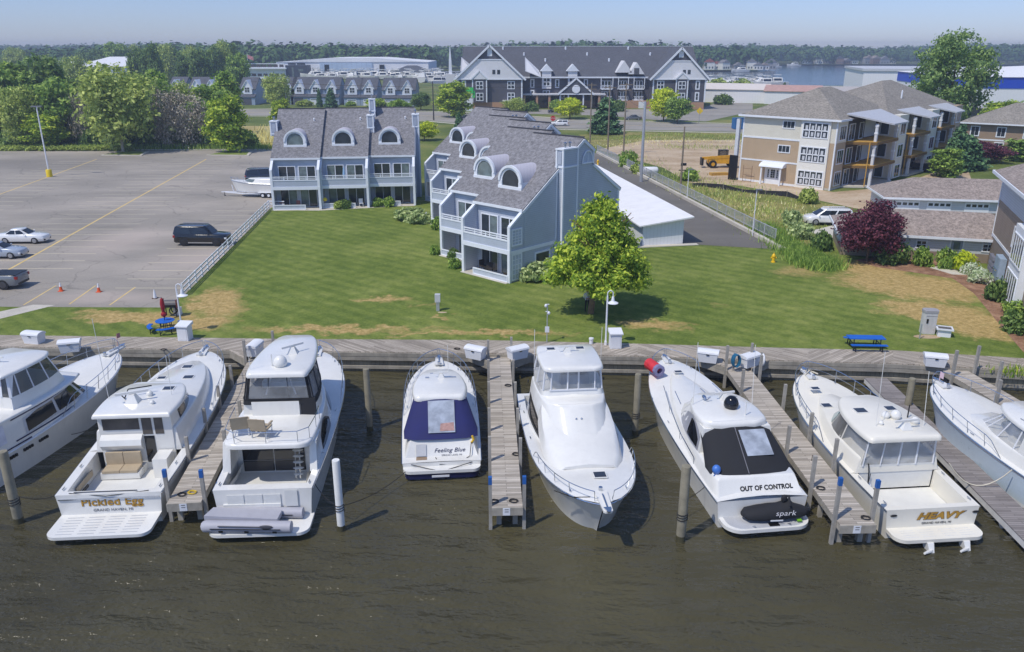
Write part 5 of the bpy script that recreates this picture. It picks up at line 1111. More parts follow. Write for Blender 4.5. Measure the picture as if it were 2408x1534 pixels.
# ---------------------------------------------------------------- apartment block being built
TANW = siding('tan_board_siding', (182,160,132), .3, .05, True, .9); CRM = siding('cream_lap_siding', (222,218,204), .17, .03); CRMT = mat('cream_trim', (232,230,222), .5, var=.03)
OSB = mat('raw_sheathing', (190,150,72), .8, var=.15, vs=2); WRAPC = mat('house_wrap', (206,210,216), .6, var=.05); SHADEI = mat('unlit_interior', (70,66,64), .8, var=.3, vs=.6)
def tan_block():
    t = thing('apartment_building', 'tan three storey apartment building under construction with raw timber balconies', 'building', (33.72,118.87,GZ), R(-43.75))
    W, D = 13.75, 44; H1, H2, EV = 3.15, 6.35, 9.4
    MB().bx(0,W,0,D,0,.3).build('foundation', CONC, t, 0)
    MB().bx(0,W,0,D,.3,H1).build('lower_wall', TANW, t, 0); MB().bx(.002,W-.002,.002,D,H1+.0,H2).build('middle_wall', TANW, t, 0); MB().bx(0,W,0,D,H2,EV).build('upper_wall', CRM, t, 0)
    mb = MB()
    for z0, z1 in ((0,.28),(H1-.08,H1+.14),(H2-.08,H2+.16),(EV-.3,EV)): mb.bx(-.03,8.9,-.05,0,z0,z1)
    mb.bx(-.06,.14,-.06,.1,0,EV).bx(W-.12,W+.06,-.06,.12,0,EV).build('trim_board', TRIM, t, 0)
    MB().bx(8.8,12.95,-.28,0,.0,EV).build('window_bay', CRMT, t, 0)
    for z0, z1 in ((.55,2.35),(3.75,5.6),(7.0,8.85)):
        win(t, (0,-.28,0), X_, NY, 9.2, 12.6, z0, z1, HOUSEGL, 4, 2, .14, .14); mb = MB()
        for k in range(4):
            for zz in (z0+.12,z0+1.0): mb.bx(9.45+k*.85,9.8+k*.85,-.315,-.311,zz,zz+.55)
        mb.build('window_sticker', mat('window_protective_film',(196,200,206),.5), t, 0)
    for x0, z0 in ((6.1,8.0),(5.75,4.65)): win(t, (0,0,0), X_, NY, x0, x0+1.6, z0, z0+.85, HOUSEGL, 3, 1, .13)
    d = facew('door', t, (0,0,0), X_, NY, 4.3, 6.3, .28, 2.25, TRIM, 0, .05)
    for x0, x1, nx in ((4.5,4.72,1),(4.98,5.62,2),(5.88,6.1,1)): win(d, (0,-.05,0), X_, NY, x0, x1, .9, 2.05, HOUSEGL, nx, 4, .02, .03)
    MB().loft([[(x,-1.3+1.3*math.cos(a),2.5+.62*math.sin(a)) if False else (x, -1.25*math.cos(a), 2.5+.6*math.sin(a)) for a in [math.pi/2*k/6 for k in range(7)]]+[(x,0,2.5)] for x in (3.6,7.2)]).build('door_canopy', TRIM, t, 30)
    MB().bx(3.85,4.05,-1.1,-.9,0,2.5).bx(6.75,6.95,-1.1,-.9,0,2.5).build('canopy_post', TRIM, t, 0); MB().bx(4.05,4.28,-.08,0,0,2.5).bx(6.32,6.55,-.08,0,0,2.5).build('door_casing', TRIM, t, 0)
    # balcony side: bays stepping out from the right wall
    for i, (y0, y1, out) in enumerate(((3.4,14.6,2.4),(18.4,28.5,2.4),(32,42,2.0))):
        for z in (.28, H1+.05, H2+.05):
            b = MB().prism([(W+.02,y0),(W+out+1.0,y0+2.2),(W+out+1.0,y1-1),(W+.02,y1)], z-.22, z).build('balcony', OSB if z > 1 else CONC, t, 0)
            if z > 1: MB().bar((W+.05,y0,z-.25),(W+out+1.02,y0+2.2,z-.25),.1,.34).bar((W+out+1.02,y0+2.2,z-.25),(W+out+1.02,y1-1,z-.25),.1,.34).build('rim_joist', mat('dark_joist',(120,92,50),.8), b, 0)
        for y in (y0+2.4, y1-1.3):
            bp = MB().bx(W+out+.5,W+out+.85,y-.17,y+.17,.28,EV-.6).build('balcony_post', WRAPC, t, 0)
            for z in (4.4,5.6,7.4,8.4): MB().bx(W+out+.45,W+out+.9,y-.22,y+.22,z,z+.22).build('post_band', TRIM, bp, 0)
        MB().bx(W+out+.3,W+out+.42,y0+1.4,y0+1.52,.3,H2).build('prop', OSB, t, 0)
        # inner walls of the bay
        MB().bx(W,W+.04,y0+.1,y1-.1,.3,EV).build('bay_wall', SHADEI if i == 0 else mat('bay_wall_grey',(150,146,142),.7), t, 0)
        for z in (.35, H1+.15, H2+.15):
            win(t, (W+.04,0,0), Y_, X_, y0+.6, y0+2.4, z, z+2.1, HOUSEGL, 2, 1, .1); win(t, (W+.04,0,0), Y_, X_, y0+4.2, y0+5.4, z, z+2.1, HOUSEGL, 1, 1, .1, name='balcony_door')
            facew('wrapped_wall', t, (W+.04,0,0), Y_, X_, y0+6, y1-1.2, z, z+2.6, WRAPC, 0, .02)
        for z in (.6, H1+.4, H2+.4): win(t, (W,0,0), Y_, X_, 1.0, 2.9, z, z+1.75, HOUSEGL, 3, 1, .12) if i == 0 else None
        MB().bx(W,W+out+.6,y1-.1,y1+3.4,.3,EV).build('side_bay', CRM if i < 2 else TANW, t, 0)
        for z in (.5, H1+.3, H2+.3): win(t, (0,y1-.1,0), X_, NY, W+.5, W+1.6, z, z+1.8, HOUSEGL, 1, 1, .12); win(t, (W+out+.6,0,0), Y_, X_, y1+.6, y1+2.6, z, z+1.7, HOUSEGL, 2, 1, .12)
        # canopy roofs
        c = MB().prism([(W-.2,y0-.4),(W+out+2.6,y0+3.2),(W+out+2.6,y1-2.4),(W-.2,y1+.6)],[EV+.55,EV-.75,EV-.75,EV+.55],[EV+.75,EV-.55,EV-.55,EV+.75]).build('balcony_canopy', mat('pale_membrane',(190,191,194),.4), t, 0)
    # hip roofs
    o_ = .6
    def hip(x0,x1,y0,y1,z0,zr,ry0,ry1,name='roof'):
        xm = (x0+x1)/2
        v = [(x0,y0,z0),(x1,y0,z0),(x1,y1,z0),(x0,y1,z0),(xm,ry0,zr),(xm,ry1,zr)]
        return MB().add(v,[(0,1,4),(1,2,5,4),(2,3,5),(3,0,4,5),(3,2,1,0)]).build(name, ROOFT, t, 0)
    rf = hip(-o_,W+o_,-o_,20,EV,13.15,8.2,12.5); hip(-o_,W+o_+1.2,13,D+o_,EV+.004,13.5,31,35)
    mb = MB()
    for a_, b_ in (((-o_,-o_),(W+o_,-o_)),((-o_,-o_),(-o_,D+o_)),((W+o_,-o_),(W+o_,3))): mb.bar((*a_,EV-.03),(*b_,EV-.03),.12,.26)
    mb.build('fascia', TRIM, t, 0); MB().lathe([(.12,12.2),(.12,13.4),(.02,13.5)],(W-1.5,27,-1.2),8).build('roof_vent', TRIM, rf)
    MB().bx(-1.0,-.5,-.3,.2,0,EV-.6).build('corner_post', WRAPC, t, 0); MB().bx(-1.5,-.2,-.55,-.35,0,3.6).build('stacked_sheets', BLACK, t, 0)
    mb = MB(); 
    for z in (.1,1.0,1.9): mb.bx(1.0,2.4,-.8,-.75,z,z+.05)
    for x in (1.0,2.35): mb.bx(x,x+.05,-.8,-.75,0,2.4)
    mb.build('scaffold_frame', mat('dull_red_steel',(120,92,76),.6), t, 0)
tan_block()
# ---------------------------------------------------------------- siding apartment block at the right edge
TAUPE = siding('taupe_lap_siding', (150,134,120), .2, .07, False, .6); PALEB = siding('pale_lap_siding', (200,206,216), .2, .03); GARW = siding('garage_lap_siding', (206,210,216), .2, .03)
def edge_block():
    d = Vector((-.368,-.930)); rz = math.atan2(-d.x, d.y)     # local +y runs along the visible wall towards the camera
    ang = math.atan2(d.y, d.x)-R(90); t = thing('apartment_building', 'tall taupe sided apartment building cut by the right edge', 'building', (43.38,70.5,GZ), ang)
    D = 26; EV = 8.25
    # local: y along the wall, x<0 ... the building lies on the +x side seen from inside: use sign s
    s = 1 if (Matrix.Rotation(ang,3,'Z') @ Vector((1,0,0))).x > 0 else -1
    bxs = lambda a, b: (min(a*s,b*s), max(a*s,b*s))
    def B(name, x0, x1, y0, y1, z0, z1, m, par=None): xa, xb = bxs(x0, x1); return MB().bx(xa,xb,y0,y1,z0,z1).build(name, m, par or t, 0)
    B('lower_wall',0,14,0,D,0,2.7,TAUPE); B('middle_wall',.002,14,.002,D,2.7,5.9,TAUPE); B('upper_wall',0,14,0,D,5.9,EV,PALEB)
    B('trim_board',-.05,0,0,D,2.62,2.85,TRIM); B('corner_board',-.05,.1,-.06,.1,0,EV,TRIM)
    n = (-s,0,0)
    win(t, (0,0,0), Y_, n, 8.55, 9.5, 3.6, 5.0, HOUSEGL, 2, 1, .15); win(t, (0,0,0), Y_, n, 9.3, 10.2, .9, 2.1, HOUSEGL, 2, 1, .15)
    B('window_bay',-.5,.0,11.2,15.5,0,5.9,TRIM)
    for z0, z1 in ((.35,2.4),(3.2,5.2)): win(t, (-.5*s,0,0), Y_, n, 11.5, 15.2, z0, z1, HOUSEGL, 5, 1, .1, .2)
    win(t, (0,0,0), Y_, n, 17, 19, 3.4, 5.2, HOUSEGL, 2, 1, .15)
    xs = bxs(-.8, 14.8); xm = sum(xs)/2
    rf = MB().add([(xs[0],-.8,EV),(xs[1],-.8,EV),(xs[1],D+.8,EV),(xs[0],D+.8,EV),(xm,6,EV+3.8),(xm,D-6,EV+3.8)],[(0,1,4),(1,2,5,4),(2,3,5),(3,0,4,5),(3,2,1,0)]).build('roof', ROOFB, t, 0)
    mb = MB(); xl = -.8*s
    mb.bar((xl,-.8,EV-.06),(xl,D+.8,EV-.06),.1,.26); mb.bar((xs[0],-.8,EV-.06),(xs[1],-.8,EV-.06),.1,.26); mb.build('fascia', TRIM, t, 0)
    # meters and cabinets on the wall
    mt = B('meter_cabinet',-.55,-.05,6.3,8.3,.4,2.3,mat('blue_grey_cabinet',(150,168,186),.5)); 
    for k in range(3): MB().lathe([(.12,0),(.12,.1),(.05,.14)],(-.6*s,6.7+k*.5,1.2),8).move(Matrix.Identity(4)).build('meter', STEEL, mt)
    mb = MB()
    for k in range(12): mb.bx(-.5*s-.12,-.5*s+.12,4.1+(k % 4)*.45,4.35+(k % 4)*.45,.5+(k//4)*.5,.85+(k//4)*.5)
    mb.build('meter_bank', mat('meter_grey',(132,134,146),.5), t, 0)
edge_block()
# ---------------------------------------------------------------- garages on the right
def garage(label, p, q, D, EV, ridge, doors, door=None, wins=(), hipl=3, hipr=3):
    p, q = Vector(p), Vector(q); L = (q-p).length; rz = math.atan2(q.y-p.y, q.x-p.x); t = thing('garage', label, 'garage', (p.x,p.y,GZ), rz, 'hip roofed garages on the right')
    MB().bx(0,L,0,D,0,.85).build('base_wall', TAUPE, t, 0); MB().bx(.002,L-.002,.002,D-.002,.85,EV).build('wall', GARW, t, 0)
    o_ = .5; v = [(-o_,-o_,EV),(L+o_,-o_,EV),(L+o_,D+o_,EV),(-o_,D+o_,EV),(hipl,D/2,ridge),(L-hipr,D/2,ridge)]
    MB().add(v,[(0,1,5,4),(1,2,5),(2,3,4,5),(3,0,4),(3,2,1,0)]).build('roof', ROOFB, t, 0)
    MB().bar((-o_,-o_,EV-.05),(L+o_,-o_,EV-.05),.1,.22).bar((-o_,-o_,EV-.05),(-o_,D+o_,EV-.05),.1,.22).build('fascia', TRIM, t, 0)
    for x in doors:
        d = facew('garage_door', t, (0,0,0), X_, NY, x, x+2.6, .0, 2.05, TRIM, 0, .04)
        for k in range(4): facew('door_window', d, (0,0,0), X_, NY, x+.15+k*.62, x+.6+k*.62, 1.5, 1.8, HOUSEGL, .041, .05)
        MB().bx(x+1.0,x+1.5,-.12,-.0,2.12,2.2).build('door_lamp', BLACK, t, 0)
    if door is not None:
        d = facew('door', t, (0,0,0), X_, NY, door, door+.95, .02, 2.0, mat('grey_door',(150,160,174),.5), 0, .04); facew('door_window', d, (0,0,0), X_, NY, door+.2, door+.75, .95, 1.85, CURTGL, .041, .05)
        mb = MB(); frame_mb(mb, (0,0,0), X_, NY, door, door+.95, .02, 2.0, .12, 0, .05); mb.build('door_frame', TRIM, t, 0)
    for x in wins: win(t, (0,0,0), X_, NY, x, x+.75, 1.15, 1.75, HOUSEGL, 2, 2, .1, .05)
garage('near hip roofed garage with grey side door behind the shrubs', (31.2,73.7), (46.6,69.4), 7.2, 2.25, 4.0, (), 9.35, (6.5,12.0), 4.5, 3)
garage('far hip roofed garage with three white panelled doors', (43.2,91.3), (62,88.0), 7, 2.35, 4.2, (1.0,4.4,8.4,11.8,15), None, (), 3.5, 3)
# ---------------------------------------------------------------- brown two storey block far right
t = thing('apartment_building', 'brown two storey apartment block with hip roof beyond the dark evergreens', 'building', (83.5,151,GZ), R(-37))
BRN = siding('brown_lap_siding', (156,134,112), .2, .06); MB().bx(0,26,0,14,0,2.6).build('lower_wall', BRN, t, 0); MB().bx(0,26,.002,14,2.6,5.6).build('upper_wall', BRN, t, 0); MB().bx(-.02,26,-.05,0,2.55,2.8).build('trim_board', TRIM, t, 0)
for z in (.7,3.4):
    for k in range(6): win(t, (0,0,0), X_, NY, 1.4+k*4.2, 2.6+k*4.2, z, z+1.5, HOUSEGL, 2, 1, .18)
MB().add([(-.8,-.8,5.6),(26.8,-.8,5.6),(26.8,14.8,5.6),(-.8,14.8,5.6),(7,7,9),(19,7,9)],[(0,1,5,4),(1,2,5),(2,3,4,5),(3,0,4),(3,2,1,0)]).build('roof', ROOFT, t, 0)
MB().bar((-.8,-.8,5.55),(26.8,-.8,5.55),.1,.24).build('fascia', TRIM, t, 0)
# ---------------------------------------------------------------- storage halls on the right
WMET = siding('white_metal_panel', (232,232,234), .9, .02, True, .92)
t = thing('storage_hall', 'big white boat storage hall with bright blue band under its roof', 'storage hall', (134,248,GZ), R(-8))
MB().bx(0,90,0,60,0,10.3).build('wall', WMET, t, 0); MB().bx(-.15,90,-.15,0,7.1,10.3).bx(-.15,0,-.15,60,7.1,10.3).build('blue_band', mat('royal_blue_panel',(24,70,190),.5,var=.04), t, 0)
MB().add([(-.5,-.5,10.32),(90.5,-.5,10.32),(90.5,60.5,10.32),(-.5,60.5,10.32),(30,30,13.0),(60,30,13.0)],[(0,1,5,4),(1,2,5),(2,3,4,5),(3,0,4)]).build('roof', WROOF, t, 0)
t = thing('storage_hall', 'plain white flat roofed hall behind the tall cottonwood tree', 'storage hall', (137,325,GZ), R(-14)); MB().bx(0,70,0,50,0,10).build('wall', WMET, t, 0); MB().bx(-.5,70.5,-.5,50.5,10,10.9).build('roof', mat('grey_roof_edge',(196,198,202),.6), t, 0)
t = thing('office_building', 'low dark fronted building with pale flat roof before the white hall', 'building', (118,208,GZ), R(-6)); MB().bx(0,22,0,12,0,4.2).build('wall', mat('dark_panel_wall',(58,60,66),.5), t, 0); MB().bx(-1,23,-1.5,13,4.2,4.7).build('roof', mat('pale_flat_roof',(188,186,184),.7), t, 0)
for x in (1.5,6,13): MB().bx(x,x+3,-.06,0,.5,3.4).build('shopfront_window', CURTGL, t, 0)
def shed(label, p, L, D, EV, rg, rz, rm, wm=WMET, name='warehouse', grp='low warehouses beyond the road', openings=()):
    t = thing(name, label, 'warehouse', (*p,GZ), rz, grp); MB().bx(0,L,0,D,0,EV).build('wall', wm, t, 0)
    MB().loft([[(x,-.4,EV),(x,D/2,rg),(x,D+.4,EV),(x,D+.4,EV-.15),(x,D/2,rg-.15),(x,-.4,EV-.15)] for x in (-.5,L+.5)]).build('roof', rm, t, 0)
    for x in openings: MB().bx(x,x+3,-.05,0,0,2.6).build('loading_door', mat('dim_door',(120,122,126),.6), t, 0)
    return t
shed('white walled warehouse with pale roof right of the dark gabled building', (69,298), 22, 14, 4.6, 6.4, R(-22), mat('pale_buff_roof',(214,206,198),.7), openings=(4,))
shed('warehouse with rusty striped red and white roof', (88,288), 18, 14, 4.4, 6.2, R(-22), siding('rusty_striped_roof', (186,150,138), 1.6, .15, True, 1.25))
shed('grey roofed warehouse behind the tan apartment building', (104,282), 26, 14, 4.2, 6.0, R(-22), mat('mid_grey_roof',(178,172,168),.7))
t = thing('container', 'blue steel container at the left rear of the tan apartment building', 'container', (53.5,196,GZ), R(4)); MB().bx(0,6.1,0,2.4,.1,2.6).build('box', siding('blue_corrugated',(44,104,160),.25,.06,True,.7), t, 0); MB().bx(0,6.1,-.03,0,.05,.2).bx(0,6.1,-.03,0,2.5,2.65).build('rail', mat('dark_blue',(30,70,120)), t, 0)
# ---------------------------------------------------------------- dark gabled residence across the road
DARKW = siding('dark_plum_siding', (86,85,92), .3, .06); BRICK = mat('tan_brick', (178,140,112), .85, var=.12, vs=6); VSH = siding('white_shake', (226,226,228), .35, .03)
def dark_house():
    t = thing('residence', 'large dark grey three storey residence with white gables and many windows', 'building', (0,262,GZ))
    def oct_win(x, y, z, w_=1.0, h=2.0):
        win(t, (0,y,0), X_, NY, x-w_*.32, x+w_*.32, z, z+h, HOUSEGL, 1, 2, .38, .06)
    def dbl(x, y, z, h=2.0): win(t, (0,y,0), X_, NY, x-.95, x+.95, z, z+h, HOUSEGL, 2, 2, .22, .22)
    def wing(x0, x1, apex, D, bay, lab):
        xm = (x0+x1)/2; ev = 9.2
        MB().bx(x0,x1,0,D,0,2.2).build('brick_base', BRICK, t, 0); MB().bx(x0,x1,0,D,2.2,ev).build('wing_wall', DARKW, t, 0)
        s = (apex-ev)/(xm-x0+1.2)
        MB().loft([[(x0,y,ev),(x1,y,ev),(xm,y,apex-.6)] for y in (.0,.35)]).build('gable_wall', DARKW, t, 0)
        zc = ev+(apex-ev)*.58; hw = (xm-x0)*(1-.58); MB().loft([[(x0-.6,y,ev),(x1+.6,y,ev),(xm+hw-.2,y,zc),(xm-hw+.2,y,zc)] for y in (-.35,.0)]).build('white_gable', VSH, t, 0)
        MB().loft([[(x0-1.2,y,ev-.15),(xm,y,apex),(x1+1.2,y,ev-.15),(x1+1.0,y,ev-.5),(xm,y,apex-.45),(x0-1.0,y,ev-.5)] for y in (-.7,D)]).build('wing_roof', ROOFD, t, 0)
        mb = MB(); mb.bar((x0-1.25,-.75,ev-.25),(xm,-.75,apex-.1),.3,.55); mb.bar((xm,-.75,apex-.1),(x1+1.25,-.75,ev-.25),.3,.55); mb.bar((x0-.5,-.42,ev),(x1+.5,-.42,ev),.12,.35); mb.bar((xm-hw,-.42,zc),(xm+hw,-.42,zc),.12,.3)
        for x in (x0,x1): mb.bx(x-.2,x+.2,-.12,.1,2.2,ev)
        mb.build('gable_trim', TRIM, t, 0)
        facew('gable_vent', t, (0,0,0), X_, NY, xm-.75, xm+.75, zc+1.0, zc+3.6, TRIM, 0, .15)
        for k in (-1,1): facew('attic_window', t, (0,-.35,0), X_, NY, xm+2+k*.75-.45, xm+2+k*.75+.45, ev+1.5, ev+2.8, HOUSEGL, .0, .06)
        b0, b1 = bay; bm = (b0+b1)/2
        MB().bx(b0,b1,-1.2,0,2.2,ev).build('bay_wall', DARKW, t, 0); MB().loft([[(b0-.5,y,ev),(bm,y,ev+(b1-b0)*.55),(b1+.5,y,ev)] for y in (-1.5,.0)]).build('bay_roof', VSH, t, 0)
        mb = MB(); mb.bar((b0-.6,-1.55,ev-.1),(bm,-1.55,ev+(b1-b0)*.55+.1),.2,.4); mb.bar((bm,-1.55,ev+(b1-b0)*.55+.1),(b1+.6,-1.55,ev-.1),.2,.4)
        for x in (b0,b1): mb.bx(x-.18,x+.18,-1.3,-1.1,2.2,ev)
        mb.build('bay_trim', TRIM, t, 0)
        return xm, bm
    xm, bm = wing(-17,3.1,19.3,32,(-12.4,-8.0),'L')
    for z in (2.9,6.4): dbl(bm,-1.2,z); dbl(-.3,0,z); oct_win(-15.2,0,z)
    xm, bm = wing(44.6,61,18.6,32,(51.6,55.2),'R')
    for z in (2.9,6.4): dbl(bm,-1.2,z); oct_win(58.6,0,z); win(t, (0,0,0), X_, NY, 46, 47.8, z, z+2.1, HOUSEGL, 2, 2, .22, .22)
    MB().bx(3.1,44.6,8,30,0,2.2).build('brick_base', BRICK, t, 0); MB().bx(3.1,44.6,8,30,2.2,9.6).build('main_wall', DARKW, t, 0)
    rf = MB().loft([[(x,6.6,9.5),(x,22,18.9),(x,38,9.5)] for x in (-16.5,61)]).build('main_roof', ROOFD, t, 0)
    MB().bar((3.1,6.55,9.5),(44.6,6.55,9.5),.2,.45).bar((-16.5,22,19),(61,22,19),.4,.12).build('eave_trim', TRIM, rf, 0)
    mb = MB()
    for k in range(9): mb.lathe([(.3,0),(.3,1.0),(.05,1.1)],(-3+k*7.0,20.6-(k % 3)*3,17.8-(k % 3)*1.8),6)
    mb.build('roof_vent', TRIM, rf)['kind'] = 'stuff'
    for x0, y0, x1 in ((4.2,6.2,9.2),(-16.4,9,-11)):
        MB().prism([(x0,3),(x1,3),(x1,10),(x0,10)],[11.5,9.6,11,15.5],[11.7,9.8,11.2,15.7]).build('valley_roof', VSH, t, 0)
    for x in (11.2,19.6):                          # wall dormers
        MB().bx(x-1.5,x+1.5,7.0,9,6.0,11.6).build('dormer', VSH, t, 0); MB().loft([[(xx,y,z) for xx, z in ((x-2.1,11.4),(x,13.6),(x+2.1,11.4))] for y in (6.6,12)]).build('dormer_roof', TRIM, t, 0)
        dbl(x,7.0,7.0,2.2)
    for x in (6.6,14.7,24): oct_win(x,8,6.6)
    for x in (6.6,16.5): oct_win(x,8,3.2)
    dbl(11.2,8,3.2)
    # entry porch with round emblem
    MB().loft([[(14.8,y,4.6),(20.4,y,9.3),(26,y,4.6)] for y in (1.5,8)]).build('porch_roof', ROOFD, t, 0); MB().loft([[(15.4,y,4.5),(20.4,y,8.7),(25.4,y,4.5)] for y in (1.6,1.9)]).build('porch_gable', DARKW, t, 0)
    mb = MB(); mb.bar((14.6,1.4,4.5),(20.4,1.4,9.4),.3,.5); mb.bar((20.4,1.4,9.4),(26.2,1.4,4.5),.3,.5); mb.bar((15,1.45,4.6),(26,1.45,4.6),.2,.35)
    for x in (15.4,18,22.8,25.4): mb.bx(x-.2,x+.2,1.8,2.2,0,4.6)
    mb.build('porch_trim', TRIM, t, 0)
    MB().lathe([(1.25,0),(1.3,.15),(1.2,.25),(.02,.26)],(0,0,0),20).move(Matrix.Translation((20.4,1.4,6.1)) @ Matrix.Rotation(R(90),4,'X')).build('round_emblem', TRIM, t)
    MB().bx(3.4,15,2.5,8,4.2,4.6).bx(25,30,2.5,8,4.2,4.6).build('porch_canopy', mat('pale_canopy',(206,206,210),.6), t, 0)
    mb = MB()
    for x in (4,8,12,28,30): mb.bx(x-.35,x+.35,2.8,3.3,0,4.2)
    mb.build('brick_pier', BRICK, t, 0)['kind'] = 'stuff'
    MB().bx(4,14,7.9,8,.3,3.8).bx(26,30,7.9,8,.3,3.8).build('ground_glazing', DARKGL, t, 0)
    # balconies on the right half
    for z in (2.6,6.0):
        for x0, x1 in ((28.6,32.6),(34.2,37.6),(39.2,42.8)):
            b = MB().bx(x0,x1,5.6,8,z-.25,z).build('balcony', TRIM, t, 0); mb = MB()
            mb.bx(x0,x1,5.6,5.7,z+1.0,z+1.12)
            k = x0
            while k < x1: mb.bx(k,k+.12,5.62,5.7,z,z+1.0); k += .42
            for x in (x0,x1-.2): mb.bx(x,x+.2,5.6,5.8,z-2.6 if z < 4 else z-3.4,z+3.3)
            mb.build('balcony_rail', TRIM, b, 0)
            win(t, (0,8,0), X_, NY, x0+.5, x1-.5, z+.1, z+2.3, HOUSEGL, 3, 1, .15, .25, name='balcony_door')
    for x, z0 in ((36,11),(40,10.5)): MB().loft([[(xx,y,z) for xx, z in ((x-2.6,z0),(x,z0+3.6),(x+2.6,z0))] for y in (6.0,14)]).build('roof_dormer', VSH, t, 0)
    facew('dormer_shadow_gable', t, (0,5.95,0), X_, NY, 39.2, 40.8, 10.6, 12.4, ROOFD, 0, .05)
    MB().bx(30,44.6,5.0,8,0,2.3).build('parking_wall', BRICK, t, 0); MB().bx(33,34.6,4.95,5,0,2.1).bx(41,43,4.95,5,0,2.1).build('service_door', TRIM, t, 0)
    MB().bx(-3,2.5,-2.5,0,2.6,2.9).build('side_canopy', mat('pale_canopy',(206,206,210),.6), t, 0)
dark_house()
t = thing('steeple', 'thin white steeple standing left of the dark gabled residence', 'steeple', (-22.5,305,GZ)); MB().bx(-1.7,1.7,-1.5,1.5,0,9.5).build('tower', VSH, t, 0); MB().loft([[(a*r_,b*r_,z) for a, b in ((-1,-1),(1,-1),(1,1),(-1,1))] for r_, z in ((.6,9.5),(.45,14),(.03,19.6))]).build('spire', TRIM, t, 0)
t = thing('sign_tower', 'white kiosk with bright green top beside the road', 'sign', (-13.4,263-8,GZ)); MB().bx(-1.2,1.2,-.6,.6,0,5.4).build('body', WHITEP, t, 0); MB().bx(-1.5,1.5,-.9,.9,5.4,7.0).bx(1.2,2.0,-.6,.6,4.0,6.0).build('green_top', mat('bright_green',(60,190,90),.5), t, 0)
# ---------------------------------------------------------------- row of pale blue townhouses across the road
SKYW = siding('pale_blue_siding', (158,174,196), .25, .04)
def cottage(px, dy, label, door=True, wide=5.6, side=False):
    Y = 284+dy; x = (px-1204)/FPX*(Y*math.cos(PITCH)+(CAMH-GZ)*math.sin(PITCH)); t = thing('row_house', label, 'house', (x,Y,GZ), 0, 'row houses across the road'); hw = wide/2
    MB().bx(-hw,hw,0,11,0,5.2).build('wall', SKYW, t, 0); MB().loft([[(xx,y,z) for y, z in ((0,5.2),(5.5,8.4),(11,5.2))] for xx in (hw-.2,hw)]).build('end_gable', SKYW, t, 0)
    MB().loft([[(xx,y,z) for y, z in ((-.5,5.0),(-.5,5.2),(5.5,8.9),(11.5,5.2),(11.5,5.0),(5.5,8.6))] for xx in (-hw-.1,hw+.1)]).build('roof', ROOFD, t, 0)
    MB().prism([(-hw,-2.2),(hw,-2.2),(hw,-.02),(-hw,-.02)],[2.55,2.55,3.3,3.3],[2.7,2.7,3.5,3.5]).build('porch_roof', ROOFD, t, 0); MB().bx(-hw+.1,hw-.1,-1.9,-.02,0,2.55).build('porch_wall', SKYW, t, 0)
    dm = MB().prism([(-1.6,-.6),(1.6,-.6),(1.6,3.5),(-1.6,3.5)],3.5,5.6).loft([[(-1.6,y,5.6),(1.6,y,5.6),(0,y,7.9)] for y in (-.6,3.5)]).build('dormer', TRIM, t, 0)
    MB().loft([[(-2.0,y,5.3),(0,y,8.2),(2.0,y,5.3),(2.0,y,5.05),(0,y,7.9),(-2.0,y,5.05)] for y in (-.9,4.5)]).build('dormer_roof', TRIM, dm, 0)
    win(dm, (0,-.6,0), X_, NY, -.75, .75, 4.2, 5.7, HOUSEGL, 2, 2, .1, .12)
    d = MB().bx(-1.7,1.5,-1.96,-1.9,0,2.2).build('garage_door' if door else 'porch_panel', TRIM if door else ROOFD, t, 0)
    if door: MB().bx(-1.5,1.3,-1.975,-1.962,1.6,1.9).build('door_window', CURTGL, d, 0)
    return t
for i, (px, dy, dr) in enumerate(((419,4,0),(467,3,0),(501,2,0),(586,0,0),(676,2,0),(707,2,0),(745,1,1),(782,0,1),(831,-3,1),(869,-3,1),(920,-6,1),(959,-6,1))):
    where = ('far left in the trees','second from the left behind the trees','third from the left behind the trees','alone left of the gap in the row','behind the leafy street tree','right of the leafy street tree','with narrow white side door','behind the small dark conifer','left of the pair with white garage doors','right of the pair with white garage doors','with dark open garage beside a parked car','last at the right end of the row')[i]
    cottage(px, dy, 'pale blue row house with white dormer, '+where, dr)
# ---------------------------------------------------------------- marina halls far behind
t = thing('storage_hall', 'long white marina storage hall with glazed blue front far behind the row houses', 'storage hall', (-152,540,GZ))
MB().bx(0,98,0,60,0,9.8).build('wall', WMET, t, 0); MB().bx(28,62,-.6,0,3.5,9.3).build('glazed_front', siding('pale_blue_glazing',(176,194,214),3.2,.04,True,.75), t, 0)
MB().loft([[(0,y,9.8),(34,y,12.3),(64,y,12.3),(98,y,9.8)] for y in (-.5,60)]).build('roof', WROOF, t, 0)
for x in (31,66.5): MB().bx(x,x+3,-.75,-.0,3,8.2).build('hall_door', DARKGL, t, 0)
MB().bx(7.5,12.5,-.2,0,8.2,9.2).bx(13.2,18.5,-.2,0,8.2,9.2).build('wall_lettering', TXTK, t, 0)
t = thing('office_building', 'dark two storey block in front of the white marina hall', 'building', (-141,520,GZ)); MB().bx(0,13,0,12,0,8.2).build('wall', mat('charcoal_cladding',(56,60,70),.5), t, 0); MB().bx(4,5,-.1,0,1,7).bx(8,11,-.1,0,4.5,6).build('window', CURTGL, t, 0)
t = thing('terrace_restaurant', 'white balconied marina building with flag left of the white hall', 'building', (-174,520,GZ)); MB().bx(0,33,0,14,0,6.0).build('wall', TRIM, t, 0); MB().bx(-1,34,-2,15,6.0,6.8).build('roof', TRIM, t, 0)
for z in (1.5,6.9): 
    mb = MB()
    for k in range(9): mb.bx(1+k*3.6,3.6+k*3.6,-.05-(1.5 if z > 5 else 0),.0-(1.5 if z > 5 else 0),z+.2,z+1.8)
    mb.build('window_row', mat('brown_glass',(84,72,66),.2), t, 0)
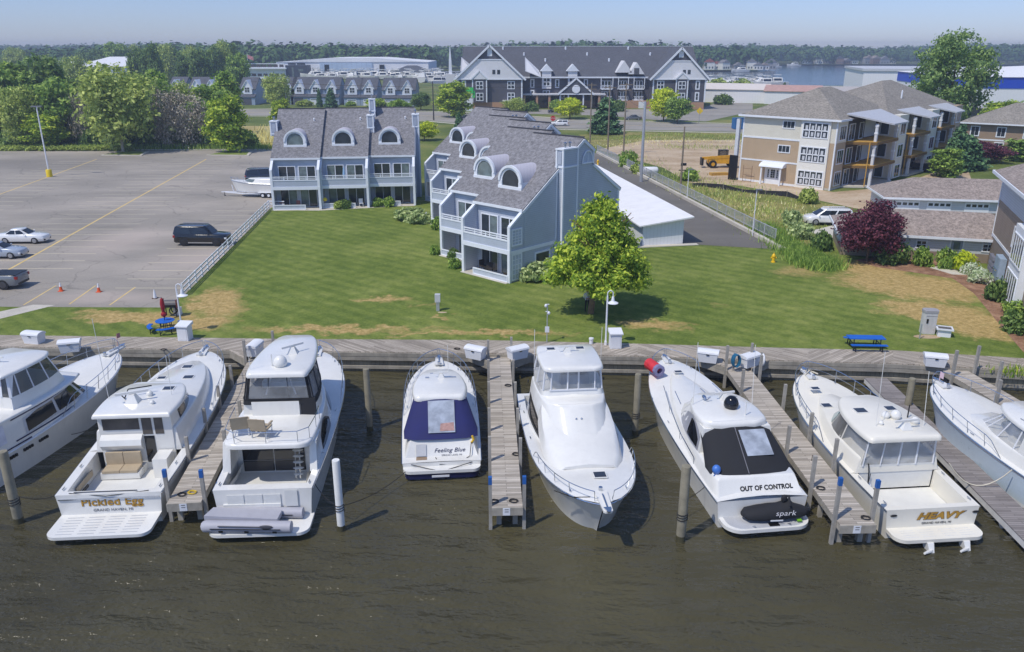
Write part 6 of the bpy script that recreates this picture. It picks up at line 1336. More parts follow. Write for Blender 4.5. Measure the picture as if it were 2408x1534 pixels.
MB().bx(0,33,-1.6,0,8.9,9.3).build('upper_fascia', TRIM, t, 0)
f = thing('flagpole', 'white flagpole with red and white flag above the balconied marina building', 'flagpole', (-163,517,GZ)); MB().tube([(0,0,0),(0,0,15)],.12).build('pole', WHITEP, f); MB().add([(0,0,14.5),(3.5,.4,13.2),(3.5,.4,11),(0,0,12.3)],[(0,1,2,3)]).build('flag', mat('faded_red_white_flag',(214,140,140),.8,var=.3,vs=1.2), f, 0)
t = thing('pavilion', 'low building with dark hipped roof right of the white marina hall', 'building', (-74,520,GZ)); MB().bx(0,22,0,14,0,4).build('wall', TRIM, t, 0); MB().add([(-2,-2,4),(24,-2,4),(24,16,4),(-2,16,4),(8,7,8),(14,7,8)],[(0,1,5,4),(1,2,5),(2,3,4,5),(3,0,4),(3,2,1,0)]).build('roof', ROOFD, t, 0)
for k, (x, w_, z, rz, lb) in enumerate(((-256,22,9.5,0,'left one, nearly hidden by trees'),(-219,40,11.5,0,'right one with grey end wall'))):
    t = thing('storage_hall', 'white roofed hall between the tall trees, '+lb, 'storage hall', (x,418,GZ), rz); MB().bx(0,w_,0,40,0,z-2).build('wall', siding('grey_blue_panel',(176,188,204),.9,.03,True,.9), t, 0); MB().prism([(-.5,-.5),(w_+.5,-.5),(w_+.5,40),(-.5,40)],[z-2]*4,[z-1.7,z-1.7,z+2.4,z+2.4]).build('roof', WROOF, t, 0)
# ---------------------------------------------------------------- houses on the far shore
rnd = random.Random(11); HW = [mat('far_white',(226,224,220),.6), mat('far_cream',(206,196,176),.6), mat('far_grey',(150,152,156),.6), mat('far_brown',(128,104,88),.6)]; HR = [ROOFD, ROOFB, mat('far_red_roof',(158,86,70),.8), ROOFG]
for i, px in enumerate([1672,1690,1712,1728,1742,1760,1772,1788,1803,1818,1900,1916,1931,1948,1962,1980,1998,2016,2048,2066,2086,2104]):
    Y = 735 if px < 1830 else 1000; Y += rnd.uniform(-4,22); x = (px-1204)/FPX*(Y*math.cos(PITCH)); w_ = rnd.uniform(7,11) if px < 2040 else rnd.uniform(9,13); h_ = rnd.uniform(3.5,6.5); a_ = rnd.choice((0,0,1,2,3)); b_ = rnd.choice((0,1,3,3))
    if px in (1672,1690): a_, b_ = 0, 2
    t = thing('lake_house', 'small house on the far lake shore among the trees', 'house', (x,Y,GZ), rnd.uniform(-.3,.3), 'houses on the far lake shore')
    MB().bx(-w_/2,w_/2,0,8,0,h_).build('wall', HW[a_], t, 0); MB().loft([[(-w_/2-.4,y,h_),(0,y,h_+w_*.35),(w_/2+.4,y,h_)] for y in (-.4,8.4)]).build('roof', HR[b_], t, 0)
    for k in (-1,0,1): MB().bx(k*w_*.3-.6,k*w_*.3+.6,-.08,0,1,2.6).build('window', HOUSEGL, t, 0)
# ================================================================ trees and shrubs
LEAF = dict(green=rand_leaf('leaf_green',(58,78,36),(92,114,52),(136,150,78)), bright=rand_leaf('leaf_bright',(58,80,28),(100,120,42),(158,164,66)), dark=rand_leaf('leaf_dark',(44,62,34),(72,92,48),(108,124,70)),
    olive=rand_leaf('leaf_olive',(70,84,40),(112,124,62),(156,162,96)), lime=rand_leaf('leaf_lime',(90,106,22),(136,146,36),(172,172,60)), cot=rand_leaf('leaf_cottonwood',(52,72,40),(84,104,58),(124,140,84)), plum=rand_leaf('leaf_plum',(42,22,30),(70,38,48),(104,62,72)),
    bare=rand_leaf('twig_grey',(84,79,70),(112,106,94),(136,130,116), .05), spruce=rand_leaf('leaf_spruce',(30,50,34),(54,78,50),(88,112,76), .1), grey=rand_leaf('leaf_greygreen',(78,92,58),(116,128,86),(158,166,120)),
    white=rand_leaf('leaf_white_bloom',(90,104,66),(140,150,122),(172,176,160)), thuja=rand_leaf('leaf_thuja',(50,68,30),(84,104,46),(118,136,66), .1), far=rand_leaf('leaf_far',(54,80,44),(70,98,54),(90,116,66), .1), straw=rand_leaf('straw',(130,118,70),(176,158,104),(206,190,140), .1))
BARK = mat('bark', (104,88,70), .95, var=.3, vs=4, bump=.6, bs=12); BARKL = mat('pale_bark', (164,156,140), .9, var=.25, vs=4, bump=.4)
def leaf_mesh(name, lobes, n, size, seed, m, clump=10, cr_=.5, droop=.2, aspect=1.6, shell=.5):
    r = np.random.default_rng(seed); L = np.array(lobes, float); w_ = L[:,3]*L[:,4]*L[:,5] if L.shape[1] < 7 else L[:,6]; w_ = w_**.75; w_ /= w_.sum()
    k = max(1, n//clump); li = r.choice(len(L), k, p=w_); d = r.normal(size=(k,3)); d /= np.linalg.norm(d,axis=1)[:,None]
    rad = (shell+(1-shell)*r.random(k)**.6)*(.86+.28*r.random(k)); c = L[li,:3]+d*rad[:,None]*L[li,3:6]
    c = np.repeat(c, clump, 0); dd = np.repeat(d, clump, 0); N = len(c)
    off = r.normal(size=(N,3))*cr_*np.array([1,1,.6]); p = c+off
    nr = dd*.7+r.normal(size=(N,3))*.6+np.array([0,0,.35]); nr /= np.linalg.norm(nr,axis=1)[:,None]
    a = np.cross(nr, r.normal(size=(N,3))); a /= np.linalg.norm(a,axis=1)[:,None]; b = np.cross(nr, a)
    s = size*(.55+.9*r.random(N))[:,None]; a *= s*aspect*.5; b *= s*.5
    a[:,2] -= droop*s[:,0]*.3
    v = np.stack([p-a, p-b*.9+nr*s*.12, p+a, p+b*.9+nr*s*.12], 1).reshape(-1,3)
    me = bpy.data.meshes.new(name); me.vertices.add(len(v)); me.vertices.foreach_set('co', v.astype(np.float32).ravel())
    me.loops.add(N*4); me.loops.foreach_set('vertex_index', np.arange(N*4, dtype=np.int32)); me.polygons.add(N)
    me.polygons.foreach_set('loop_start', np.arange(0,N*4,4,dtype=np.int32)); me.polygons.foreach_set('loop_total', np.full(N,4,dtype=np.int32))
    me.update(); me.validate(); me.materials.append(m); return me
def crown(par, *a, **k):
    name = k.pop('name', 'crown'); o = bpy.data.objects.new(name, leaf_mesh(name, *a, **k)); S.collection.objects.link(o); o.parent = par; return o
def trunk(par, h, r, top, limbs, seed, m=None, lean=(0,0)):
    rn = random.Random(seed); mb = MB(); pts = [(lean[0]*k/6+rn.uniform(-.05,.05)*h*.1*(k > 0), lean[1]*k/6+rn.uniform(-.05,.05)*h*.1*(k > 0), h*k/6) for k in range(7)]
    rings = [(pts[0][0],pts[0][1],-.1)]+pts; mb.tube(rings, r, 9, r2=r*.4)
    for q in range(limbs):
        k = rn.randint(2,5); p = Vector(pts[k]); a = q*2.4+rn.uniform(-.4,.4); l = top*rn.uniform(.55,.95)
        e = p+Vector((math.cos(a)*l, math.sin(a)*l, l*rn.uniform(.5,.9))); m_ = p.lerp(e,.5)+Vector((0,0,-l*.08))
        mb.tube([p,m_,e], r*.36, 6, r2=r*.1)
        for s in (-.5,.5): e2 = m_+Vector((math.cos(a+s*1.4)*l*.5, math.sin(a+s*1.4)*l*.5, l*.4)); mb.tube([m_,m_.lerp(e2,.6),e2], r*.2, 5, r2=r*.06)
    return mb.build('trunk', m or BARK, par, 50)
def lobes_round(h, w_, seed, n=14, base=.22):
    rn = random.Random(seed); out = [(0,0,h*.58,w_*.36,w_*.36,h*.3)]
    for k in range(n):
        z = base+.08+(.86-base)*k/(n-1); prof = math.sin(math.pi*min(1,(z-base*.7)/(1.08-base*.7)))**.7; a = k*2.399+rn.uniform(-.5,.5); rr = w_*.5*prof*rn.uniform(.5,.85); s = w_*rn.uniform(.14,.22)
        out.append((math.cos(a)*rr, math.sin(a)*rr, h*z, s, s, s*rn.uniform(.7,1.0)))
    return out
def tree_proto(name, label, cat, h, w_, leaf, n, size, seed, tr=.22, base=.22, limbs=8, barkm=None, clump=10, cr_=.4, lob=None, shell=.45, nl=14):
    t = thing(name, label, cat); trunk(t, h*.72, tr, w_*.42, limbs, seed, barkm); crown(t, lob or lobes_round(h,w_,seed,nl,base), n, size, seed, LEAF[leaf], clump=clump, cr_=cr_, shell=shell); return t
used = set()
def put(proto, label, p, rz, sc, group=None):
    if proto.name not in used:
        used.add(proto.name); proto.location = (p[0],p[1],p[2]); proto.rotation_euler = (0,0,rz); proto.scale = sc if isinstance(sc, tuple) else (sc,)*3; proto['label'] = label
        if group: proto['group'] = group
        return proto
    r = dup(proto, (p[0],p[1],p[2]), rz, label, group, sc)
    if not group and 'group' in r: del r['group']
    return r
# the lawn tree
t = thing('maple_tree', 'bright green leafy tree on the lawn with a person standing at its trunk', 'tree', (*G(1389,737)[:2],GZ))
lb = [(0.55,0.1,2.85,2.6,2.4,.4),(.5,0,3.3,2.6,2.4,.75),(.5,.2,4.4,2.1,2.0,.9),(.5,.1,5.7,1.5,1.5,.9),(.5,0,7.0,.9,.9,.9),(.45,0,8.3,.35,.35,.6)]
rn = random.Random(4)
for k in range(40):
    z = 2.5+5.65*(k/39)**1.15; R_ = np.interp(z,[1.7,2.4,3.2,4.4,5.6,6.8,7.6,8.3],[2.9,3.3,3.2,2.7,2.1,1.4,.9,.35]); a = k*2.399; s_ = .45+.5*(1-(z-1.7)/7); lb.append((.45+math.cos(a)*R_*rn.uniform(.75,1.02), math.sin(a)*R_*rn.uniform(.75,1.0), z, s_, s_, s_*.6))
crown(t, lb, 36000, .17, 5, LEAF['bright'], clump=14, cr_=.26, shell=.5)
trunk(t, 6.6, .27, 2.6, 11, 3, mat('warm_bark',(128,104,78),.95,var=.3,vs=4,bump=.6,bs=12), lean=(.7,0))
# prototypes
P_bro = tree_proto('broadleaf_tree','x','tree',10,8,'green',8500,.36,21); P_dark = tree_proto('broadleaf_tree','x','tree',10,7.5,'dark',8500,.36,22)
P_olv = tree_proto('airy_tree','x','tree',10,9,'olive',8500,.32,23,barkm=BARKL,cr_=.6,shell=.25,base=.16,nl=20); P_col = tree_proto('columnar_tree','x','tree',10,3.6,'green',3600,.42,24,base=.1)
P_bri = tree_proto('broadleaf_tree','x','tree',10,7,'bright',8500,.34,25,base=.08); P_lime = tree_proto('locust_tree','x','tree',10,9,'lime',4200,.45,26,base=.2)
P_cot = tree_proto('cottonwood_tree','x','tree',10,7.5,'cot',15000,.2,31,nl=26,clump=16,cr_=.3,shell=.5,base=.14)
P_bare = tree_proto('bare_shrub','x','shrub',7,7,'bare',3000,.22,27,tr=.12,base=.02,barkm=BARKL,cr_=.5,shell=.2,limbs=14); P_con = thing('conifer','x','tree'); trunk(P_con,9,.2,.2,0,5)
crown(P_con, [(0,0,.8+9*k/13,2.6*(1-k/14),2.6*(1-k/14),.55) for k in range(14)]+[(2.2*(1-k/20)*math.cos(k*2.4),2.2*(1-k/20)*math.sin(k*2.4),.7+8*k/20,.7,.7,.4) for k in range(20)], 5600, .4, 28, LEAF['spruce'], clump=8, cr_=.3, droop=1.2)
P_thu = tree_proto('cedar_tree','x','tree',10,5,'thuja',4200,.4,29,base=.02,limbs=2); P_plum = tree_proto('plum_tree','x','tree',6,7,'plum',11000,.2,30,tr=.16,base=.24,clump=10,cr_=.3)
WB = 'trees in the belt behind the parking lot'
def at(px, Y): return ((px-1204)/FPX*(Y*math.cos(PITCH)+(CAMH-GZ)*math.sin(PITCH)), Y, GZ)
def tree_at(proto, label, px, Y, top, wpx, group=None, base_h=10, base_w=8, sink=0):
    p = at(px, Y); h = HZ(p, px, top)-GZ; w_ = wpx/FPX*(Y*math.cos(PITCH)+6); return put(proto, label, (p[0],p[1],GZ-sink), px*.7, (w_/base_w,w_/base_w,(h+sink)/base_h), group)
tree_at(P_olv,'pale olive airy tree with whitish trunk on the parking lot island',290,152,168,170,None,10,9)
tree_at(P_bri,'bright green tree on the right parking lot island',538,152,232,98,None,10,7)
for px, Y, top, w_, pr, lb in ((-25,163,150,120,P_dark,'dark tree cut by the left edge behind the parking lot'),(38,166,158,135,P_bro,'round green tree second from the left edge behind the parking lot'),(120,172,140,120,P_dark,'tall dark green tree behind the lot lamp'),(60,158,215,90,P_olv,'low olive tree at the left end of the parking lot'),
    (155,162,190,110,P_bro,'green tree right of the lot lamp'),(112,157,270,95,P_bri,'low bright green tree just behind the lot lamp'),(215,170,188,90,P_dark,'dark tree left of the airy olive tree'),(360,172,175,110,P_bro,'green tree right of the airy olive tree'),(330,163,255,110,P_dark,'low dark tree behind the whitish trunk'),
    (430,178,205,100,P_olv,'olive tree above the grey bare shrubs'),(500,182,205,110,P_bro,'green tree behind the right parking island'),(545,186,168,55,P_col,'tall narrow tree left of the row houses'),(478,170,235,70,P_bro,'small green tree between the grey shrubs and the right island')):
    tree_at(pr,lb,px,Y,top,w_,None,10,{P_bro:8,P_dark:7.5,P_olv:9,P_bri:7,P_col:3.6}[pr])
for px, Y, top, w_, lb in ((400,158,215,70,'grey leafless shrub left of its pair behind the parking lot'),(455,159,222,90,'grey leafless shrub right of its pair behind the parking lot'),(198,160,225,45,'thin grey leafless shrub beside the airy olive tree')): tree_at(P_bare,lb,px,Y,top,w_,None,7,7)
# trees across the road and by the buildings
for px, Y, top, w_, pr, bw, lb in ((1067,232,196,85,P_bri,7,'round green tree left of the dark gabled residence'),(1340,226,234,70,P_lime,9,'yellow green tree before the porch of the dark residence'),(1560,218,212,75,P_lime,9,'yellow green tree at the right end of the dark residence'),(1592,212,232,62,P_bro,8,'darker green tree touching the yellow green one by the road'),
    (1423,186,226,76,P_con,5.2,'dark round conifer among the utility poles'),(1210,238,234,58,P_olv,9,'olive shrub tree behind the roof ridge of the angled row'),(1080,190,262,26,P_con,5.2,'small dark conifer at the left chimney of the angled row'),(656,262,180,62,P_olv,9,'pale leafy street tree among the row houses'),(779,268,206,32,P_con,5.2,'small dark conifer before the row houses'),(752,272,206,16,P_con,5.2,'tiny conifer beside the row house gable'),
    (664,196,236,52,P_bri,7,'yellowish green tree behind the left roof of the three-unit row'),(998,172,290,64,P_lime,9,'yellow green shrub tree between the two townhouse rows'),(940,200,236,44,P_bro,8,'green tree behind the tall townhouse chimney'),(990,258,220,46,P_dark,7.5,'dark bush at the right end of the row houses'),
    (2216,168,84,165,P_cot,7.5,'tall cottonwood tree rising above the horizon on the right'),(2245,128,290,70,P_con,5.2,'dark spruce right of the tan apartment building'),(2215,122,352,62,P_thu,5,'clump of upright cedars below the dark spruce'),(2232,120,350,50,P_thu,5,'second clump of upright cedars beside the first'),(2268,130,315,90,P_con,5.2,'broad dark evergreen before the brown apartment block'),
    (1842,330,193,18,P_con,5.2,'tiny dark tree on the lake shore above the tan roof'),(2392,140,330,70,P_thu,5,'green shrub tree at the right edge'),(2350,185,240,110,P_bri,7,'green trees behind the roof of the brown apartment block')):
    tree_at(pr,lb,px,Y,top,w_,None,10,bw)
tree_at(P_plum,'dark red plum tree beside the white minivan',2038,71.2,491,142,None,6,7); tree_at(P_plum,'dark red plum tree behind the evergreens on the right',2312,138,338,105,None,6,7)
# middle distance trees, left of the marina
rn = random.Random(8)
for k in range(34):
    px = -10+k*17.5+rn.uniform(-6,6); Y = rn.uniform(300,410)
    if 15 < px < 80 or 195 < px < 330: Y = rn.uniform(425,470)+40
    top = rn.uniform(104,132) if px > 270 else rn.uniform(118,150)
    pr = (P_dark,P_bro,P_dark,P_olv)[k % 4]; tree_at(pr,'tree in the dense wood behind the row houses and storage halls',px,Y,top,rn.uniform(38,62),'trees of the wood left of the marina',10,{P_bro:8,P_dark:7.5,P_olv:9}[pr])
# shrubs
def bush_proto(leaf, seed, n=1500, size=.16): 
    t = thing('shrub','x','shrub'); crown(t, [(0,0,.45,.7,.7,.45)]+[(.55*math.cos(a),.55*math.sin(a),.35+.2*math.sin(a*2),.4,.4,.35) for a in [k*1.05 for k in range(6)]], n, size, seed, LEAF[leaf], clump=6, cr_=.1, name='foliage')
    MB().tube([(0,0,-.1),(.03,0,.5)],.05,6).build('stem', BARK, t); return t
BU = {k: bush_proto(k, 40+i) for i, k in enumerate(('green','grey','bright','dark','lime','white','olive'))}
def bush(leaf, label, px, py, w_, h): p = G(px, py); put(BU[leaf], label, p, px*.9, (w_/2,w_/2,h/.95))
for a_ in (('grey','wide grey green shrub at the gable foot of the angled row',1254,658,3.0,1.5),('grey','second grey green shrub at the gable foot, nearer the lawn tree',1288,656,3.2,1.7),('green','small shrub below the nearest balcony post of the angled row',1070,630,1.3,.9),('dark','small dark shrub between the first two patios of the angled row',1066,606,1.2,.9),('green','small shrub before the second unit of the angled row',1024,598,1.2,.9),
    ('green','shrub beside the second patio of the angled row',1030,540,1.6,1.4),('grey','broad grey shrub on the lawn left of the angled row',963,518,3.6,1.4),('grey','second grey shrub on the lawn beside the white rail',985,524,3.0,1.4),('olive','small olive shrub before the middle unit of the three-unit row',797,491,1.4,.9),('dark','small dark shrub before the middle unit of the three-unit row',813,490,1.6,1.1),('green','left of two green shrubs before the right unit of the three-unit row',888,486,1.5,1.1),('green','right of two green shrubs before the right unit of the three-unit row',914,486,1.5,1.2),
    ('dark','round dark green shrub before the brown trash enclosure',1931,588,2.2,1.9),('grey','pale shrub left of the white minivan court',1880,560,2.6,1.6),('grey','taller pale shrub behind the court shrub',1862,530,2.4,1.7),('dark','large round shrub at the near garage wall',2096,618,3.2,2.2),('green','round shrub left of the grey garage door',2168,624,1.9,1.7),('green','green shrub right of the grey garage door',2222,630,1.7,1.8),('lime','yellow green mounded shrub beside the garage door shrubs',2262,634,2.4,1.6),
    ('white','pale flowering shrub in the mulch bed',2280,644,1.6,1.1),('white','second pale flowering shrub nearer the meter cabinet',2304,664,2.0,1.2),('dark','dark shrub below the meter cabinet',2342,706,1.9,1.7),('green','low green shrub at the foot of the white window bay',2386,738,1.9,1.0),('dark','dark shrub at the right edge above the boardwalk',2396,780,2.4,1.5),('olive','scraggly bush beside the dirt lot',1900,478,2.6,1.9),('green','low green bush by the silt fence end',1620,425,3,1.8),('green','bush below the third utility pole',1478,392,3.4,2.6),('olive','bush beside the metal pole',1500,408,2.6,1.6),
    ('dark','dark bush on the verge at the dark residence parking wall',1455,262,5,3.4),('green','rounded bush left of the service door',1432,257,4,3),('dark','round dark shrub under the porch canopy',1250,262,5,3),('green','green shrub by the porch pillars',1305,258,4,3),('bright','green bush at the front garden of the row houses',885,251,7,2.6),('green','green bush below the last row house',940,256,9,2.6),('green','low bush before the row house door',825,250,4,1.6),('olive','bush by the third row house',716,250,6,2),('dark','green bush at the warehouse corner',1700,246,7,3.5),('olive','bush at the marina edge right of the residence',1690,212,12,5),('olive','second bush at the marina edge',1742,214,12,5),('olive','shore bush before the white hall',2100,208,16,5)): bush(*a_)
rn = random.Random(3)
for k in range(30): px = 2+k*10.4; bush('olive','low rounded shrub in the planted row along the back of the parking lot',px,354+rn.uniform(-1,1),2.2,.95); 
for o in S.objects:
    if o.parent is None and o.get('label','').startswith('low rounded shrub in the planted'): o['group'] = 'shrub row along the parking lot'
P_under = bush_proto('dark', 61, 2200, .2)
for k in range(26): p = at(-20+k*24, 160+rn.uniform(-2,4)); put(P_under, 'dark undergrowth bush below the tree belt behind the parking lot', p, k, (rn.uniform(2.2,3.4),rn.uniform(1.6,2.4),rn.uniform(2.2,4.0)), 'undergrowth below the tree belt')
# hedge of tall grass along the lawn edge, reeds, weeds: nobody could count the blades
def blades(name, label, cat, zones, n, hmin, hmax, wd, leafs, seed):
    r = np.random.default_rng(seed); v = []; 
    for poly, k in zones:
        P_ = np.array(poly); i = r.integers(0, len(P_)-1, k); t_ = r.random(k); c = P_[i]*(1-t_)[:,None]+P_[i+1]*t_[:,None]
        c = c+r.normal(size=(k,2))*wd
        a = r.random(k)*6.28; h = hmin+(hmax-hmin)*r.random(k)**1.3; w_ = .03+.04*h; ln = r.normal(size=(k,2))*.25*h[:,None]
        for s, z in ((-1,0),(1,0),(.15,1),(-.15,1)): v.append(np.stack([c[:,0]+s*w_*np.cos(a)+z*ln[:,0], c[:,1]+s*w_*np.sin(a)+z*ln[:,1], GZ+z*h], 1))
    V = np.concatenate([np.stack(v[q:q+4],1).reshape(-1,3) for q in range(0,len(v),4)]); N = len(V)//4
    o = mesh_obj(name, V.tolist(), [(4*i,4*i+1,4*i+2,4*i+3) for i in range(N)], None, LEAF[leafs], None, 0); tag(o, label, cat); o['kind'] = 'stuff'; return o
q = lambda *pts: [tuple(G(x,y)[:2]) for x, y in pts]
blades('tall_grass_hedge','tall green grass strip along the edge of the lawn by the railing','tall grass',[(q((1790,535),(1850,580),(1905,612),(1930,625)),7500),(q((1900,618),(1940,628)),3000)],0,.3,.8,.8,'green',5)
blades('weeds','scrubby weeds between the driveway railing and the dirt lot','weeds',[(q((1480,370),(1530,400),(1620,440),(1720,475),(1800,520),(1850,560)),1500),(q((1560,410),(1640,425),(1745,445),(1890,480)),900),(q((1640,440),(1780,480),(1880,530)),1000),(q((1420,330),(1560,318),(1740,322)),1500),(q((1560,345),(1740,350)),600)],0,.12,.55,2.0,'olive',6)
blades('dry_weeds','dry straw coloured weeds on the scrub land','weeds',[(q((1640,445),(1780,490),(1890,500)),700),(q((1420,345),(1560,330),(1740,335)),1200)],0,.12,.45,3,'straw',7)
blades('reeds','tall dry reeds behind the right end of the parking lot','reeds',[([(-50,166),(-36,166)],1600),([(-50,174),(-37,174)],2200),([(-52,184),(-38,186)],2400)],0,1.2,2.4,3.2,'straw',8)
blades('rough_verge','green rough grass at the back of the parking lot','tall grass',[([(-100,156),(-34,158.5)],5200)],0,.4,1.2,1.0,'green',9)
blades('bank_plants','green plants on the bank under the boardwalk at the right edge','weeds',[([(29.5,44.6),(40,43)],900)],0,.15,.4,.5,'bright',10)
# the far woods: one mass
def far_forest():
    farm = NT('far_leaves'); fn_ = farm.noise(farm.co(), .11, 2, .5); f2 = farm.noise(farm.co(), .5, 3, .6); farm.l(farm.ramp(farm.math('ADD', farm.math('MULTIPLY', fn_, .7), farm.math('MULTIPLY', f2, .3)), [(.32, srgb(58,84,48)), (.5, srgb(78,106,60)), (.68, srgb(106,130,80))]), farm.b.inputs['Base Color']); farm.set(Roughness=.9); farm.b.inputs['Specular IOR Level'].default_value = .1
    r = np.random.default_rng(77); T = []
    def zone(x0, x1, yf, depth, hmin, hmax, sp, wob=8):
        for row in range(int(depth/sp)):
            for x in np.arange(x0, x1, sp*(1+.25*row)):
                T.append((x+r.normal()*sp*.3, yf(x)+row*sp*1.5+r.normal()*3, hmin+(hmax-hmin)*r.random()*(.6+.4*min(1,row/3))+wob*.22*math.sin(x*.021)+wob*.2*math.sin(x*.0083+1)+wob*.12*math.sin(x*.07+row)))
    zone(-640,-60, lambda x: 620+.08*(x+60), 70, 17, 22, 6.5); zone(-360,-150, lambda x: 565, 40, 16, 21, 7)
    zone(60,214, lambda x: 728, 8, 7, 11, 9, 2); zone(230,520, lambda x: 992, 10, 7, 12, 12, 2); zone(-80,214, lambda x: 752, 60, 16, 21.5, 6.5); zone(225,820, lambda x: 1012, 80, 16, 21, 8); zone(214,236, lambda x: 760, 230, 14, 19, 9)
    zone(-900,900, lambda x: 1180, 120, 18, 23, 11)
    T = np.array(T); k = 130; N = len(T); d = r.normal(size=(N,k,3)); d /= np.linalg.norm(d,axis=2)[:,:,None]; d[:,:,2] = np.where(d[:,:,2] < -.5, -d[:,:,2], d[:,:,2])
    w_ = (T[:,2]*.34*(.75+.6*r.random(N)))[:,None]; lump = 1+.22*np.sin(d[:,:,0]*5+T[:,0:1])*np.sin(d[:,:,1]*4+T[:,1:2])+.08*r.normal(size=(N,k))
    p = np.stack([T[:,0:1]+d[:,:,0]*w_*lump, T[:,1:2]+d[:,:,1]*w_*lump, GZ+T[:,2:3]*.45+d[:,:,2]*T[:,2:3]*.5*lump], 2).reshape(-1,3)
    nr = d.reshape(-1,3)+r.normal(size=(N*k,3))*.18; nr /= np.linalg.norm(nr,axis=1)[:,None]; a = np.cross(nr, r.normal(size=(N*k,3))); a /= np.linalg.norm(a,axis=1)[:,None]; b = np.cross(nr,a)
    s = (.075*np.repeat(T[:,2],k)*(.6+.8*r.random(N*k)))[:,None]; v = np.stack([p-a*s,p-b*s,p+a*s,p+b*s],1).reshape(-1,3); M_ = len(p)
    me = bpy.data.meshes.new('far_forest'); me.vertices.add(len(v)); me.vertices.foreach_set('co', v.astype(np.float32).ravel()); me.loops.add(M_*4); me.loops.foreach_set('vertex_index', np.arange(M_*4,dtype=np.int32)); me.polygons.add(M_)
    me.polygons.foreach_set('loop_start', np.arange(0,M_*4,4,dtype=np.int32)); me.polygons.foreach_set('loop_total', np.full(M_,4,dtype=np.int32)); me.update(); me.validate(); me.materials.append(farm.mat)
    o = bpy.data.objects.new('far_forest', me); S.collection.objects.link(o); tag(o, 'dense green woods along the whole horizon beyond the lake', 'forest'); o['kind'] = 'stuff'
far_forest()
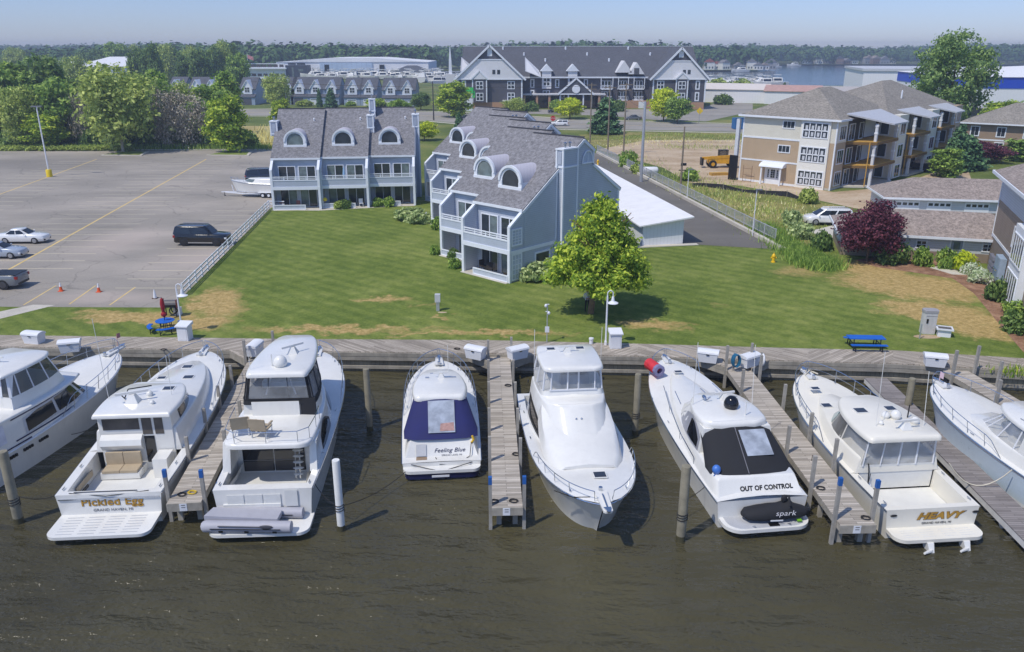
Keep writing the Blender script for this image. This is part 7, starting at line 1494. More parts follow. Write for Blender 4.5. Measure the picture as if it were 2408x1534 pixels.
# ================================================================ vehicles (local: +y is the front)
RUBBER = mat('tyre_rubber', (34,34,36), .8); CARGL = glass('car_glass', (34,40,46), 1, .04); LAMPR = mat('tail_lamp_red', (150,30,28), .3); LAMPW = mat('head_lamp', (220,224,228), .15)
def car(name, label, cat, loc, rz, L, W, H, paint, kind='sedan', rim=(170,172,176), group=None, belt=.92, wr=.33, clear=.24):
    t = thing(name, label, cat, loc, rz, group); hw = W/2; m = mat('paint_%d_%d_%d' % paint, paint, .25, .1, var=.03, coat=.8)
    pts = cr([(-L/2,hw-.28),(-L/2+.12,hw-.1),(-L/2+.6,hw-.02),(-L*.1,hw),(L*.25,hw-.01),(L/2-.5,hw-.06),(L/2-.12,hw-.2),(L/2,hw-.5)],2); sh = [(y*.985,w_-.05) for y, w_ in pts]
    hood = {'sedan':(L*.2,L*.5,belt,belt-.2),'suv':(L*.23,L*.5,belt+.08,belt-.06),'van':(L*.3,L*.5,belt,belt-.2),'pickup':(L*.22,L*.5,belt+.1,belt)}[kind]
    tail = {'sedan':(-L*.34,belt,belt+.0),'suv':(-L*.5,belt+.05,belt+.05),'van':(-L*.5,belt,belt),'pickup':(-L*.5,belt+.08,belt+.08)}[kind]
    zf = lambda y: (hood[2] if y < hood[0] else hood[2]+(hood[3]-hood[2])*((y-hood[0])/(hood[1]-hood[0]))**1.3)
    low = [(y*.99,w_-.06) for y, w_ in pts]; body = tier('body', [(low,clear),(pts,clear+.22),(pts,lambda y: zf(y)-.22),(sh,lambda y: zf(y)-.02)], m, t, .05, True)
    o = {'sedan':((-L*.33,L*.2),(-L*.19,L*.04)),'suv':((-L*.495,L*.24),(-L*.46,L*.12)),'van':((-L*.495,L*.32),(-L*.45,L*.13)),'pickup':((-L*.1,L*.25),(-L*.08,L*.12))}[kind]
    zb = zf(0)+.02; (a0,a1),(b0,b1) = o
    lo = cr([(a0,hw-.3),(a0+.12,hw-.09),((a0+a1)/2,hw-.05),(a1-.25,hw-.12),(a1,hw-.4)],2); hi = cr([(b0,hw-.42),(b0+.15,hw-.24),((b0+b1)/2,hw-.2),(b1-.2,hw-.27),(b1,hw-.5)],2)
    cab = tier('cabin', [(lo,zb),(hi,H-.07)], m, t, .07)
    pane('side_window', cab[0], cab[1], 2.1, 3.9, .12, .9, CARGL, t, .02); pane('side_window', cab[0], cab[1], 4.1, 6.0, .12, .9, CARGL, t, .02)
    n = len(cab[0]); 
    for k, nm in ((n//2-1,'windscreen'),(n-1,'rear_window')):
        A0, A1 = cab[0][k], cab[0][(k+1) % n]; B0, B1 = cab[1][k], cab[1][(k+1) % n]; e = Vector((0,.02 if nm == 'windscreen' else -.02,.02))
        if nm == 'windscreen':
            A0, A1 = cab[0][n//2-2], cab[0][n//2+1]; B0, B1 = cab[1][n//2-2], cab[1][n//2+1]; mid = [(cab[0][n//2-1],cab[1][n//2-1]),(cab[0][n//2],cab[1][n//2])]
            P_ = [(A0,B0)]+mid+[(A1,B1)]; mb = MB(); mb.add([a.lerp(b,.1)+e for a, b in P_]+[a.lerp(b,.93)+e for a, b in P_],[(i,i+1,5+i,4+i) for i in range(3)]); mb.build(nm, CARGL, t, 0)
        elif kind != 'pickup' or True: MB().quad(A0.lerp(B0,.12)+e, A1.lerp(B1,.12)+e, A1.lerp(B1,.9)+e, A0.lerp(B0,.9)+e).build(nm, CARGL, t, 0)
    if kind == 'pickup':
        MB().bx(-hw+.12,hw-.12,-L/2+.08,-L*.12,zb-.01,zb+.05).build('bed_cover', BLACK, t, 0)
    for sy in (L*.31,-L*.30):
        for s in (1,-1):
            w_ = MB().lathe([(.06,-.11),(wr*.98,-.11),(wr,-.06),(wr,.06),(wr*.98,.11),(.06,.11)],(0,0,0),16).move(Matrix.Translation((s*(hw-.1),sy,wr)) @ Matrix.Rotation(R(90),4,'Y')).build('wheel', RUBBER, t, 40)
            MB().lathe([(wr*.66,-.125),(wr*.6,-.13),(.05,-.12),(.05,.12),(wr*.6,.13),(wr*.66,.125)],(0,0,0),12).move(Matrix.Translation((s*(hw-.1),sy,wr)) @ Matrix.Rotation(R(90),4,'Y')).build('rim', mat('rim_%d' % rim[0], rim, .35, .6), w_, 30)
    for s in (1,-1):
        MB().bx(s*(hw-.3)-.16,s*(hw-.3)+.16,L/2-.3,L/2-.06,zf(L/2)-.28,zf(L/2)-.12).build('headlight', LAMPW, t, 0); MB().bx(s*(hw-.18)-.1,s*(hw-.18)+.1,-L/2-.01,-L/2+.2,zb-.32,zb-.1).build('tail_light', LAMPR, t, 0)
        MB().ball((s*(hw+.06),a1-.35,zb+.08),.1,.07,.08).build('mirror', m, t)
        MB().bx(s*hw-.012,s*hw+.012,-L*.05,-L*.05+.15,zb-.18,zb-.15).bx(s*hw-.012,s*hw+.012,L*.13,L*.13+.15,zb-.18,zb-.15).build('door_handle', m, t, 0)
    MB().bx(-hw+.25,hw-.25,-L/2-.015,-L/2+.02,clear+.05,clear+.2).bx(-hw+.3,hw-.3,L/2-.16,L/2-.02,clear+.06,clear+.22).build('bumper_trim', BLACK, t, 0)
    if kind in ('suv','van'):
        for s in (1,-1): MB().bar((s*(hw-.3),b0+.3,H+.05),(s*(hw-.3),b1-.2,H+.05),.05,.05).build('roof_rail', STEEL if kind == 'suv' else m, t, 0)
        MB().bx(-hw+.015,-hw+.03,-L*.28,L*.28,clear-.02,clear+.1).bx(hw-.03,hw-.015,-L*.28,L*.28,clear-.02,clear+.1).build('sill_trim', STEEL if kind == 'suv' else BLACK, t, 0)
    return t
car('parked_car','black full-size SUV parked nose to the white fence','car',(-30.85,77.95,GZ+.01),R(-92),5.35,2.0,1.92,(14,15,18),'suv',(60,60,62),belt=1.05,wr=.42,clear=.32)
car('parked_car','white sedan with sunroof beside the yellow lot line','car',(-49.3,78.8,GZ+.01),R(-89),4.75,1.82,1.45,(236,236,234),'sedan')
car('parked_car','silver sedan cut by the left edge','car',(-48.1,72.8,GZ+.01),R(-90),4.75,1.82,1.43,(168,178,190),'sedan')
car('pickup_truck','grey pickup truck at the left edge with its tail towards the cones','truck',(-43.0,62.9,GZ+.01),R(90),5.8,2.0,1.9,(120,124,128),'pickup',(90,90,94),belt=1.05,wr=.42,clear=.34)
car('minivan','white minivan in front of the dark red plum tree','van',(35.2,87.7,GZ+.01),R(88),5.1,1.98,1.75,(238,238,236),'van',belt=1.0,wr=.36)
p = G(604,424); car('pickup_truck','dark blue truck behind the boat on the trailer','truck',(G(626,428).x,G(626,428).y,GZ+.01),R(-80),5.6,2.0,1.95,(36,44,60),'suv',(80,80,84),belt=1.1,wr=.42,clear=.34)
p = G(1316,297); car('parked_car','white hatchback on the road beyond the angled townhouse row','car',(p.x,p.y+.6,GZ+.01),R(90),4.4,1.8,1.5,(236,236,236),'suv',belt=.9,clear=.22)
p = G(655,247.5); car('parked_car','teal grey car on the far road at the left','car',(p.x,p.y,GZ+.01),R(90),4.7,1.8,1.45,(52,70,78),'sedan')
p = G(900,250); car('parked_car','dark car parked at the row house garage','car',(p.x,p.y,GZ+.01),R(15),4.6,1.85,1.7,(28,30,36),'suv')
p = G(1340,268); car('parked_car','dark blue car parked before the porch of the dark residence','car',(p.x,p.y,GZ+.01),R(88),4.6,1.8,1.45,(30,34,52),'sedan')
p = G(1318,267); car('parked_car','black car parked left of the dark blue one','car',(p.x-1.5,p.y+.5,GZ+.01),R(88),4.6,1.8,1.5,(24,24,26),'suv')
p = G(1488,283); car('parked_car','grey car leaving the residence drive by the road','car',(p.x,p.y,GZ+.01),R(95),4.6,1.8,1.45,(96,98,102),'sedan')
p = G(1103,282); car('parked_car','dark car on the road left of the angled row','car',(p.x,p.y,GZ+.01),R(90),4.6,1.8,1.5,(30,32,38),'suv')
# boat on its trailer
t = thing('boat_trailer','white tandem axle boat trailer beside the townhouses','trailer',(-33.6,105.0,GZ+.01),R(86))
mb = MB()
for s in (1,-1): mb.bar((s*.85,-3.2,.5),(s*.85,1.6,.5),.1,.14).bar((s*.85,1.6,.5),(0,4.4,.52),.1,.14)
for y in (-3.1,-1.5,.2,1.6): mb.bar((-.85,y,.48),(.85,y,.48),.08,.1)
mb.bar((0,2.8,.6),(0,4.9,.55),.1,.12).bar((0,3.2,.6),(0,3.4,1.5),.08,.1).build('frame', WHITEP, t, 0)
for y in (-1.9,-1.1):
    for s in (1,-1):
        w_ = MB().lathe([(.05,-.1),(.33,-.1),(.34,0),(.33,.1),(.05,.1)],(0,0,0),14).move(Matrix.Translation((s*1.12,y,.34)) @ Matrix.Rotation(R(90),4,'Y')).build('wheel', RUBBER, t, 40); MB().lathe([(.18,-.11),(.18,.11)],(0,0,0),10).move(Matrix.Translation((s*1.12,y,.34)) @ Matrix.Rotation(R(90),4,'Y')).build('rim', WHITEP, w_)
for s in (1,-1): MB().prism([(s*1.0,-2.5),(s*1.28,-2.5),(s*1.28,-.5),(s*1.0,-.5)],.68,.74).build('mudguard', WHITEP, t, 0); MB().bar((s*1.05,-2.9,.5),(s*1.05,-2.9,1.5),.06,.06).build('guide_post', WHITEP, t, 0)
MB().tube([(0,4.5,.5),(0,4.5,.06)],.04).lathe([(.1,-.05),(.1,.05)],(0,4.5,.1),8).build('jockey_wheel', BLACK, t)
t = thing('cabin_cruiser','white cabin boat with windscreen sitting on the trailer','boat',(-33.6,105.0,GZ+.95),R(86))
t.scale = (.95,.92,.82); h = Hull(t,7.4,2.5,1.05,1.5,y0=-3.7,boot=mat('pale_bottom',(206,208,210),.4),fine=2.2); lo = cr([(-3.4,1.0),(-1,1.05),(.8,.9),(2.2,.4)]); hi = cr([(-3.3,.9),(-1,.85),(.2,.7),(1.0,.3)]); A = tier('cabin',[(lo,1.1),(hi,1.75)],WHITE,t,.08); pane('windscreen',A[0],A[1],5,8.6,.3,.95,CURTGL,t)
h.bow_rail(t,.6,1,.4,n=4)
# yellow telehandler and site machines
YLW = mat('machine_yellow', (214,160,40), .5, var=.12); p = G(1700,396)
t = thing('telehandler','yellow telehandler parked left of the tan apartment building','construction vehicle',(p.x,p.y+1,GZ),R(90))
MB().loft([[(x,y,z) for x, z in ((-.75,.7),(.75,.7),(.7,1.6),(-.7,1.6))] for y in (-2.4,2.3)]).build('chassis', YLW, t, 30); MB().bar((-.55,-2.4,1.9),(-.55,3.4,1.55),.4,.45).build('boom', YLW, t, 0)
for sy in (-1.6,1.7):
    for s in (1,-1): 
        w_ = MB().lathe([(.1,-.2),(.62,-.2),(.66,0),(.62,.2),(.1,.2)],(0,0,0),16).move(Matrix.Translation((s*1.0,sy,.66)) @ Matrix.Rotation(R(90),4,'Y')).build('wheel', RUBBER, t, 40); MB().lathe([(.3,-.21),(.3,.21)],(0,0,0),10).move(Matrix.Translation((s*1.0,sy,.66)) @ Matrix.Rotation(R(90),4,'Y')).build('rim', YLW, w_)
mb = MB()
for x in (.0,.8):
    for y in (-.9,.5): mb.bx(x-.05,x+.05,y-.05,y+.05,1.5,2.7)
mb.bx(-.08,.88,-.98,.58,2.7,2.8).build('cab_frame', BLACK, t, 0); MB().bx(.02,.78,-.85,.45,1.6,2.65).build('cab_glass', SMOKE, t, 0); MB().bx(-.9,.5,3.2,3.5,.4,1.6).build('fork_carriage', BLACK, t, 0)
p = G(2172,402); t = thing('dump_trailer','dark trailer heaped with pale building scraps near the evergreens','trailer',(p.x,p.y,GZ),R(80)); MB().bx(-1,1,-2,2,.5,1.3).build('bed', BLACK, t, 0); MB().ball((0,0,1.3),1,1.9,.6,9,5).build('scrap_heap', mat('scrap_pile',(206,184,160),.9,var=.35,vs=5), t, 0)
for s in (1,-1): MB().lathe([(.4,-.12),(.4,.12)],(0,0,0),12).move(Matrix.Translation((s*1.05,0,.4)) @ Matrix.Rotation(R(90),4,'Y')).build('wheel', RUBBER, t)
t = thing('trash_enclosure','brown timber trash enclosure behind the plum tree','enclosure',(33.1,77.5,GZ),R(-14)); 
for x0, x1, y0, y1 in ((0,3.6,0,.1),(0,.1,.1,2.6),(3.5,3.6,.1,2.6)): MB().bx(x0,x1,y0,y1,0,1.7).build('side_panel', siding('brown_board_fence',(92,70,62),.15,.12,True,.5), t, 0)
MB().bx(.3,3.3,.4,2.2,0,1.3).bx(.25,3.35,.35,2.25,1.3,1.42).build('dumpster', mat('dumpster_brown',(74,52,46),.6), t, 0)
p = G(1672,405); t = thing('timber_stack','stack of yellow boards on the dirt beside the telehandler','timber',(G(1690,412).x,G(1690,412).y,GZ),.2)
for k in range(3): MB().bx(-1.4,1.4,-.5+k*.05,.5,k*.14,k*.14+.12).build('board_layer', OSB, t, 0)
pts = q((1628,437),(1660,440),(1700,446),(1745,452),(1800,458),(1850,463),(1880,470)); t = thing('silt_fence','low sagging black silt fence below the tan apartment building','fence')
mb = MB()
for i, (a, b) in enumerate(zip(pts,pts[1:])): mb.quad((*a,GZ),(*b,GZ),(*b,GZ+.55+.2*math.sin(i*2.1)),(*a,GZ+.55+.2*math.sin((i-1)*2.1)))
mb.build('fabric', mat('black_silt_fabric',(40,40,44),.8,var=.3), t, 0)
for a in pts: MB().box((*a,GZ),.05,.05,.9).build('stake', BARKL, t, 0)
# ================================================================ poles, lamps, fences
WOODP = mat('pole_wood', (134,122,106), .9, var=.2, vs=2); GALV = mat('galvanised', (186,190,196), .45, .5, var=.06)
def pole(name, label, cat, base, top, r, m, arms=(), rt=.6, grp=None):
    b = G(*base); h = HZ(b, *top)-GZ; t = thing(name, label, cat, (b.x,b.y,GZ), 0, grp); MB().lathe([(r,-.3),(r*rt,h)],n=10).build('shaft', m, t, 40)
    for z, L in arms: MB().bx(-L/2,L/2,-.06,.06,h-z-.07,h-z+.07).build('crossarm', m, t, 0)
    return t, h
R9 = ((1620,200,2200,600),2224)
def zz(x, y): s = 580/2224; return ((1620+x*s)*2408/2882, (200+y*s)*2408/2882)
for (tx,ty),(bx_,by),lb,arms in (((172,130),(155,775),'first wooden utility pole from the left beyond the angled row',((.4,2.0),(1.2,2.0))),((372,150),(345,890),'second wooden utility pole beyond the angled row',((.5,2.2),)),((553,130),(515,905),'third wooden utility pole rising from a leafy bush',((.3,2.2),(1.2,1.8)))): pole('utility_pole',lb,'pole',zz(bx_,by),zz(tx,ty),.17,WOODP,arms)
t, h = pole('utility_pole','thick grey metal pole standing beside the driveway railing','pole',zz(705,1195),zz(768,330),.24,GALV,(),.75)
t, h = pole('utility_pole','short wooden pole with dark box at the edge of the dirt lot','pole',zz(1130,1275),zz(1192,600),.16,WOODP); MB().bx(-.15,.6,-.1,.1,h*.38,h*.38+.35).bx(-.4,.6,-.05,.05,h*.3,h*.3+.12).build('meter_box', BLACK, t, 0)
pole('utility_pole','dark pole left of the dark gabled residence','pole',(1020,283),(1024,192),.2,mat('dark_pole',(70,68,66),.8)); pole('street_lamp','tall thin pole before the pale row houses','lamp',(815-140,258),(814-140,206),.12,GALV); pole('utility_pole','dark slim pole in front of the left gable of the residence','pole',(1376-0-1,262),(1376,208),.16,mat('dark_pole',(70,68,66),.8)) if False else None
for tp, bs, lb in (((1219*0+zz(1218,1065)[0],zz(1218,1065)[1]),zz(1200,1400),'slim white lamp post at the driveway railing, farther one'),(zz(1962,1285),(1769,556),'slim white lamp post at the near end of the driveway railing')):
    t, h = pole('driveway_lamp',lb,'lamp',bs,tp,.055,WHITEP,(),.8); MB().bx(-.1,.55,-.12,.12,h-.02,h+.08).build('lamp_head', mat('grey_lamp_head',(120,122,126),.5), t, 0)
t = thing('lot_lamp','tall white lot lamp with yellow concrete base','lamp',(*G(117,416)[:2],GZ)); h = HZ(G(117,416),99,252)-GZ
MB().lathe([(.42,0),(.42,1.0),(.36,1.1),(.02,1.1)],n=14).build('base', mat('yellow_paint',(228,198,30),.6,var=.1), t, 40); MB().lathe([(.11,1.0),(.09,h)],n=8).build('shaft', WHITEP, t); MB().bx(-.75,.75,-.22,.22,h,h+.16).build('lamp_head', mat('grey_lamp_head',(120,122,126),.5), t, 0)
def gooseneck(label, base, top):
    b = G(*base); h = HZ(b, *top)-GZ; t = thing('lawn_lamp', label, 'lamp', (b.x,b.y,GZ), 0, 'white gooseneck lamps by the boardwalk')
    MB().lathe([(.09,0),(.09,.3),(.06,.32),(.055,h-.35)],n=8).build('post', WHITEP, t); MB().tube([(.0,0,h-.4)]+[(.18-.18*math.cos(a),0,h-.2+.2*math.sin(a)) for a in [math.pi*k/8 for k in range(9)]]+[(.36,0,h-.45)],.035,6).build('neck', WHITEP, t)
    MB().lathe([(.07,0),(.1,-.16),(.12,-.3),(.36,-.42),(.34,-.46),(.02,-.44)],(.36,0,h-.4),14).build('lamp_shade', WHITEP, t)
gooseneck('white gooseneck lamp rising from the boardwalk edge below the lawn tree',(1424,812),(1436,684)); gooseneck('white gooseneck lamp beside the round blue table',(429,782),(427,668))
# white rail fence along the lot
t = thing('rail_fence','white rail fence between the parking lot and the lawn','fence'); A, B = Vector((-26.1,60.4)), Vector((-29.65,96.3)); n = 19
for k in range(n+1): p_ = A.lerp(B,k/n); MB().box((p_.x,p_.y,GZ),.12,.12,1.05,.1).build('post', WHITEP, t, 0)
mb = MB()
for z in (.25,.62,.96): mb.bar((*A,GZ+z),(*B,GZ+z),.05,.13)
mb.bar((*B,GZ+.62),(B.x+2.0,B.y-.2,GZ+.62),.05,.13).bar((*B,GZ+.96),(B.x+2.0,B.y-.2,GZ+.96),.05,.13).build('rails', WHITEP, t, 0)
t = thing('rail_fence','short white rail beside the second patio of the angled row','fence'); a, b = G(975,514), G(1003,522); mb = MB(); mb.bar((a.x,a.y,GZ+.9),(b.x,b.y,GZ+.9),.08,.1).bar((a.x,a.y,GZ+.5),(b.x,b.y,GZ+.5),.08,.1); mb.build('rails', WHITEP, t, 0)
for k in range(3): c = a.lerp(b,k/2); MB().box(c,.1,.1,1.1).build('post', WHITEP, t, 0)
t = thing('railing','long grey metal railing on a low concrete wall beside the black driveway','railing'); A, B = Vector((26.45,78.3)), Vector((15.9,151)); 
MB().bar((A.x-.15,A.y-3.2,GZ+.14),(B.x,B.y,GZ+.14),.4,.4).build('kerb_wall', CONC, t, 0); RAILG = mat('grey_rail_paint',(176,178,184),.5); mb = MB(); n = 300
for k in range(n+1): p_ = A.lerp(B,k/n); mb.box((p_.x,p_.y,GZ+.4),.035,.05,1.0)
mb.bar((*A,GZ+1.42),(*B,GZ+1.42),.06,.06).bar((*A,GZ+.5),(*B,GZ+.5),.05,.05).build('picket_panel', RAILG, t, 0)
for k in range(30): p_ = A.lerp(B,k/29); MB().box((p_.x,p_.y,GZ),.08,.08,1.5).build('post', RAILG, t, 0)
# chain fence behind the lot
t = thing('chain_fence','thin dark chain fence along the back of the parking lot','fence'); mb = MB(); A, B = Vector((-92,155.2)), Vector((-46,156.6))
for k in range(16): p_ = A.lerp(B,k/15); MB().box((p_.x,p_.y,GZ),.06,.06,1.3).build('post', BLACK, t, 0)
mb.bar((*A,GZ+1.25),(*B,GZ+1.25),.03,.04).bar((*A,GZ+.7),(*B,GZ+.7),.015,.02).build('wire', BLACK, t, 0)
# ================================================================ small things on the lawn and boardwalk
BLUET_ = mat('blue_table_plastic', (22,96,190), .45, var=.06)
def round_table():
    p = G(391,778); t = thing('picnic_table','round blue picnic table with curved benches on black legs','table',(p.x,p.y,GZ),.2); MB().lathe([(.02,.72),(.62,.72),(.64,.76),(.02,.77)],n=16).build('tabletop', BLUET_, t, 30)
    for k in range(4):
        a = k*math.pi/2+.2; A_ = [a-.55+1.1*j/6 for j in range(7)]; s = MB().prism([(1.2*math.cos(x),1.2*math.sin(x)) for x in A_]+[(.92*math.cos(x),.92*math.sin(x)) for x in reversed(A_)],.42,.47).build('bench', BLUET_, t, 0)
        mb = MB()
        for x in (a-.35,a+.35): mb.tube([(1.06*math.cos(x),1.06*math.sin(x),.42),(1.06*math.cos(x),1.06*math.sin(x),0)],.03,5).tube([(1.06*math.cos(x),1.06*math.sin(x),.1),(.3*math.cos(x),.3*math.sin(x),.3),(.3*math.cos(x),.3*math.sin(x),.72)],.025,5)
        mb.build('leg', BLACK, t)
    u = thing('parasol','closed dark red parasol standing in the round blue table','parasol',(p.x,p.y,GZ)); MB().tube([(0,0,.1),(0,0,2.42)],.025).build('pole', BLACK, u); MB().lathe([(.05,1.0),(.17,1.1),(.19,1.25),(.1,1.4),(.14,1.65),(.15,2.0),(.1,2.3),(.02,2.4)],n=9).build('folded_cover', mat('dark_red_fabric',(150,26,40),.8,var=.2,vs=5), u)
round_table()
p = G(2044,829); t = thing('picnic_table','long rectangular blue picnic table on the boardwalk','table',(p.x,p.y+.75,GZ+.02),R(-3))
MB().bx(-1.15,1.15,-.38,.38,.72,.77).build('tabletop', BLUET_, t, 0)
for s in (1,-1): MB().bx(-1.15,1.15,s*.72-.14,s*.72+.14,.43,.47).build('bench', BLUET_, t, 0)
for x in (-.85,.85): MB().tube([(x,-.72,.43),(x,-.78,.03),(x,-.4,.03),(x,-.3,.72)],.035,6).tube([(x,.72,.43),(x,.78,.03),(x,.4,.03),(x,.3,.72)],.035,6).tube([(x,-.72,.4),(x,.72,.4)],.03,6).build('leg_frame', BLACK, t)
p = G(404,744); t = thing('barbecue','grey covered barbecue behind the round blue table','barbecue',(p.x,p.y,GZ),.1); MB().bx(-.5,.5,-.3,.3,.75,.95).lathe([(.02,0)],n=3).build('firebox', BLACK, t, 0); MB().loft([[(x,.3*math.cos(a),.95+.3*math.sin(a)) for a in [math.pi*k/8 for k in range(9)]] for x in (-.5,.5)]).build('lid', mat('grey_lid',(96,92,92),.5), t, 30)
for x in (-.42,.42):
    for y in (-.24,.24): MB().bx(x-.03,x+.03,y-.03,y+.03,0,.75).build('leg', BLACK, t, 0)
MB().bx(-.55,-.5,-.32,.32,.7,1.3).bx(.5,.55,-.32,.32,.7,1.3).build('end_panel', mat('dark_maroon',(110,36,44),.5), t, 0)
p = G(419,740); t = thing('hose_reel','white hose cart with coiled hose at the end of the rail fence','hose cart',(p.x,p.y,GZ)); MB().bx(-.25,.25,-.2,.2,0,.55).build('frame', WHITEP, t, 0); MB().tube([(.25*math.cos(a),-.25-.03*k,.55+.25*math.sin(a)) for k, a in enumerate([.52*k for k in range(24)])],.05,5).build('hose_coil', BLACK, t)
p = G(1030,731); t = thing('utility_post','grey electric box on a post in the lawn','utility box',(p.x,p.y,GZ)); MB().bx(-.12,.12,-.12,.12,0,.9).build('post', GALV, t, 0); MB().bx(-.2,.2,-.16,.16,.7,1.3).build('box', mat('pale_grey_box',(196,198,202),.5), t, 0)
b = G(1286,806); h = HZ(b,1290,716)-GZ; t = thing('camera_pole','slim grey camera pole with two heads on the boardwalk edge','pole',(b.x,b.y,GZ)); MB().tube([(0,0,0),(0,0,h)],.035).build('shaft', GALV, t); MB().bx(-.14,.14,-.08,-.04,.75,1.15).build('sign_plate', WHITEP, t, 0)
for z, s in ((h,-1),(h-.5,1)): MB().ball((s*.1,0,z-.1),.1,.1,.12).bx(-.12,.12,-.03,.03,z-.02,z+.02).build('camera_head', WHITEP, t)
p = G(1390,809); t = thing('pipe_stub','short white capped pipe at the edge of the boardwalk','pipe',(p.x,p.y,GZ)); MB().lathe([(.13,0),(.13,.32)],n=10).build('pipe', WHITEP, t, 40); MB().lathe([(.16,.32),(.16,.42),(.02,.44)],n=10).build('cap', WHITEP, t, 40)
def cone(label, px, py, white=False):
    p = G(px, py); t = thing('traffic_cone', label, 'cone', (p.x,p.y,GZ+.01), 0, 'traffic cones on the lot'); OR = mat('cone_orange',(226,96,44),.6); MB().bx(-.19,.19,-.19,.19,0,.04).build('base', OR if not white else mat('cone_dark_base',(90,70,60),.7), t, 0); MB().lathe([(.14,.04),(.09,.38)],n=10).build('cone_body', OR if not white else WHITEP, t); MB().lathe([(.092,.38),(.035,.7),(.01,.7)],n=10).build('collar', WHITEP, t)
cone('orange and white traffic cone, left one on the lot',144,685); cone('orange and white traffic cone, middle one on the lot',233,687); cone('white topped cone near the rail fence end',365,702,True)
p = G(1818,617); t = thing('fire_hydrant','yellow fire hydrant on the lawn near the grass hedge','hydrant',(p.x,p.y,GZ)); HY = mat('hydrant_yellow',(236,190,20),.5); MB().lathe([(.2,0),(.2,.06),(.14,.08),(.13,.5),(.18,.52),(.18,.58),(.12,.74),(.05,.8),(.05,.88),(.01,.88)],n=12).build('body', HY, t, 40)
for s in (1,-1): MB().lathe([(.08,0),(.09,.14),(.02,.15)],n=8).move(Matrix.Translation((s*.1,0,.42)) @ Matrix.Rotation(R(90*s),4,'Y')).build('outlet', HY, t)
p = G(1408,370) ; p = G(zz(240,1010)[0], zz(240,1010)[1]); t = thing('fire_hydrant','yellow hydrant far behind the gable peak by the railing','hydrant',(p.x,p.y,GZ)); MB().lathe([(.2,0),(.14,.08),(.13,.5),(.18,.55),(.05,.85),(.01,.88)],n=8).build('body', HY, t); MB().bx(-.25,.25,-.07,.07,.38,.5).build('outlet', HY, t, 0)
p = G(2180,783); t = thing('utility_cabinet','tall pale grey rounded utility cabinet standing on the lawn','cabinet',(p.x,p.y,GZ),-.1); pr = [(-.38,-.3),(.38,-.3),(.46,-.1),(.46,.25),(.3,.4),(-.3,.4),(-.46,.25),(-.46,-.1)]; CG = mat('cabinet_grey',(196,194,192),.6,grime=.3); MB().prism(pr,0,1.5).build('body', CG, t, 30); MB().prism([(x*1.07,y*1.07) for x, y in pr],1.5,1.68).build('lid', mat('lid_grey',(160,158,160),.6), t, 30); MB().bx(-.3,-.18,-.34,-.29,.8,1.1).build('lock_plate', BLACK, t, 0); MB().bx(-.36,.36,-.315,-.30,1.3,1.34).build('door_seam', mat('lid_grey',(160,158,160),.6), t, 0)
p = G(2218,790); t = thing('equipment_box','white framed box with dark screened top beside the utility cabinet','box',(p.x,p.y,GZ),-.35); MB().bx(-.4,.4,-.3,.3,0,.5).build('body', WHITEP, t, 0); mb = MB(); frame_mb(mb,(0,0,.5),X_,NY,-.4,.4,0,.1,.1,-.42,.42) if False else mb.bx(-.52,.52,-.42,-.32,.5,.6).bx(-.52,.52,.32,.42,.5,.6).bx(-.52,-.42,-.32,.32,.5,.6).bx(.42,.52,-.32,.32,.5,.6); mb.build('rim', WHITEP, t, 0); MB().bx(-.42,.42,-.32,.32,.5,.55).build('screen', mat('dark_screen',(92,90,88),.8), t, 0)
p = G(2162,797); t = thing('marker_post','thin grey marker post in front of the utility cabinet','post',(p.x,p.y,GZ)); MB().bx(-.03,.03,-.03,.03,0,1.0).bx(-.04,.04,-.04,.04,1.0,1.04).build('post', GALV, t, 0)
p = G(1268,640); t = thing('air_conditioner','pale air conditioner unit at the gable foot of the angled row','appliance',(p.x-.3,p.y+.6,GZ),.6); MB().bx(-.4,.4,-.4,.4,0,.7).build('body', mat('pale_grey_box',(196,198,202),.5), t, 0); MB().lathe([(.32,0),(.32,.03),(.02,.04)],(0,0,.7),12).build('fan_grille', BLACK, t)
for px, py, lb in ((1732*0+zz(1330,520)[0],zz(1330,560)[1],'yellow diamond warning sign by the side road'),):
    b = G(px, py); t = thing('road_sign', lb, 'sign', (b.x,b.y,GZ)); MB().tube([(0,0,0),(0,0,3.2)],.06).build('post', GALV, t); MB().prism([(0,-.03),(0,.03)],0,0) if False else MB().add([(-.9,0,3),(0,0,2.1),(.9,0,3),(0,0,3.9),(-.9,.05,3),(0,.05,2.1),(.9,.05,3),(0,.05,3.9)],[(0,1,2,3),(7,6,5,4),(0,4,5,1),(1,5,6,2),(2,6,7,3),(3,7,4,0)]).build('panel', mat('sign_yellow',(236,200,30),.5), t, 0)
b = G(1300,306); t = thing('stop_sign','red stop sign on the near side of the road by the white hatchback','sign',(b.x,b.y,GZ)); MB().tube([(0,.05,0),(0,.05,3.0)],.05).build('post', GALV, t); o8 = [(.62*math.cos(R(22.5+45*k)),.62*math.sin(R(22.5+45*k))) for k in range(8)]
MB().add([(x,0,2.7+y) for x, y in o8]+[(x,.04,2.7+y) for x, y in o8],[tuple(range(8)),tuple(range(8,16))[::-1]]+[(k,8+k,8+(k+1) % 8,(k+1) % 8) for k in range(8)]).build('panel', mat('sign_red',(200,40,48),.5), t, 0); text('STOP',.42,Matrix.Translation((0,-.01,2.56)) @ Matrix.Rotation(R(90),4,'X'),WHITEP,t,'sign_lettering')
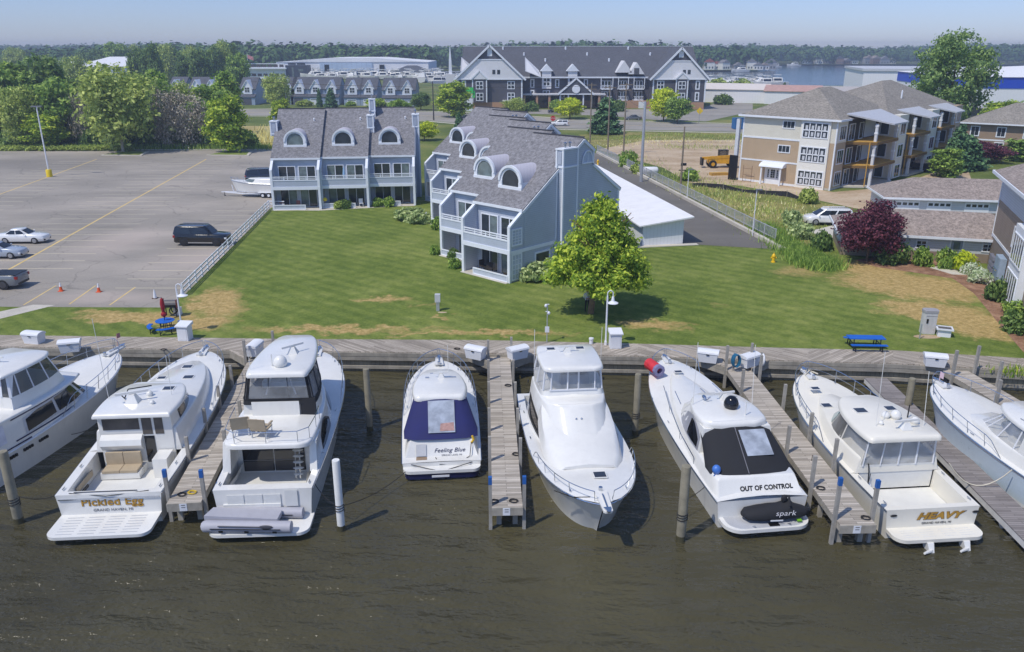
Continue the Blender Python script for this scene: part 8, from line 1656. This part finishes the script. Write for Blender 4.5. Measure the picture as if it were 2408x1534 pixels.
p = G(zz(800,1120)[0], zz(800,1130)[1]); t = thing('propane_tank','white cylindrical tank behind the driveway railing','tank',(p.x,p.y,GZ)); MB().lathe([(.05,-1.3),(.4,-1.2),(.55,-1),(.55,1),(.4,1.2),(.05,1.3)],n=14).move(Matrix.Translation((0,0,.8)) @ Matrix.Rotation(R(90),4,'Y')).build('body', WHITEP, t, 50)
for x in (-.7,.7): MB().bx(x-.1,x+.1,-.35,.35,0,.4).build('leg', CONC, t, 0)
t = thing('water_hose','teal hose coiled on a post at the head of the right finger dock','hose',(*G(1724,872,1.2)[:2],1.2)); mb = MB(); mb.tube([(.04*k*.05+.22*math.cos(k*.6),-.1-.004*k,.75+.42*math.sin(k*.6)) for k in range(60)],.03,5); mb.build('coil', mat('teal_hose',(36,104,140),.5), t); MB().bx(-.05,.05,-.05,.05,-.02,1.2).build('hook_post', POSTM, t, 0)
t = thing('life_ring','white ring buoy hanging at the head of the right finger dock','life ring',(*G(1789,862,1.2)[:2],1.2)); MB().tube([(.06,.33*math.cos(k*.4),.45+.36*math.sin(k*.4)) for k in range(16)],.07,8,close=True).build('ring', WHITEP, t, 60); MB().bx(-.06,.02,-.04,.04,-.3,.95).build('bracket', POSTM, t, 0)
for i, (px, py, z, lb) in enumerate(((1208,1180,1.2,'coil of black rope at the end of the long narrow finger dock'),(1163,1181,1.2,'small black rope heap on the left end corner of the long narrow finger dock'),(452,1160,1.2,'yellow and black coil at the end of the left finger dock'),(428,1165,1.2,'black rope heap at the end of the left finger dock'),(2215*0+1930,1150,1.2,'black rope heap beside the dock of the outdrive boat'),(2036,1220,1.2,'black rope heap at the end of the right finger dock'),(1214,1070,1.2,'black line dropped along the long narrow finger dock'),(1195,908,1.2,'small rope coil near the head of the long narrow finger dock'),(385,824,GZ,'pair of black cleats on the boardwalk at the left'),(1075,822,GZ,'black rope on the boardwalk behind the blue canvas cruiser'))):
    p = G(px, py, z); t = thing('rope_coil', lb, 'rope', (p.x,p.y,z+.03)); MB().tube([((.12+.003*k)*math.cos(k*.55),(.1+.003*k)*math.sin(k*.55),.02+.012*math.sin(k*1.7)) for k in range(30)],.015,5).build('rope', mat('yellow_rope',(210,180,50),.8) if 'yellow' in lb else ROPE, t)
# mooring lines
def line(label, a, b, sag=.4, m=None, r=.018):
    a, b = Vector(a), Vector(b); o = MB().tube([a.lerp(b,k/10)-Vector((0,0,sag*4*(k/10)*(1-k/10))) for k in range(11)],r,5).build('mooring_line', m or ROPE, None); tag(o, label, 'rope')
gpz = lambda px, py, z: G(px,py,z)
line('dark mooring line from the white plastic piling to the yacht with the inflatable',gpz(800,1190,.95),gpz(735,1130,1.7),.3); line('dark mooring line from the white plastic piling towards the blue canvas cruiser',gpz(803,1190,.95),gpz(960,1104,.55),.3); line('dark line from the grey piling to the black canvas cruiser',gpz(1603,1180,1.0),gpz(1690,1112,1.5),.2)
line('dark line from the left thick piling to the gold lettered boat',gpz(35,1165,1.0),gpz(150,1155,1.4),.3); line('pale line looping from the left finger dock to the inflatable boat',gpz(470,1160,1.2),gpz(505,1218,.7),.45,ROPEW,.03); line('pale line looping between the pale blue boat and the grey dock',gpz(2232,1090,1.6),gpz(2380,1105,1.7),1.0,ROPEW,.03)
line('dark line from the left edge boat to its piling',gpz(168,1022,1.6),gpz(250,985,1.1),.15); line('pale line from the outdrive boat bow to a dock post',gpz(1893,900,2.3),gpz(1862,930,1.3),.15,ROPEW); line('dark line from the bow-out boat to the river piling',gpz(1425,1150,1.9),gpz(1345,1175,.3),.1)
# the person under the tree
def person():
    b = G(1380,733); t = thing('person','person in white shirt and dark trousers standing in the shade at the tree trunk','person',(b.x,b.y,GZ),R(10))
    SK = mat('skin',(186,140,116),.6); SHIRT = mat('white_shirt',(214,216,224),.8); TR = mat('dark_trousers',(28,30,38),.8); 
    V_ = [(0,0,.95),(0,.01,1.15),(0,0,1.38),(0,0,1.5),(0,-.02,1.62),(0,-.03,1.74), (-.1,0,.9),(-.11,-.02,.5),(-.12,.03,.08),(-.12,-.1,.03), (.1,0,.9),(.11,-.02,.5),(.12,.03,.08),(.12,-.1,.03), (-.2,0,1.4),(-.27,.04,1.13),(-.12,-.16,1.05),(-.03,-.2,1.07), (.2,0,1.4),(.27,.04,1.13),(.12,-.16,1.08),(.03,-.2,1.1)]
    E_ = [(0,1),(1,2),(2,3),(3,4),(4,5),(0,6),(6,7),(7,8),(8,9),(0,10),(10,11),(11,12),(12,13),(2,14),(14,15),(15,16),(16,17),(2,18),(18,19),(19,20),(20,21)]
    rad = [.15,.145,.16,.06,.09,.075,.1,.07,.05,.04,.1,.07,.05,.04,.07,.052,.04,.035,.07,.052,.04,.035]
    me = bpy.data.meshes.new('body'); me.from_pydata(V_,E_,[]); o = bpy.data.objects.new('body',me); S.collection.objects.link(o); sk = o.modifiers.new('s','SKIN')
    for i, r_ in enumerate(rad): me.skin_vertices[0].data[i].radius = (r_,r_*.85)
    me.skin_vertices[0].data[0].use_root = True; sub = o.modifiers.new('u','SUBSURF'); sub.levels = 1; bpy.context.view_layer.update()
    m2 = bpy.data.meshes.new_from_object(o.evaluated_get(bpy.context.evaluated_depsgraph_get())); o.modifiers.clear(); o.data = m2
    for m in (SK,SHIRT,TR,BLACK): m2.materials.append(m)
    for f in m2.polygons:
        c = f.center; f.material_index = 3 if c.z < .1 else 2 if c.z < .96 and abs(c.y) < .13 else 1 if c.z < 1.5 and (abs(c.y) < .13 or c.z > 1.2) else 0; f.use_smooth = True
    o.parent = t
    MB().ball((0,-.02,1.74),.1,.11,.1,10,6).build('hair', mat('dark_hair',(46,36,30),.8), t); 
    fa = MB().ball((.035,-.12,1.69),.012,.01,.012,6,4).ball((-.035,-.12,1.69),.012,.01,.012,6,4).build('eyes', BLACK, t); MB().ball((0,-.13,1.65),.014,.02,.02,6,4).build('nose', SK, t)
    for s in (1,-1):
        mb = MB(); x0, y0, z0 = s*.03, -.2, 1.08
        for k in range(4): mb.tube([(x0,y0+.01,z0+.02-.018*k),(x0-s*.05,y0-.02,z0+.015-.02*k),(x0-s*(.085-.006*k),y0-.005,z0+.01-.02*k)],.009,5)
        mb.tube([(x0,y0,z0+.03),(x0-s*.03,y0-.03,z0+.055)],.01,5).build('hand', SK, t)
person()
# ================================================================ boats of the far marina, all alike at this distance
def far_boat_proto():
    t = thing('moored_boat','white motor boat in the crowded far marina','boat'); h = MB(); rows = []
    for k in range(9):
        s = k/8; w_ = 1.6*(1-s**2.6)**.8 if s < 1 else .03; y = -5+10*s; zt = 1.3+.7*s**2; rows.append([(-w_,y,zt),(-w_*.8,y,.1),(0,y-.3*s,-.3),(w_*.8,y,.1),(w_,y,zt)])
    h.loft(rows, closed=False).build('hull', WHITE, t, 40); MB().loft([[(r_[0][0],r_[0][1],r_[0][2]) for r_ in rows],[(r_[4][0],r_[4][1],r_[4][2]) for r_ in rows]],c0=False,c1=False,closed=False).build('deck', WHITE, t, 40)
    A = tier('cabin',[(cr([(-3,1.2),(0,1.25),(2.4,.7)]),1.4),(cr([(-2.8,1.0),(0,1.0),(1.2,.5)]),2.6)],WHITE,t,.1); pane('side_window',A[0],A[1],.4,5,.25,.85,DARKGL,t)
    MB().bx(-.95,.95,-2.4,.2,3.5,3.65).build('hardtop', WHITE, t, 0); mb = MB()
    for x in (-.85,.85):
        for y in (-2.2,0): mb.bx(x-.05,x+.05,y-.05,y+.05,2.6,3.5)
    mb.build('hardtop_post', STEEL, t, 0); return t
FB = far_boat_proto(); rn = random.Random(19); FG = 'boats of the far marina'; k_ = 0
for row, (y0, n) in enumerate(((470,9),(490,12),(508,26),(520,28),(532,28))):
    for k in range(n):
        px = rn.uniform(735,1078) if row > 1 else rn.uniform(985,1078); Y = y0+rn.uniform(-6,6); x = (px-1204)/FPX*(Y*math.cos(PITCH)+6); z = 0 if x > -44 else GZ+.4
        put(FB,'white motor boat in the crowded far marina',(x,Y,z),rn.choice((R(90),R(-90),R(75),R(0)))+rn.uniform(-.2,.2),rn.uniform(1.0,1.7),FG)
for k in range(26):
    px = 1662+k*6.2+rn.uniform(-3,3); Y = 440+rn.uniform(0,34); put(FB,'white motor boat in the crowded far marina',((px-1204)/FPX*(Y*math.cos(PITCH)+6),Y,.0),rn.uniform(-.4,.4)+R(90)*(k % 2),rn.uniform(1.1,1.7),FG)
p = G(2062,203); o = put(FB,'large white motor yacht alone on the far shore left of the white hall',(p.x,p.y,GZ+.5),R(95),2.0); 
for i, (px, py) in enumerate(((1740,170),(1690,166),(1866,157),(1640+180,160))):
    p = G(px, py, 0); put(FB,'white boat moored along the far lake shore',(p.x,p.y,0),R(90),1.5,'boats at the far lake shore')
# ---- wires, patio furniture, fenders
wl = [zz(172,145), zz(372,165), zz(553,145)]
def ptop(base, top): b = G(*base); return Vector((b.x,b.y,HZ(b,*top)))
W0 = ptop(zz(155,775), zz(172,140)); W1 = ptop(zz(345,890), zz(372,165)); W2 = ptop(zz(515,905), zz(553,145)); W3 = ptop(zz(705,1195), zz(768,350))
for k, (a_, b_) in enumerate(((W0,W1),(W1,W2),(W2,W3),(W0+Vector((-75,22,0)),W0))):
    for dx in (-.8,.8):
        o = MB().tube([(a_+Vector((dx,0,-.4))).lerp(b_+Vector((dx,0,-.4)),q_/8)-Vector((0,0,4*.7*(q_/8)*(1-q_/8))) for q_ in range(9)],.022,4).build('power_line', BLACK, None); tag(o, 'thin power wire strung between the utility poles by the road', 'wire', 'power wires by the road')
def patio_chair(label, x, y, z, rz, m):
    t = thing('patio_chair', label, 'chair', (x,y,z), rz, 'chairs on the townhouse patios'); MB().bx(-.25,.25,-.25,.25,.4,.45).build('seat', m, t, 0); MB().bx(-.25,.25,.22,.27,.45,.95).build('backrest', m, t, 0)
    for sx in (-.22,.22):
        for sy in (-.22,.22): MB().bx(sx-.02,sx+.02,sy-.02,sy+.02,0,.42).build('leg', m, t, 0)
def loc(ox, oy, rz, x, y): c, s = math.cos(rz), math.sin(rz); return ox+x*c-y*s, oy+x*s+y*c
DKC = mat('dark_wicker',(52,48,46),.8); WTC = mat('white_resin',(220,222,224),.5); RDC = mat('terracotta_chair',(150,96,80),.7)
B1 = (o_+f_*5.75); a5 = R(5); aB = R(-43.5)
for lb, org, rz_, x, y, z, r_, m_ in (('dark wicker chair on the nearest patio, left',B1,aB,2.4,.9,GZ+.03,.4,DKC),('dark wicker chair on the nearest patio, right',B1,aB,4.6,.8,GZ+.03,-.6,DKC),('dark chair by the wall on the nearest patio',B1,aB,1.3,1.2,GZ+.03,1.2,DKC),
    ('reddish chair on the leftmost patio of the three-unit row, left',(-28.9,95.55),a5,.9,.7,GZ+.03,.3,RDC),('reddish chair on the leftmost patio of the three-unit row, right',(-28.9,95.55),a5,2.8,.7,GZ+.03,-.3,RDC),('white chair on the middle patio of the three-unit row',(-23.28,96.75),a5,4.7,.6,GZ+.03,.2,WTC),
    ('dark chair on the right patio of the three-unit row, left',(-17.75,98.2),a5,1.0,.7,GZ+.03,.3,DKC),('dark chair on the right patio of the three-unit row, middle',(-17.75,98.2),a5,2.2,.8,GZ+.03,-.3,DKC),('blue grey chair on the left balcony of the three-unit row',(-28.9,95.55),a5,1.3,.8,GZ+2.74,.3,mat('blue_grey_chair',(110,130,160),.6))):
    px_, py_ = loc(org[0],org[1],rz_,x,y); patio_chair(lb,px_,py_,z,rz_+r_,m_)
px_, py_ = loc(-23.28,96.75,a5,2.85,.7); t = thing('parasol','closed pale blue parasol on the middle balcony of the three-unit row','parasol',(px_,py_,GZ+2.73)); MB().tube([(0,0,0),(0,0,2.2)],.02).build('pole', WHITEP, t); MB().lathe([(.05,.7),(.14,.85),(.16,1.3),(.1,1.9),(.02,2.2)],n=8).build('folded_cover', mat('pale_blue_fabric',(150,184,214),.8), t)
px_, py_ = loc(-23.28,96.75,a5,.45,-.05); t = thing('flower_basket','hanging basket of yellow flowers at the middle patio of the three-unit row','flowers',(px_,py_,GZ+1.0)); MB().ball((0,0,.1),.28,.28,.24,8,5).build('bloom', mat('yellow_bloom',(226,200,40),.7,var=.3,vs=8), t); MB().tube([(0,0,.2),(0,0,1.5)],.012).build('hanger', BLACK, t)
for lb, px, py, z in (('white fender hanging between the gold lettered boat and the finger dock',398,1095,.35),('white fender hanging beside the long narrow dock at the bow-out boat',1222,985,.4),('white fender hanging between the outdrive boat and its finger dock',2040,1150,.35),('white fender hanging between the black canvas cruiser and the right finger dock',1905,1105,.35)):
    p = G(px,py,.7); t = thing('fender',lb,'fender',(p.x,p.y,z),0,'white fenders beside the docks'); MB().lathe([(.04,0),(.12,.08),(.13,.6),(.04,.7)],n=10).build('tube', WHITEP, t, 50); MB().tube([(0,0,.7),(.02,0,1.15)],.015,5).build('lanyard', ROPE, t)
# ================================================================ summer haze
hz = MB().bx(-1600,1600,-60,1500,-1,29).build('haze', bpy.data.materials.new('haze_air'), None, 0); hz['kind'] = 'stuff'; tag(hz, 'thin pale summer haze over the whole place', 'haze')
hm = hz.data.materials[0]; hm.use_nodes = True; hm.node_tree.nodes.clear(); vo = hm.node_tree.nodes.new('ShaderNodeVolumePrincipled'); ou = hm.node_tree.nodes.new('ShaderNodeOutputMaterial'); hm.node_tree.links.new(vo.outputs[0], ou.inputs['Volume'])
vo.inputs['Color'].default_value = (.72,.82,1,1); vo.inputs['Density'].default_value = .0005; vo.inputs['Anisotropy'].default_value = .2
for o in list(S.objects):
    if o.parent is None and o.get('label') == 'x':
        for c in kids(o): bpy.data.objects.remove(c)
        bpy.data.objects.remove(o)
